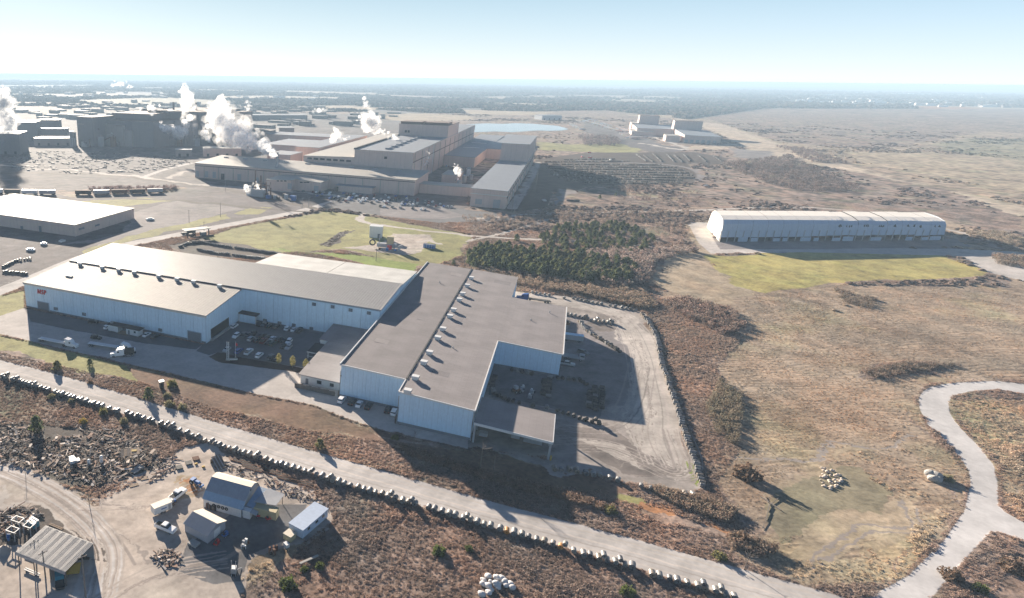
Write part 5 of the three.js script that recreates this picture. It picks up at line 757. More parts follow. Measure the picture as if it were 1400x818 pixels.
{
  const one = 'pale steel coil on the ground in the long row beside the gravel road', up = 'pale steel coil lying on top of the long row beside the gravel road', gr = 'coils lining the gravel road';
  const seg = [[[-14, 510], [4, 516], [41, 527], [89, 542], [133, 555.5], [179, 569], [208, 577.5], [249, 591], [274, 602], [303, 612], [336, 622], [363, 631], [394, 640], [428, 649.5], [489, 669], [553, 687], [605, 702], [655, 717], [712, 733], [767, 750]], [[785, 756], [842, 770], [872, 779]], [[890, 787], [950, 802], [990, 814], [1012, 820]]];
  for (const s of seg) coilRow(Pxy(s), 1.82, one, gr, { stack: 0.2, stackLabel: up, gap: 0.07 });
  for (const s of [[[757, 643], [782, 645.5], [822, 652], [852, 660]], [[877, 666], [895, 671], [914, 675], [938, 677.5], [957, 679]]]) coilRow(Pxy(s), 2.15, 'pale steel coil in the row along the south edge of the yard', 'coils along the south yard edge');
  coilRow(Pxy([[877, 431], [886, 440], [893, 452], [900, 467], [902, 484], [906, 502], [912, 517], [917, 533], [925, 555], [933, 583], [941, 607], [951, 633], [960, 667]]), 1.72, 'steel coil in the long curved row on the yard eastern edge', 'coils along the east yard edge', { mats: [coilM[1], coilM[4], coilM[3]], s: 0.95 });
  for (const s of [[[728, 401], [756, 405.5]], [[771, 408.5], [772, 408.7]], [[784, 409], [801, 413]], [[805, 413.5], [829, 418]], [[835, 419], [845, 421]], [[850, 421.5], [862, 423.5], [872, 427]]]) coilRow(Pxy(s), 2.1, 'steel coil in the broken row along the north yard fence line', 'coils along the north yard edge');
  coilRow(Pxy([[770, 430], [793, 434], [808, 439], [824, 440.5], [842, 443]]), 1.9, 'pale sunlit steel coil in the short row beside the east wing', 'coils beside the east wing', { stack: 0.15 });
  coilRow(Pxy([[793, 441], [801, 452], [815, 462], [828, 469], [850, 484]]), 1.8, 'steel coil in the diagonal row cutting across the upper yard', 'coils in the diagonal row');
  coilRow(Pxy([[700, 507], [734, 514]]), 1.9, 'steel coil at the foot of the east wing wall', 'coils along the wing wall'); coilRow(Pxy([[755, 518], [775, 519], [795, 522], [804, 529]]), 2, 'steel coil in the shaded arc right of the east wing corner', 'coils in the right arc');
  coilRow(Pxy([[676, 517], [672, 528], [676, 540], [691, 547], [702, 550], [712, 552.5]]), 1.9, 'steel coil in the shaded arc behind the loading canopy', 'coils in the left arc'); coilRow(Pxy([[729, 556], [750, 560]]), 4.5, 'lone shaded coil behind the loading canopy end', 'lone shaded coils');
  coilRow(Pxy([[762, 563], [779, 569], [795, 574], [804, 577], [822, 581]]), 1.9, 'pale coil in the half-sunlit row right of the loading canopy', 'coils right of the canopy', { stack: 0.25 });
  for (const [x0, y0, x1, y1] of [[806, 536, 805, 559], [813, 531, 813, 562], [823, 532, 823, 562], [744, 522, 742, 542], [751, 518, 749, 545]]) coilRow(Pxy([[x0, y0], [x1, y1]]), 1.6, 'coil in the tight columns of coils in the yard shade', 'coils in tight columns', { along: false, s: 1.0, mats: [coilM[2], coilM[0]] });
  const dk = { mats: coilDark, name: 'dark_coil', along: false };
  for (const s of [[[245, 338.5], [257, 333.5], [274, 332], [301, 337], [323, 340], [365, 346], [381, 348.5]], [[270, 342], [294, 347], [316, 349], [334, 352], [366, 355]]]) coilRow(Pxy(s), 1.55, 'dark steel coil in the double row behind the long wing', 'dark coils behind the long wing', { ...dk, gap: 0.04, s: 1.1 });
  for (const s of [[[4, 366], [22, 357.5], [45, 354.5]], [[5, 373], [20, 374], [40, 376]]]) coilRow(Pxy(s), 1.9, 'dark steel coil in the curved rows at the left frame edge', 'dark coils at the left edge', { ...dk, s: 1.1 });
  // the far coil park: far more than could be picked apart
  const mesh = new THREE.InstancedMesh(coilGeo, std([0.2, 0.195, 0.19], 0.85), 2600), m = new THREE.Matrix4(), q = new THREE.Quaternion(), c = new THREE.Color(); let n = 0;
  const put = (p, a, s) => { if (n >= 2600) return; q.setFromEuler(new THREE.Euler(0, a, 0)); mesh.setMatrixAt(n, m.compose(p, q, V(s, s, s))); mesh.setColorAt(n++, c.setRGB(...(rnd() < .12 ? [1, 1, 1] : rnd() < .6 ? [.16, .15, .16] : [.4, .36, .33]))); };
  for (const [p, a, s] of spare) put(p, a, s);
  const L = [[745, 222, 860, 221], [742, 225, 905, 226], [745, 228, 925, 229.5], [748, 231, 935, 233], [750, 234, 942, 237], [752, 237, 948, 240.5], [755, 240, 950, 244], [764, 243.5, 935, 247], [775, 247, 930, 250], [770, 219, 840, 218], [800, 250.5, 905, 251.5]];
  for (const [a, b, d, e] of L) for (const [p, t] of strung(Pxy([[a, b], [d, e]]), 2.1)) if (rnd() < 0.8) put(p, t + Math.PI / 2, 1.1);
  for (const [a, b, d, e] of [[870, 212, 884, 221], [893, 211, 905, 222], [912, 212, 922, 222], [935, 212, 944, 221], [955, 213, 966, 222], [975, 213, 986, 221], [880, 213, 893, 222], [922, 213, 933, 222]]) for (const [p, t] of strung(Pxy([[a, b], [d, e]]), 3.6)) put(p, t, 1.15);
  for (const [p, t] of strung(Pxy([[776, 275], [793, 275.5]]), 2)) put(p, t, 1.1);
  mesh.count = n; solo(mesh, 'coil_park', 'hundreds of steel coils in long rows on the dark park beyond the tan mill', 'steel coils', null, 'stuff');
}

// ---------------------------------------------------------------- plants
const leafM = new THREE.MeshPhysicalMaterial({ vertexColors: true, roughness: 1, side: THREE.DoubleSide, transmission: 0.45, thickness: 0, specularIntensity: 0.2 });
function clump(n, place, size, colour) { // many small leaf-sized faces filling a crown
  const p = [], c = [], a = V(), b = V(), d = V();
  for (let i = 0; i < n; i++) {
    const [o, out] = place(i); a.set(rr(-1, 1), rr(-1, 1), rr(-1, 1)).normalize(); d.copy(out).lerp(a, 0.55).normalize(); b.crossVectors(d, a).normalize(); a.crossVectors(b, d);
    const s = size * rr(0.6, 1.3), k = colour(o);
    for (const [x, y] of [[-.5, -.5], [.55, -.3], [0, .7]]) { p.push(o.x + (b.x * x + a.x * y) * s, o.y + (b.y * x + a.y * y) * s, o.z + (b.z * x + a.z * y) * s); c.push(...k); }
  }
  const g = new THREE.BufferGeometry(); g.setAttribute('position', new THREE.Float32BufferAttribute(p, 3)); g.setAttribute('color', new THREE.Float32BufferAttribute(c, 3)); g.computeVertexNormals(); return g;
}
const tint = (c, v) => { const k = 1 + rr(-v, v); return [c[0] * k * (1 + rr(-.08, .08)), c[1] * k, c[2] * k]; };
function cedarGeo(h, r, n, c, blunt = 0.6) { const lob = rr(0, 6); return clump(n, () => { const t = Math.pow(rnd(), 0.8), y = h * (0.06 + 0.94 * t), ang = rr(0, 6.283), rad = r * Math.pow(1 - t, blunt) * (0.72 + 0.28 * Math.sin(ang * 3 + lob + t * 9)) * (0.55 + 0.45 * Math.sqrt(rnd())); return [V(Math.cos(ang) * rad, y, Math.sin(ang) * rad), V(Math.cos(ang), 0.5, Math.sin(ang))]; }, 0.7, () => tint(c, 0.3)); }
const trunkGeo = (h, r) => { const g = new THREE.CylinderGeometry(r * 0.35, r, h, 7).translate(0, h / 2, 0); return g; };
const cedars = [[5.4, 2.6, [0.15, 0.165, 0.075]], [6.2, 2.9, [0.115, 0.138, 0.065]], [4.8, 2.8, [0.20, 0.195, 0.09]], [6.8, 3.0, [0.13, 0.15, 0.072]]].map(([h, r, c]) => ({ c: cedarGeo(h, r * 1.15, 600, c, 0.42), t: trunkGeo(h * 0.9, 0.16) }));
let cedarProto = [];
function cedar(at, s, label, group) { const k = Math.floor(rnd() * 4), v = cedars[k], t = thing('cedar_tree', label, 'tree', at, rr(0, 6.28), group); part('crown', t, leafM, v.c); part('trunk', t, M.pole, v.t); t.scale.setScalar(s); return t; }
function inPoly(poly, x, y) { let r = false; for (let i = 0, j = poly.length - 1; i < poly.length; j = i++) if ((poly[i][1] > y) !== (poly[j][1] > y) && x < (poly[j][0] - poly[i][0]) * (y - poly[i][1]) / (poly[j][1] - poly[i][1]) + poly[i][0]) r = !r; return r; }
function scatter(px, n, gap, fn) { // random ground points inside an outline of the photograph, kept «gap» metres apart
  const w = px.map(([x, y]) => { const q = P(x, y); return [q.x, q.z]; }), xs = w.map((q) => q[0]), zs = w.map((q) => q[1]), got = [];
  for (let i = 0, k = 0; i < n * 30 && k < n; i++) { const x = rr(Math.min(...xs), Math.max(...xs)), z = rr(Math.min(...zs), Math.max(...zs)); if (!inPoly(w, x, z) || (gap && got.some((q) => (q[0] - x) ** 2 + (q[1] - z) ** 2 < gap * gap))) continue; got.push([x, z]); k++; fn(V(x, 0, z), k); }
}
scatter([[636, 352], [668, 338], [720, 342], [800, 352], [850, 358], [872, 372], [858, 390], [790, 386], [720, 376], [645, 366]], 215, 2.9, (p) => cedar(p, rr(0.75, 1.1), 'dark green cedar in the dense stand behind the big warehouse', 'cedars of the dense stand'));
scatter([[735, 318], [790, 306], [860, 310], [905, 332], [875, 352], [800, 350], [745, 338]], 130, 3.8, (p) => cedar(p, rr(0.6, 0.9), 'cedar in the looser stand on the slope above the dense stand', 'cedars of the upper stand'));
for (const [x, y, s, l] of [[706, 330, .8, 'small cedar left of the upper stand beside the track'], [878, 300, .6, 'small cedar at the upper right of the stand'], [620, 362, .5, 'lone small cedar by the lawn corner'], [78, 505, .75, 'narrow dark cedar between the gravel road and the left grass strip'], [123, 500, .5, 'tiny cedar on the grass strip before the flatbed trucks'], [203, 545, .7, 'small cedar at the road verge beside the yellow shrub'], [50, 589, .85, 'dark bushy cedar standing in the scrap yard'], [437, 612, .6, 'small cedar on the verge below the row of front cars'], [820, 272, .6, 'dark cedar on the heath above the coil park left'], [842, 268, .6, 'right dark cedar on the heath above the coil park']]) cedar(P(x, y), s, l);
const shrubs = {};
function shrub(kind, at, s, label, group) {
  const C = { green: [0.10, 0.125, 0.035], yellow: [0.33, 0.25, 0.06], grey: [0.24, 0.22, 0.13], olive: [0.2, 0.19, 0.075], brown: [0.2, 0.14, 0.1] }[kind];
  const v = shrubs[kind] ??= { c: clump(360, () => { const a = rr(0, 6.283), e = Math.asin(rr(-0.1, 1)), r = (0.6 + 0.4 * rnd()) * (0.85 + 0.2 * Math.sin(a * 4)); const o = V(Math.cos(a) * Math.cos(e) * r * 1.2, Math.max(0.05, Math.sin(e) * r * 1.4), Math.sin(a) * Math.cos(e) * r * 1.2); return [o, o.clone().normalize()]; }, 0.3, () => tint(C, 0.35)), t: trunkGeo(0.7, 0.06) };
  const t = thing('shrub', label, 'shrub', at, rr(0, 6), group); part('foliage', t, leafM, v.c); part('stem', t, M.pole, v.t); t.scale.setScalar(s); return t;
}
for (const [k, x, y, s, l] of [['green', 600, 756, 1.6, 'bright green bush standing alone in the brown scrub below the road'], ['green', 641, 752, 1.0, 'low green bush right of the bright bush, half hidden in scrub'], ['green', 394, 802, 1.9, 'green bush nearest the bottom edge by the storage trailer'], ['green', 437, 776, 1.1, 'green bush at the end of the long white beam'], ['green', 416, 780, 0.9, 'small green bush left of the one by the white beam'], ['green', 858, 812, 1.6, 'green bush at the bottom edge below the road coils'], ['olive', 235, 527, 2.0, 'yellow autumn shrub beside the small roadside hut'], ['grey', 232, 555, 1.7, 'rounded grey-green shrub on the verge below the hut'], ['grey', 249, 559, 1.6, 'second rounded grey-green shrub, right of its twin on the verge'], ['grey', 229, 543, 1.5, 'bare greyish shrub between the hut and the rounded shrubs'], ['olive', 141, 565, 1.5, 'olive shrub pressed against the road coils at left'], ['grey', 169, 578, 1.4, 'grey shrub beside the gap in the road coils'], ['grey', 70, 544, 1.3, 'grey bush hiding part of the coil row near the left edge'], ['grey', 98, 550, 1.2, 'grey bush just right of the first bush on the coil row'], ['brown', 123, 524, 1.0, 'dark low shrub on the verge above the road'], ['yellow', 114, 578, 1.3, 'straw-yellow shrub at the top of the scrap yard'], ['brown', 1020, 652, 3.2, 'round dark thicket at the left edge of the mown field'], ['grey', 1296, 657, 1.5, 'dark bush beside the stone heap on the right field'], ['olive', 984, 763, 1.4, 'olive shrub on the verge left of the dead tree'], ['brown', 1012, 742, 2.2, 'dark bare bush behind the dead tree'], ['olive', 834, 700, 1.6, 'dark olive shrub on the bank south of the yard'], ['green', 1340, 808, 1.5, 'green bush at the bottom right corner beside the concrete road'], ['brown', 1300, 790, 2, 'brown bush beside the lower end of the concrete road'], ['brown', 1385, 780, 2.4, 'brown bush at the right frame edge under the side road'], ['olive', 540, 600, 1.2, 'pale dead weed clump below the shaded warehouse front']]) shrub(k, P(x, y), s, l);
for (const [x, y, n] of [[381, 499, 'left'], [400, 502.5, 'middle'], [418, 506.5, 'right']]) { const t = thing('courtyard_tree', `${n} one of three small yellow-green trees in the courtyard planting`, 'tree', P(x, y), rr(0, 6)); part('crown', t, leafM, clump(420, () => { const q = rnd(), a = rr(0, 6.283), r = 1.35 * Math.sqrt(rnd()) * Math.sin(Math.PI * (0.15 + 0.8 * q)); return [V(Math.cos(a) * r, 0.9 + q * 4.2, Math.sin(a) * r), V(Math.cos(a), 0.3, Math.sin(a))]; }, 0.34, () => tint([0.26, 0.23, 0.08], 0.3))); part('trunk', t, M.pole, trunkGeo(3.6, 0.1)); }
// dead tree by the field, fallen trunk, tall dead stalks
function bare(name, label, at, h, lean = 0, seedN = 5) { const t = thing(name, label, 'tree', at, rr(0, 6)); part('trunk', t, M.oldTimber, trunkGeo(h, h * 0.022)); for (let i = 0; i < seedN * 3; i++) { const y = h * rr(0.4, 0.95), a = rr(0, 6.28), l = h * rr(0.15, 0.4); part('branch', t, M.oldTimber, beam(V(0, y, 0), V(Math.cos(a) * l, y + l * rr(0.2, 0.8), Math.sin(a) * l), h * 0.008)); } t.rotation.z = lean; return t; }
bare('dead_tree', 'bare dead tree on the bank between the road and the field', P(1018, 779), 5.5, 0.05, 8);
bare('dead_sapling', 'tall dead sapling on the bank below the loading canopy', P(656.5, 640), 8.5, 0, 4); bare('dead_sapling', 'shorter dead sapling right of the tall one below the canopy', P(675, 642), 5.5, 0, 3); bare('dead_sapling', 'pale dead sapling below the shaded big warehouse front', P(566, 608), 5, 0, 3);
for (let i = 0; i < 3; i++) bare('dead_sapling', ['bare sapling at the left end of the scrap yard dirt road', 'bare sapling in the scrap heap centre', 'bare sapling in the scrap heap right part'][i], P(...[[35, 652], [130, 655], [122, 690]][i]), rr(3, 5), 0, 3);
{ const t = thing('fallen_trunk', 'dark forked fallen trunk lying in the mown field', 'tree trunk', P(1052, 690), 0); const a = (x, y) => P(x, y).sub(P(1052, 690)); const b = (p, q, w) => beam(a(...p).setY(0.2), a(...q).setY(0.3), w * 0.45); part('trunk', t, M.pole, b([1047, 712], [1050, 700], 0.4)); part('trunk', t, M.pole, b([1050, 700], [1052, 692], 0.5)); part('branch', t, M.pole, b([1042, 724], [1047, 712], 0.25)); part('branch', t, M.pole, b([1040, 680], [1068, 699], 0.55)); part('branch', t, M.pole, b([1052, 692], [1068, 679], 0.35)); part('branch', t, M.pole, b([1052, 692], [1044, 678], 0.25)); part('stub', t, M.pole, b([1068, 679], [1076, 682], 0.2)); }

// dry brush: one mass nobody could count
const brushG = [0, 1, 2].map((v) => clump(v === 2 ? 40 : 32, () => { const a = rr(0, 6.283), r = 0.6 * Math.sqrt(rnd()), y = rr(0.03, v === 1 ? 0.55 : 0.95) * (1 - r * 0.6); return [V(Math.cos(a) * r, y, Math.sin(a) * r), V(Math.cos(a), 0.35, Math.sin(a))]; }, v === 1 ? 0.24 : 0.28, () => tint([1, 1, 1], 0.35)));
const inFrame = (p, m = 30) => { const q = p.clone().project(camera); return q.z < 1 && Math.abs(q.x) < 1 + m / 700 && Math.abs(q.y) < 1 + m / 400; };
camera.updateMatrixWorld(true); camera.updateProjectionMatrix();
function brush(name, label, gs, spots, max) { gs.forEach((g, k) => { const mine = spots.filter((_, i) => i % gs.length === k); if (!mine.length) return; const im = new THREE.InstancedMesh(g, leafM, mine.length), m = new THREE.Matrix4(), q = new THREE.Quaternion(), c = new THREE.Color(); mine.forEach(([p, s, h, cc], i) => { q.setFromEuler(new THREE.Euler(0, rr(0, 6.28), 0)); im.setMatrixAt(i, m.compose(p, q, V(s, h, s))); im.setColorAt(i, c.setRGB(...cc)); }); solo(im, name, label, 'brush', null, 'stuff'); }); }
{
  const spots = [];
  for (let i = 0; i < 900000 && spots.length < 150000; i++) {
    const d = 115 + 430 * Math.pow(rnd(), 0.75), az = rr(-0.5, 0.96), x = Math.sin(az) * d, z = -Math.cos(az) * d, c = coverAt(x, z);
    if (c.s < 0.42) continue;
    const rows = c.rows > 0.5, dens = (rows ? 0.22 : c.s * c.s * 0.8) * (0.1 + 1.2 * fbm(x / 12, z / 12, 3)) * Math.min(1, 0.45 + 130 / d);
    if (rnd() > dens) continue;
    const p = V(x, 0, z); if (!inFrame(p)) continue;
    const big = fbm(x / 9 + 33, z / 9 + 12, 3), hue = fbm(x / 13 + 80, z / 13 + 7, 3) - 0.5, k = rr(1.15, 2.1) * (0.75 + 0.6 * (fbm(x / 34, z / 34, 3))), s = (rows ? rr(0.3, 0.6) : rr(0.35, 0.7) + Math.max(0, big - 0.55) * 2.6) * (0.5 + 0.5 * c.s) * (d > 280 ? 1.35 : 1);
    spots.push([p, s * 1.25, s * (rows ? 0.42 : 0.55), [c.r * k * (1 + 0.3 * hue), c.g * k, c.b * k * (1 - 0.2 * hue)]]);
  }
  brush('dry_brush', 'dense brown dry brush and grass tufts covering the open ground', brushG, spots);
  console.log('brush', spots.length);
  // bare thickets round the cedars and on the banks
  const th = [], twig = [0, 1].map(() => clump(70, () => { const a = rr(0, 6.283), y = rr(0.1, 1), r = 0.55 * Math.sqrt(rnd()) * (0.5 + y * 0.6); return [V(Math.cos(a) * r, y, Math.sin(a) * r), V(Math.cos(a), 1.2, Math.sin(a))]; }, 0.16, () => tint([1, 1, 1], 0.4)));
  const add = (px, n, s0, s1, c) => scatter(px, n, 0, (p) => { const s = rr(s0, s1); th.push([p, s * 1.1, s * 0.9, tint(c.map((v) => v * 1.7), 0.3)]); });
  add([[800, 345], [875, 345], [945, 340], [955, 345], [930, 350], [890, 362], [890, 385], [850, 395], [820, 385]], 520, 2.5, 4.5, [0.20, 0.155, 0.135]); add([[740, 318], [830, 300], [935, 300], [955, 342], [880, 350], [770, 338]], 500, 1.4, 3, [0.19, 0.145, 0.12]);
  add([[590, 372], [660, 366], [790, 386], [880, 398], [890, 415], [850, 412], [700, 388]], 900, 1.2, 2.6, [0.20, 0.155, 0.12]); add([[735, 395], [780, 392], [890, 410], [900, 420], [880, 424], [800, 405]], 500, 1.6, 3, [0.17, 0.13, 0.10]); add([[905, 412], [935, 408], [1000, 425], [1020, 450], [990, 460], [930, 430]], 500, 1.5, 3.2, [0.16, 0.115, 0.095]);
  add([[630, 296], [760, 290], [950, 288], [940, 296], [760, 312], [650, 318]], 600, 1.5, 3, [0.18, 0.14, 0.115]); add([[300, 330 + 0], [310, 331], [312, 333], [300, 333]], 0, 1, 1, [1, 1, 1]);
  add([[1180, 508], [1240, 496], [1310, 499], [1250, 510], [1195, 518]], 350, 0.8, 1.8, [0.15, 0.115, 0.09]); add([[1320, 318], [1370, 318], [1400, 328], [1390, 340], [1330, 325]], 300, 1.5, 3, [0.2, 0.16, 0.12]); add([[1355, 350], [1400, 352], [1440, 362], [1400, 368], [1360, 360]], 200, 1.5, 3.5, [0.16, 0.12, 0.09]); add([[1140, 395], [1200, 410], [1190, 425], [1150, 412]], 200, 0.8, 2, [0.14, 0.11, 0.085]);
  add([[120, 258], [250, 256], [230, 262], [130, 266]], 300, 2, 4, [0.12, 0.085, 0.08]); add([[540, 605], [640, 640], [760, 670], [840, 695], [830, 700], [700, 668], [560, 625]], 700, 0.7, 1.6, [0.17, 0.12, 0.09]); add([[880, 665], [965, 682], [1010, 700], [990, 715], [920, 690]], 300, 0.9, 2, [0.19, 0.145, 0.11]); add([[985, 520], [1015, 540], [1010, 610], [985, 600], [965, 560]], 350, 1, 2.2, [0.15, 0.125, 0.09]); add([[1000, 735], [1060, 750], [1050, 765], [1000, 750]], 150, 1, 2.2, [0.15, 0.115, 0.09]);
  add([[985, 224], [1080, 214], [1112, 232], [1185, 262], [1110, 264], [1040, 250]], 700, 3, 6, [0.105, 0.08, 0.07]); add([[1060, 200], [1110, 205], [1160, 225], [1110, 222]], 200, 3, 6, [0.12, 0.09, 0.08]); add([[830, 236 + 18], [900, 258], [960, 262], [960, 285], [860, 280]], 200, 1.5, 3, [0.14, 0.105, 0.09]); add([[790, 186], [840, 188], [850, 199], [800, 200]], 160, 4, 8, [0.11, 0.085, 0.08]);
  brush('bare_thicket', 'greyish brown bare thickets round the cedars and along the banks', twig, th);
  // heath and woods fading into the distance
  const ico = [0, 1, 2].map(() => { const g = new THREE.IcosahedronGeometry(1, 1), p = g.attributes.position, k = new Map(); for (let i = 0; i < p.count; i++) { const key = [p.getX(i), p.getY(i), p.getZ(i)].map((v) => v.toFixed(2)).join(); if (!k.has(key)) k.set(key, rr(0.55, 1.25)); const s = k.get(key); p.setXYZ(i, p.getX(i) * s, Math.max(-0.3, p.getY(i) * s * 0.8) + 0.3, p.getZ(i) * s); } const f = flat(g); f.setAttribute('color', new THREE.Float32BufferAttribute(new Float32Array(f.attributes.position.count * 3).fill(1), 3)); f.deleteAttribute('normal'); f.computeVertexNormals(); return f; });
  const far = [], heath = [], pondXZ = Pxy([[590, 184], [600, 172], [650, 166], [720, 165.5], [790, 172], [800, 182], [700, 187]]).map((q) => [q.x, q.z]);
  for (let i = 0; i < 400000 && far.length < 60000; i++) { const d = 1250 * Math.pow(9, rnd()), az = rr(-0.46, 0.92), x = Math.sin(az) * d, z = -Math.cos(az) * d, c = coverAt(x, z); const wood = c.r < 0.06 && !inPoly(pondXZ, x, z); if (!wood || rnd() > 0.12 + 1.3 * Math.pow(fbm(x / 260, z / 260, 4), 1.6)) continue; const s = (3 + 3.2 * rnd()) * (1 + d / 4500), k = rr(0.6, 1.5), gn = rnd() < 0.25; far.push([V(x, 0, z), s, s * rr(0.7, 1.2), gn ? [0.09 * k, 0.10 * k, 0.065 * k] : [0.165 * k, 0.13 * k, 0.108 * k]]); }
  brush('distant_woods', 'dark leafless woods covering the plain out to the horizon', ico, far);
  for (let i = 0; i < 300000 && heath.length < 7000; i++) { const d = 420 * Math.pow(5.5, rnd()), az = rr(-0.1, 0.92), x = Math.sin(az) * d, z = -Math.cos(az) * d, c = coverAt(x, z); if (c.s < 0.55 || inPoly(pondXZ, x, z) || rnd() > Math.pow(Math.max(0, fbm(x / 70, z / 70, 4) - 0.42) * 3.2, 2)) continue; const s = rr(0.5, 1.7) * (1 + d / 1800), k = rr(0.7, 1.5); heath.push([V(x, 0, z), s, s * 0.55, [c.r * k, c.g * k, c.b * k]]); }
  brush('heath_scrub', 'scattered brown bushes over the middle-distance heath', ico, heath);
}

// ---------------------------------------------------------------- scrap yard
{
  const deb = [], geo = flat(bx(1, 1, 1, 0, 0, 0)), m = new THREE.Matrix4(), q = new THREE.Quaternion(), c = new THREE.Color(), tones = [[.42, .37, .33], [.2, .12, .09], [.07, .06, .055], [.75, .72, .68], [.3, .2, .15], [.11, .1, .095], [.24, .25, .28], [.36, .28, .22], [.05, .045, .045]];
  const zone = (px, n, big) => scatter(px, n, 0, (p) => { const long = rnd() < 0.72; deb.push([p.setY(rr(0, big * 0.6)), long ? V(rr(.7, 3.6) * (0.5 + rnd()), rr(.05, .16), rnd() < .15 ? rr(.4, 1.1) : rr(.06, .22)) : V(rr(.2, .8), rr(.1, .45), rr(.15, .6)), rr(0, 6.28), long ? rr(-.12, .12) : rr(-.5, .5), pick(tones)]); });
  zone([[-10, 600], [60, 598], [150, 596], [215, 620], [205, 640], [140, 664], [70, 652], [0, 634]], 1150, 1.1); zone([[0, 575], [40, 580], [70, 600], [0, 606]], 160, 0.4); zone([[90, 578], [170, 590], [210, 612], [130, 604]], 160, 0.4); zone([[-5, 700], [30, 690], [60, 705], [40, 722], [0, 735]], 260, 0.8); zone([[215, 630], [245, 622], [240, 645], [205, 660]], 80, 0.4); zone([[300, 628], [380, 655], [450, 690], [440, 698], [360, 662], [300, 640]], 160, 0.3); zone([[205, 762], [232, 752], [250, 765], [225, 776]], 170, 0.3);
  const im = new THREE.InstancedMesh(geo, std([1, 1, 1], 0.9, { map: rep(T.rust, 0.7) }), deb.length); deb.forEach(([p, s, a, t, cc], i) => { q.setFromEuler(new THREE.Euler(0, a, t)); im.setMatrixAt(i, m.compose(p, q, s)); im.setColorAt(i, c.setRGB(...cc)); }); solo(im, 'scrap_debris', 'loose tangled scrap metal and wood strewn over the yard', 'scrap', null, 'stuff');
  const item = (name, label, cat, x, y, turn, f) => { const t = thing(name, label, cat, P(x, y), turn); f(t); return t; };
  const Z = (x, y) => [x / 4.81, 490 + y / 4.81];
  const at = (x, y) => Z(x, y);
  item('wrecked_shelter', 'collapsed timber shelter with a yellow patch on its roof in the scrap yard', 'shelter', ...at(860, 660), 0.2, (t) => { for (const [x, z] of [[-2.4, 1.2], [2.2, 1.2], [-2.4, -1.6], [2.2, -1.6]]) part('post', t, M.oldTimber, bx(0.18, 1.9 + (x > 0 ? 0.3 : 0), 0.18, x, 0, z)); for (let i = 0; i < 6; i++) part('roof_sheet', t, i % 2 ? M.timber : M.oldTimber, slab([V(-2.9 + i * 0.95, 2.0 + i * 0.06, 1.6), V(-2.0 + i * 0.95, 2.0 + i * 0.06, 1.6), V(-2.0 + i * 0.95, 2.5, -1.9), V(-2.9 + i * 0.95, 2.5, -1.9)], 0.08)); part('patch', t, M.yellow, bx(1.5, 0.06, 0.9, 1.1, 2.45, -0.4, 0, 0, 0.1)); });
  item('scrap_cab', 'pale stripped truck cab in the middle of the scrap yard', 'truck cab', ...at(480, 690), 0.5, (t) => { part('shell', t, M.white, bx(2, 1.1, 1.9, 0, 0.2, 0)); part('roof', t, M.white, bx(1.5, 0.12, 1.7, -0.2, 2.0, 0)); for (const x of [-0.9, 0.5]) for (const z of [-0.8, 0.8]) part('pillar', t, M.white, bx(0.1, 0.75, 0.1, x, 1.28, z)); part('bonnet', t, M.galv, bx(1.0, 0.7, 1.7, 1.5, 0.2, 0)); });
  for (const [x, y, l] of [[585, 700, 'left white tank standing in the scrap yard'], [668, 690, 'taller white tank right of the other in the scrap yard']]) item('white_tank', l, 'tank', ...at(x, y), 0, (t) => { part('vessel', t, M.white, cy(0.5, 0.5, x > 600 ? 2.2 : 1.4, 0, 0.2, 0, 14)); part('cap', t, M.white, cy(0.5, 0.2, 0.25, 0, x > 600 ? 2.4 : 1.6, 0, 14)); part('stand', t, M.rust, cy(0.4, 0.4, 0.2, 0, 0, 0, 10)); });
  item('pale_boards', 'flat pale boards lying on the dirt right of the scrap heap', 'boards', ...at(945, 790), 0.4, (t) => { for (let i = 0; i < 3; i++) part('board', t, M.timber, bx(2.2, 0.1, 0.55, rr(-.2, .2), i * 0.02, -0.6 + i * 0.6)); });
  item('pale_boards', 'second pair of pale boards, nearer the dirt road', 'boards', 183, 664, 0.5, (t) => { for (let i = 0; i < 2; i++) part('board', t, M.timber, bx(2.6, 0.1, 0.6, 0, i * 0.02, -0.4 + i * 0.7)); });
  item('steel_channel', 'pair of rusty channels lying on the sand below the scrap heap', 'steel', 147, 668, 0.75, (t) => { for (const z of [0, 0.6]) part('channel', t, M.rust, bx(3, 0.2, 0.25, 0, 0, z)); });
  item('bent_pipes', 'bundle of curved pale pipes right of the wrecked shelter', 'pipes', ...at(890, 730), 0.9, (t) => { for (let i = 0; i < 5; i++) { const c = new THREE.CatmullRomCurve3([V(-2, 0.2, i * 0.4), V(-0.5, 0.5, i * 0.4 + 0.3), V(0.8, 0.9, i * 0.4 + 0.2), V(2, 0.3, i * 0.5 - 0.3)]); part('pipe', t, M.galv, new THREE.TubeGeometry(c, 12, 0.14, 6)); } });
  const planks = thing('plank_rack', 'rack of grey planks leaning up beside the metal barn', 'planks', P(299, 636), 0.6); for (let i = 0; i < 9; i++) part('plank', planks, i % 3 ? M.oldTimber : M.galv, beam(V(-1.5 + i * 0.35, 0.1, 2.6), V(-1.0 + i * 0.35, 1.7, -2.6), 0.26, 0.1)); for (const z of [-2, 1]) part('bearer', planks, M.oldTimber, bx(3.6, z < 0 ? 1.4 : 0.5, 0.2, 0.1, 0, z));
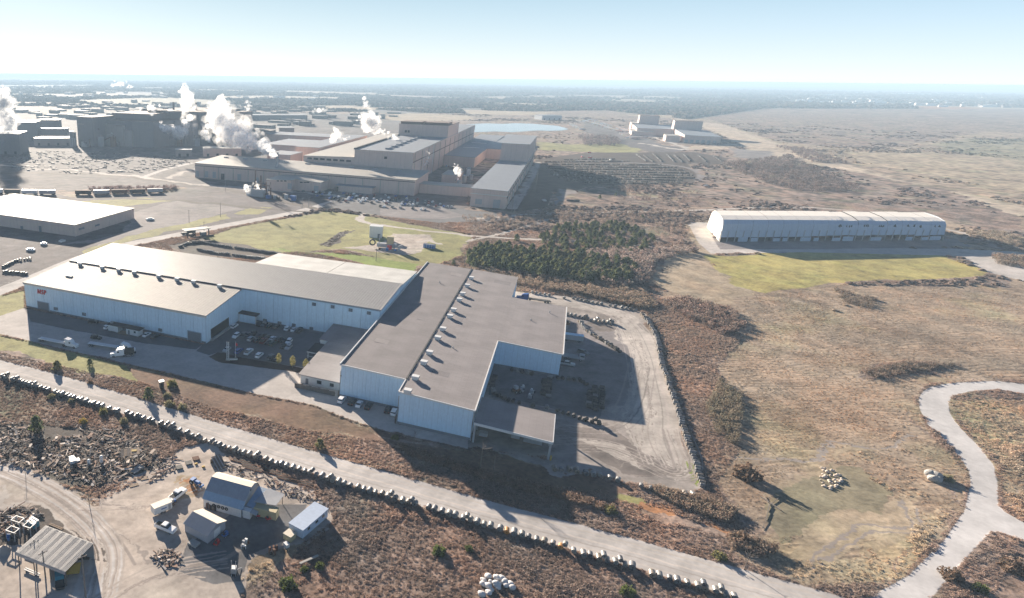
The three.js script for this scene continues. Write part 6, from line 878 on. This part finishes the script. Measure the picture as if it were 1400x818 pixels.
  for (const [x, y, l, tm] of [[258, 634, 'dark pallet left of the plank rack', M.black], [268, 628, 'brown pallet behind the dark one by the plank rack', M.rust], [245, 640, 'black machine block on the dirt left of the pallets', M.black]]) item('pallet', l, 'pallet', x, y, 0.4, (t) => { for (let i = 0; i < 4; i++) part('slat', t, tm, bx(2, 0.12, 0.42, 0, 0.3, -0.75 + i * 0.5)); for (const x2 of [-0.85, 0, 0.85]) part('runner', t, tm, bx(0.14, 0.3, 1.9, x2, 0, 0)); });
  for (const [x, y, l] of [[268, 635, 'yellow block lying left of the plank rack'], [278, 639, 'second yellow block lying nearer the plank rack']]) item('yellow_block', l, 'block', x, y, 0.5, (t) => { part('block', t, M.yellow, bx(0.8, 0.35, 0.5, 0, 0.05, 0)); part('base', t, M.timber, bx(0.9, 0.05, 0.6, 0, 0, 0)); });
  const long = [[332, 632], [352, 636], [345, 641], [372, 646], [395, 656], [410, 660]]; long.forEach(([x, y], i) => item('rail_stack', ['rusty bars north of the barn, first bundle from the left', 'rusty bars north of the barn, second bundle', 'rusty bars north of the barn, third bundle', 'rusty bars north of the barn, fourth bundle', 'rusty bars north of the barn, fifth bundle', 'rusty bars north of the barn, last bundle near the coils'][i], 'steel bars', x, y, -0.42, (t) => { for (let k = 0; k < 4; k++) part('bar', t, k % 2 ? M.rust : M.black, bx(rr(6, 8), 0.25, 0.25, 0, 0.02, k * 0.5 - 0.8)); }));
  item('roadside_hut', 'small weathered hut on the verge above the road', 'hut', 221, 530, 0.4, (t) => { part('wall', t, M.oldTimber, bx(1.5, 2.6, 1.5, 0, 0, 0)); part('roof', t, M.galv, bx(2, 0.15, 2, 0, 2.6, 0, 0, 0.08)); part('door', t, M.dark, bx(0.7, 1.8, 0.06, 0, 0.05, 0.77)); });
  // bags, rocks
  const rockG = [0, 1, 2].map(() => { const g = new THREE.IcosahedronGeometry(1, 2), p = g.attributes.position, ph = rr(0, 9); for (let i = 0; i < p.count; i++) { const v = V().fromBufferAttribute(p, i), s = 0.8 + 0.4 * vn(v.x * 1.7 + ph + 9, v.y * 1.7 + v.z * 1.3 + 9); p.setXYZ(i, v.x * s, v.y * s * 0.75 + 0.5, v.z * s); } g.computeVertexNormals(); return g; });
  const bag = std([0.68, 0.66, 0.65], 0.9, { map: rep(T.grain, 3) }), stone = std([0.68, 0.64, 0.58], 0.95, { map: rep(T.rust, 2) });
  const rocks = (list, name, label, cat, group, mat, s0, s1) => list.forEach(([x, y]) => { const k = new THREE.Mesh(pick(rockG), mat); k.position.copy(P(x, y)); const s = rr(s0, s1); k.scale.set(s * rr(.9, 1.4), s, s); k.rotation.y = rr(0, 6); solo(k, name, label, cat, group); });
  rocks([[667, 790], [661, 795], [671, 797], [679, 792], [686, 793], [679, 801], [690, 798], [692, 802], [697, 801], [667, 803], [681, 805], [668, 812], [700, 805], [658, 814], [672, 808], [660, 800]], 'white_bag', 'white stuffed bag in the heap near the bottom edge', 'bag', 'white bags in the heap', bag, 0.55, 0.95);
  const rp = []; for (let i = 0; i < 46; i++) { const a = rr(0, 6.28), r = Math.sqrt(rnd()); rp.push([1136 + Math.cos(a) * r * 15, 657 + Math.sin(a) * r * 13]); } rp.push([1124, 641], [1126, 644], [1128, 641], [1131, 644]);
  rocks(rp, 'field_stone', 'pale stone in the scatter on the mown field', 'stone', 'stones scattered on the field', stone, 0.22, 0.5);
  rocks([[1272, 651], [1279, 653], [1275, 657], [1281, 658], [1275, 651]], 'heap_boulder', 'grey boulder of the small heap near the concrete road bend', 'boulder', 'boulders in the heap', M.concrete, 0.9, 1.5);
}

// ---------------------------------------------------------------- poles
const pole = (x, y, yt, label, kind) => { const b = P(x, y), r = ray(x, yt), h = EYE + r.y * Math.hypot(b.x, b.z) / Math.hypot(r.x, r.z), t = thing(kind === 'light' ? 'street_lamp' : 'utility_pole', label, kind === 'light' ? 'street lamp' : 'utility pole', b, rr(0, 1)); part('shaft', t, kind === 'light' ? M.galv : M.pole, cy(0.2, 0.12, h, 0, 0, 0, 8)); if (kind === 'light') part('lamp_arm', t, M.galv, bx(1.8, 0.15, 0.3, 0.8, h - 0.1, 0)); else { part('crossarm', t, M.pole, bx(2.2, 0.14, 0.14, 0, h - 0.7, 0.1)); for (const q of [-0.9, 0, 0.9]) part('insulator', t, M.galv, cy(0.07, 0.05, 0.25, q, h - 0.55, 0.1, 6)); } return t; };
[[799, 388, 368.5, 'pole standing on the bank behind the cedars, right of the big warehouse'], [634.5, 367, 349, 'pole at the rear corner of the big warehouse roof'], [514, 357, 340, 'pole on the lawn behind the white rear roof'], [301.5, 297, 277, 'tall pole on the verge beyond the concrete road'], [258.5, 305, 287, 'pole left of the tall one beyond the concrete road'], [279, 319, 303, 'pole beside the gate shelter'], [1000, 322, 300, 'pole at the left end of the fabric hangar'], [700, 288, 262, 'pole by the mill shadow east of the tan wing'], [732, 262, 236, 'pole further along the mill shadow'], [118, 826, 757, 'dark pole at the right end of the pole shed'], [62, 789, 752, 'dark pole before the pole shed front'], [49, 762, 738, 'pole stub left of the pole shed']].forEach(([x, y, t, l]) => pole(x, y, t, l));
[[413, 285, 271, 'lamp beside the mill road, left one'], [422, 284, 270, 'lamp beside the mill road, right one'], [308, 262, 246, 'lamp before the long tan front hall']].forEach(([x, y, t, l]) => pole(x, y, t, l, 'light'));

// ---------------------------------------------------------------- middle distance: gate, pumps, wagons, plant
{
  const g0 = P(252, 326), g1 = P(287, 322), L = g0.distanceTo(g1), t = thing('gate_shelter', 'flat dark roof on posts over the concrete road behind the long wing', 'shelter', g0, -Math.atan2(g1.z - g0.z, g1.x - g0.x)); part('roof', t, M.tanRoof, bx(L, 0.5, 7, L / 2, 5.2, -2)); for (const x of [2.5, L * 0.42, L - 1]) part('post', t, M.black, bx(0.6, 5.2, 0.6, x, 0, 0)); part('booth', t, M.door, bx(4, 3, 3, L * 0.75, 0, -1)); part('hedge_rail', t, M.black, bx(L * 0.8, 1.0, 0.4, L * 0.7, 0, 2.2));
  const t2 = lorry(P(248, 321), P(266, 319), { label: 'dark lorry passing under the gate shelter', cab: 'black', deck: M.black });
  const s = thing('pump_house', 'small square grey pump house on the lawn', 'shed', P(514, 324), -0.3); part('wall', s, M.white, bx(9, 8, 6, 0, 0, 0)); part('roof', s, M.white, bx(9.6, 0.4, 6.6, 0, 8, 0)); part('door', s, M.door, bx(2, 3, 0.1, 2.5, 0, 3.05));
  const r = thing('drill_rig', 'cluttered machine rig with a wheel and a red drum on the lawn dirt', 'machine', P(528, 340), -0.3); part('deck', r, M.steel, bx(13, 2.4, 4, 0, 0.8, -2)); part('cabin', r, M.tan2, bx(4.5, 5, 3.5, 2.2, 3.2, -2)); part('drum', r, M.red, lie(1.6, 3, 2.5, 1.6, 3, 'x', 16)); part('mast', r, M.galv, beam(V(-5, 0, 0), V(-5, 9, 0), 0.5)); part('boom', r, M.galv, beam(V(5, 1, 2), V(11, 3.5, 0), 0.5)); const w = new THREE.TorusGeometry(1.8, 0.5, 8, 18); w.translate(-9.5, 3.6, 0); part('wheel', r, M.black, w); for (let i = 0; i < 6; i++) part('crate', r, pick([M.rust, M.steel, M.blue]), bx(rr(1, 2.5), rr(1, 2.2), 1.5, -4 + i * 2.6, 0, rr(3, 5)));
  const d = thing('blue_skip', 'blue waste skip at the end of the pale track on the lawn', 'skip', P(587, 339), -0.4); part('bin', d, M.blue, walls([V(-4, 2.6, 1.4), V(4, 2.6, 1.4), V(4, 2.6, -1.4), V(-4, 2.6, -1.4)])); part('floor', d, M.black, bx(7.8, 0.2, 2.6, 0, 0.3, 0)); for (let i = 0; i < 5; i++) part('rib', d, M.steel, bx(0.2, 2.4, 0.16, -3.4 + i * 1.7, 0.1, 1.46)); part('load', d, M.steel, bx(7.4, 0.4, 2.4, 0, 2.0, 0));
  // wagons on the siding
  const line = strung(Pxy([[-30, 264], [50, 266], [120, 266.5], [228, 263.5]]), 17.2); line.forEach(([p, a], i) => { if (i % 7 === 5) return; const t = thing('rail_wagon', 'railway wagon in the string on the siding behind the left warehouse', 'rail wagon', p, a - Math.PI / 2, 'wagons on the siding'); const m = pick([M.white, M.rust, M.steel, M.black, M.black]); part('body', t, m, bx(15, 3, 3, 0, 1.1, 0)); part('roof', t, m === M.black ? M.rust : m, bx(15.1, 0.3, 3.1, 0, 4.1, 0)); part('chassis', t, M.black, bx(15.6, 0.4, 1.6, 0, 0.7, 0)); for (const x of [-5.5, 5.5]) part('bogie', t, M.black, bx(2.6, 0.7, 2, x, 0, 0)); });
  // small plant with vapour
  const p = thing('vapour_plant', 'pale tangled process plant giving off steam before the tan annex', 'plant', P(352, 268), -0.5); part('tank_house', p, M.steel, bx(14, 7, 9, 2, 0, 0)); part('white_tank', p, M.white, cy(2.6, 2.6, 9, -9, 0, 1, 14)); part('pipe_rack', p, M.rust, [bx(16, 0.6, 0.6, 6, 11, 2)]); for (const [x, h] of [[-3, 17], [3, 13], [9, 14], [14, 9]]) part('column', p, M.rust, cy(0.8, 0.6, h, x, 7 * (x < 9 ? 1 : 0), -1, 8)); for (let i = 0; i < 10; i++) part('unit', p, pick([M.black, M.steel, M.blue, M.white]), bx(rr(2, 5), rr(2, 5), rr(2, 4), 12 + i * 3.2, 0, rr(-6, 6))); for (let i = 0; i < 5; i++) part('frame', p, M.rust, beam(V(-2 + i * 4, 7, 4), V(i * 4, 15, 3), 0.4));
  // cars in the mill car park: single small meshes, too far to show parts
  const proto = new THREE.Mesh(join([bx(4.6, 0.8, 1.8, 0, 0.35, 0), bx(2.6, 0.6, 1.6, -0.2, 1.15, 0)])), cm = [paint.white, paint.white, paint.silver, paint.black, paint.grey, paint.red, paint.blue]; let k = 0;
  const far = (label, group) => (pt) => { const c = proto.clone(); c.material = pick(cm); c.position.copy(pt); c.rotation.y = Math.PI / 2 - GA + rr(-.1, .1); solo(c, 'distant_car', label, 'car', group); };
  for (let r = 0; r < 5; r++) for (const [pt] of strung(Pxy([[410 + r * 12, 262.5 + r * 3.2], [560 + r * 16, 270 + r * 3.6]]), 3.4)) if (rnd() < 0.42) far('distant car in the rows of the tan mill car park', 'cars in the mill car park')(pt);
  for (const [x0, y0, x1, y1] of [[520, 283, 600, 289], [590, 225, 640, 232], [592, 234, 640, 241]]) for (const [pt] of strung(Pxy([[x0, y0], [x1, y1]]), 3.6)) if (rnd() < 0.4) far('distant car on the lot east of the mill car park', 'cars on the east mill lots')(pt);
  // lorries lined up beyond the pond
  const lq = [[[797, 166], [848, 181]], [[806, 165], [856, 180]], [[850, 184], [866, 191]], [[862, 190], [890, 190]], [[780, 171], [795, 178]]]; const lm = new THREE.Mesh(join([bx(13, 2.8, 2.6, 0, 1.2, 0), bx(2.4, 2.6, 2.5, 8, 0.8, 0)]));
  for (const s of lq) for (const [pt, a] of strung(Pxy(s), 15)) { const c = lm.clone(); c.material = pick([M.white, M.white, M.tan, M.cream]); c.position.copy(pt); c.rotation.y = a + 0.6; solo(c, 'distant_lorry', 'pale lorry in the long queue leading to the far processing plant', 'lorry', 'lorries queueing at the far plant'); }
  for (const [x, y, l] of [[745, 163, 'low house left of the grey plant by the pond'], [752, 160, 'house behind the grey plant by the pond'], [806, 209, 'rust-red machine at the edge of the coil park'], [796, 215, 'red cabin beside the coil park road'], [807, 216, 'white cabin beside the red cabin at the coil park'], [835, 219, 'pale cabin further along the coil park road'], [965, 255, 'white vehicle on the track right of the coil park'], [744, 275, 'pale machine in the mill shadow'], [60, 335, 'white covered load on the ground behind the left warehouse corner'], [85, 331, 'grey covered load beside the white one'], [42, 343, 'pale plank pile on the left yard'], [205, 301, 'row of pale bags on the grey yard beyond the road']]) { const t = thing('yard_object', l, 'yard object', P(x, y), rr(0, 3)); const m = /\bred\b|rust-red/.test(l) ? M.red : M.white, w = rr(4, 7); part('body', t, m, bx(w, 1.1, 2.4, 0, 0.2, 0)); part('top', t, M.steel, bx(w * 0.6, 0.5, 2, 0, 1.3, 0)); part('base', t, M.black, bx(w, 0.2, 2.4, 0, 0, 0)); }
  // clutter of the works yard and the far town
  const mk = (name, label, px, n, f) => { const list = []; scatter(px, n, 0, (pt) => list.push([pt, f()])); const im = new THREE.InstancedMesh(flat(bx(1, 1, 1)), std([1, 1, 1], 0.8), list.length), m = new THREE.Matrix4(), q = new THREE.Quaternion(), c = new THREE.Color(); list.forEach(([pt, [s, cc]], i) => { q.setFromEuler(new THREE.Euler(0, rr(-.2, .2) - GA, 0)); im.setMatrixAt(i, m.compose(pt, q, s)); im.setColorAt(i, c.setRGB(...cc)); }); solo(im, name, label, 'clutter', null, 'stuff'); };
  mk('works_clutter', 'mass of stored slabs and small plant on the steelworks yard', [[0, 215], [60, 205], [140, 208], [250, 215], [262, 225], [200, 236], [100, 238], [20, 232]], 520, () => [V(rr(.8, 6), rr(0.25, 1.2), rr(.8, 2.2)), pick([[.34, .3, .29], [.24, .21, .2], [.14, .12, .115], [.2, .17, .16], [.2, .175, .165]])]);
  mk('works_clutter', 'mass of low sheds and plant beyond the steelworks', [[0, 150], [120, 140], [420, 145], [560, 155], [500, 172], [380, 178], [280, 185], [110, 165], [0, 175]], 190, () => [V(rr(8, 50), rr(3, 11), rr(8, 30)), pick([[.12, .11, .11], [.17, .155, .15], [.08, .075, .075], [.1, .09, .09]])]);
  mk('distant_town', 'distant town of small pale buildings near the horizon at right', [[1060, 132], [1150, 126], [1300, 128], [1420, 138], [1410, 148], [1240, 146], [1100, 142]], 420, () => [V(rr(10, 60), rr(5, 14), rr(8, 25)), pick([[.6, .58, .56], [.4, .38, .36], [.2, .18, .17], [.7, .7, .7]])]);
  mk('distant_town', 'scattered buildings on the plain at upper left', [[-20, 128], [200, 122], [420, 128], [480, 142], [300, 140], [0, 145]], 70, () => [V(rr(10, 70), rr(5, 14), rr(8, 30)), pick([[.6, .58, .56], [.4, .38, .36], [.2, .18, .17]])]);
}
// pond
{
  const px = [[615, 177], [624, 172], [640, 170], [664, 168.8], [688, 169.6], [705, 168.6], [728, 169.4], [748, 171], [762, 172.2], [772, 174.6], [777, 177], [768, 178.6], [750, 179.2], [735, 178.6], [716, 180], [700, 181], [676, 180], [650, 181]], s = new THREE.Shape(px.map(([x, y]) => { const q = P(x, y); return new THREE.Vector2(q.x, -q.z); })), g = new THREE.ShapeGeometry(s).rotateX(-Math.PI / 2).translate(0, 0.25, 0);
  const w = new THREE.Mesh(g, new THREE.MeshPhysicalMaterial({ color: col([0.2, 0.2, 0.19]), roughness: 0.04, ior: 1.45 })); w.name = 'pond_water'; w.userData.kind = 'structure'; scene.add(w);
}
// ---------------------------------------------------------------- steam
{
  const mats = [new THREE.MeshPhysicalMaterial({ color: col([0.99, 0.99, 0.99]), roughness: 1, transmission: 0.8, thickness: 0, specularIntensity: 0, transparent: true, opacity: 0.26 }), new THREE.MeshPhysicalMaterial({ color: col([0.99, 0.99, 0.99]), roughness: 1, transmission: 0.8, thickness: 0, specularIntensity: 0, transparent: true, opacity: 0.09 })];
  const blob = (r, det) => { const g = new THREE.IcosahedronGeometry(1, det), p = g.attributes.position, ph = rr(0, 50); for (let i = 0; i < p.count; i++) { const v = V().fromBufferAttribute(p, i).normalize(); const n = fbm(v.x * 2.2 + ph + 40, v.y * 2.2 + v.z * 1.9 + 40, 4) - 0.5, n2 = fbm(v.z * 2.4 + ph + 70, v.x * 1.7 - v.y * 2.1 + 70, 4) - 0.5; v.multiplyScalar(r * (1 + 0.75 * n + 0.75 * n2)); p.setXYZ(i, v.x, v.y, v.z); } const f = flat(g); f.deleteAttribute('normal'); f.deleteAttribute('uv'); f.computeVertexNormals(); return f; };
  // path of (x, y, radius) in photograph pixels at a distance in metres
  function steam(label, dist, path, n, dense = 1, drift = 0) {
    const o = along(path[0][0], path[0][1], dist), t = thing('steam_cloud', label, 'steam', o), core = [], wisp = [], mp = Math.hypot(dist, EYE) / FOCAL * 1.02;
    for (let i = 0; i < n; i++) { const f = rnd() * (path.length - 1), k = Math.min(path.length - 2, Math.floor(f)), u = f - k, a = path[k], b = path[k + 1], R = (a[2] + (b[2] - a[2]) * u) * mp * 1.14 * (1 + drift / dist * f / (path.length - 1)), c = along(a[0] + (b[0] - a[0]) * u, a[1] + (b[1] - a[1]) * u, dist + drift * f / (path.length - 1)), dir = V(rr(-1, 1), rr(-1, 1), rr(-1, 1)).normalize(), rad = Math.sqrt(rnd()); c.addScaledVector(dir, R * rad * 0.75).sub(o); const s = R * rr(0.3, 0.52) * (1.15 - 0.5 * rad); if (rad < 0.75 && rnd() < dense) core.push(blob(s, 3).translate(c.x, c.y, c.z)); for (let q = 0; q < 3; q++) { const e = c.clone().add(V(rr(-1, 1), rr(-1, 1), rr(-1, 1)).addScaledVector(dir, 0.5).multiplyScalar(s * 0.85)); wisp.push(blob(s * rr(0.3, 0.95), 2).translate(e.x, e.y, e.z)); } }
    if (core.length) part('steam_core', t, mats[0], mergeGeometries(core)).userData.kind = 'stuff'; part('steam_wisp', t, mats[1], mergeGeometries(wisp)).userData.kind = 'stuff';
  }
  steam('huge white steam cloud cut by the left frame edge', 1030, [[8, 186, 16], [4, 170, 22], [6, 150, 18], [2, 134, 12], [4, 124, 7]], 46);
  steam('tall steam column over the right end of the steelworks', 1080, [[252, 176, 9], [256, 166, 12], [258, 150, 11], [256, 136, 9], [252, 124, 8], [246, 117, 4]], 40);
  steam('low billowing steam left of the tall column', 1060, [[258, 180, 10], [240, 180, 11], [228, 176, 7], [218, 170, 4]], 30);
  steam('largest leaning steam cloud rising from the tan mill flue', 665, [[377, 214, 3], [370, 207, 8], [352, 198, 14], [330, 188, 20], [308, 176, 24], [300, 162, 20], [302, 146, 13], [300, 134, 6]], 100, 1, 330);
  steam('steam wisp on the left flank of the largest cloud', 1000, [[284, 190, 6], [280, 182, 8], [288, 172, 8]], 16);
  steam('small round steam puff over the low tan hall', 760, [[456, 191, 5], [460, 184, 8], [463, 176, 5]], 18); steam('faint steam scrap right of the small round puff', 760, [[472, 190, 3], [475, 186, 3]], 6, 0.2);
  steam('rounded steam cloud behind the high tan hall', 1180, [[510, 178, 12], [508, 168, 13], [504, 160, 9]], 34); steam('small steam puff floating above the rounded cloud', 1190, [[502, 145, 4], [499, 138, 5], [497, 133, 2]], 12, 0.5); steam('thin steam streak beside the rounded cloud', 1190, [[490, 162, 4], [494, 157, 3]], 8, 0.2);
  steam('trailing steam streak on the high hall roof', 860, [[545, 192, 3], [538, 187, 5], [528, 181, 4]], 16, 0.8); steam('short steam streak at the roof edge left of the trailing one', 880, [[528, 184, 4], [524, 178, 3]], 8, 0.6);
  steam('narrow steam column against the high hall east wall', 745, [[583, 228, 3], [584, 216, 3.5], [585, 206, 2.5]], 12, 0.4); steam('small steam plume in the mill courtyard', 690, [[625, 247, 3], [626, 236, 6], [622, 225, 3]], 18, 0.8);
  steam('steam puff at the left of the vapour plant', 565, [[337, 262, 5], [338, 255, 4]], 14, 0.8); steam('thin steam curling through the vapour plant', 560, [[354, 258, 4], [348, 250, 3]], 10, 0.5);
  steam('far white steam streak on the plain above the steelworks', 2600, [[152, 117, 2], [162, 114, 4], [172, 116, 4], [182, 120, 2]], 20); steam('steam scraps on the steelworks roof ridge', 1040, [[190, 148, 3], [205, 146, 5], [216, 146, 4]], 14, 0.4); steam('small steam jet under the steelworks ridge', 1020, [[207, 160, 3], [210, 152, 4]], 10, 0.5);
  steam('faint distant steam between the works and the wood', 1900, [[428, 153, 3], [436, 149, 5], [446, 148, 4]], 12, 0.3); steam('faint steam behind the tall tower right of the steelworks', 1300, [[338, 152, 3], [338, 144, 4], [340, 138, 3]], 10, 0.2);
}

renderer.render(scene, camera);
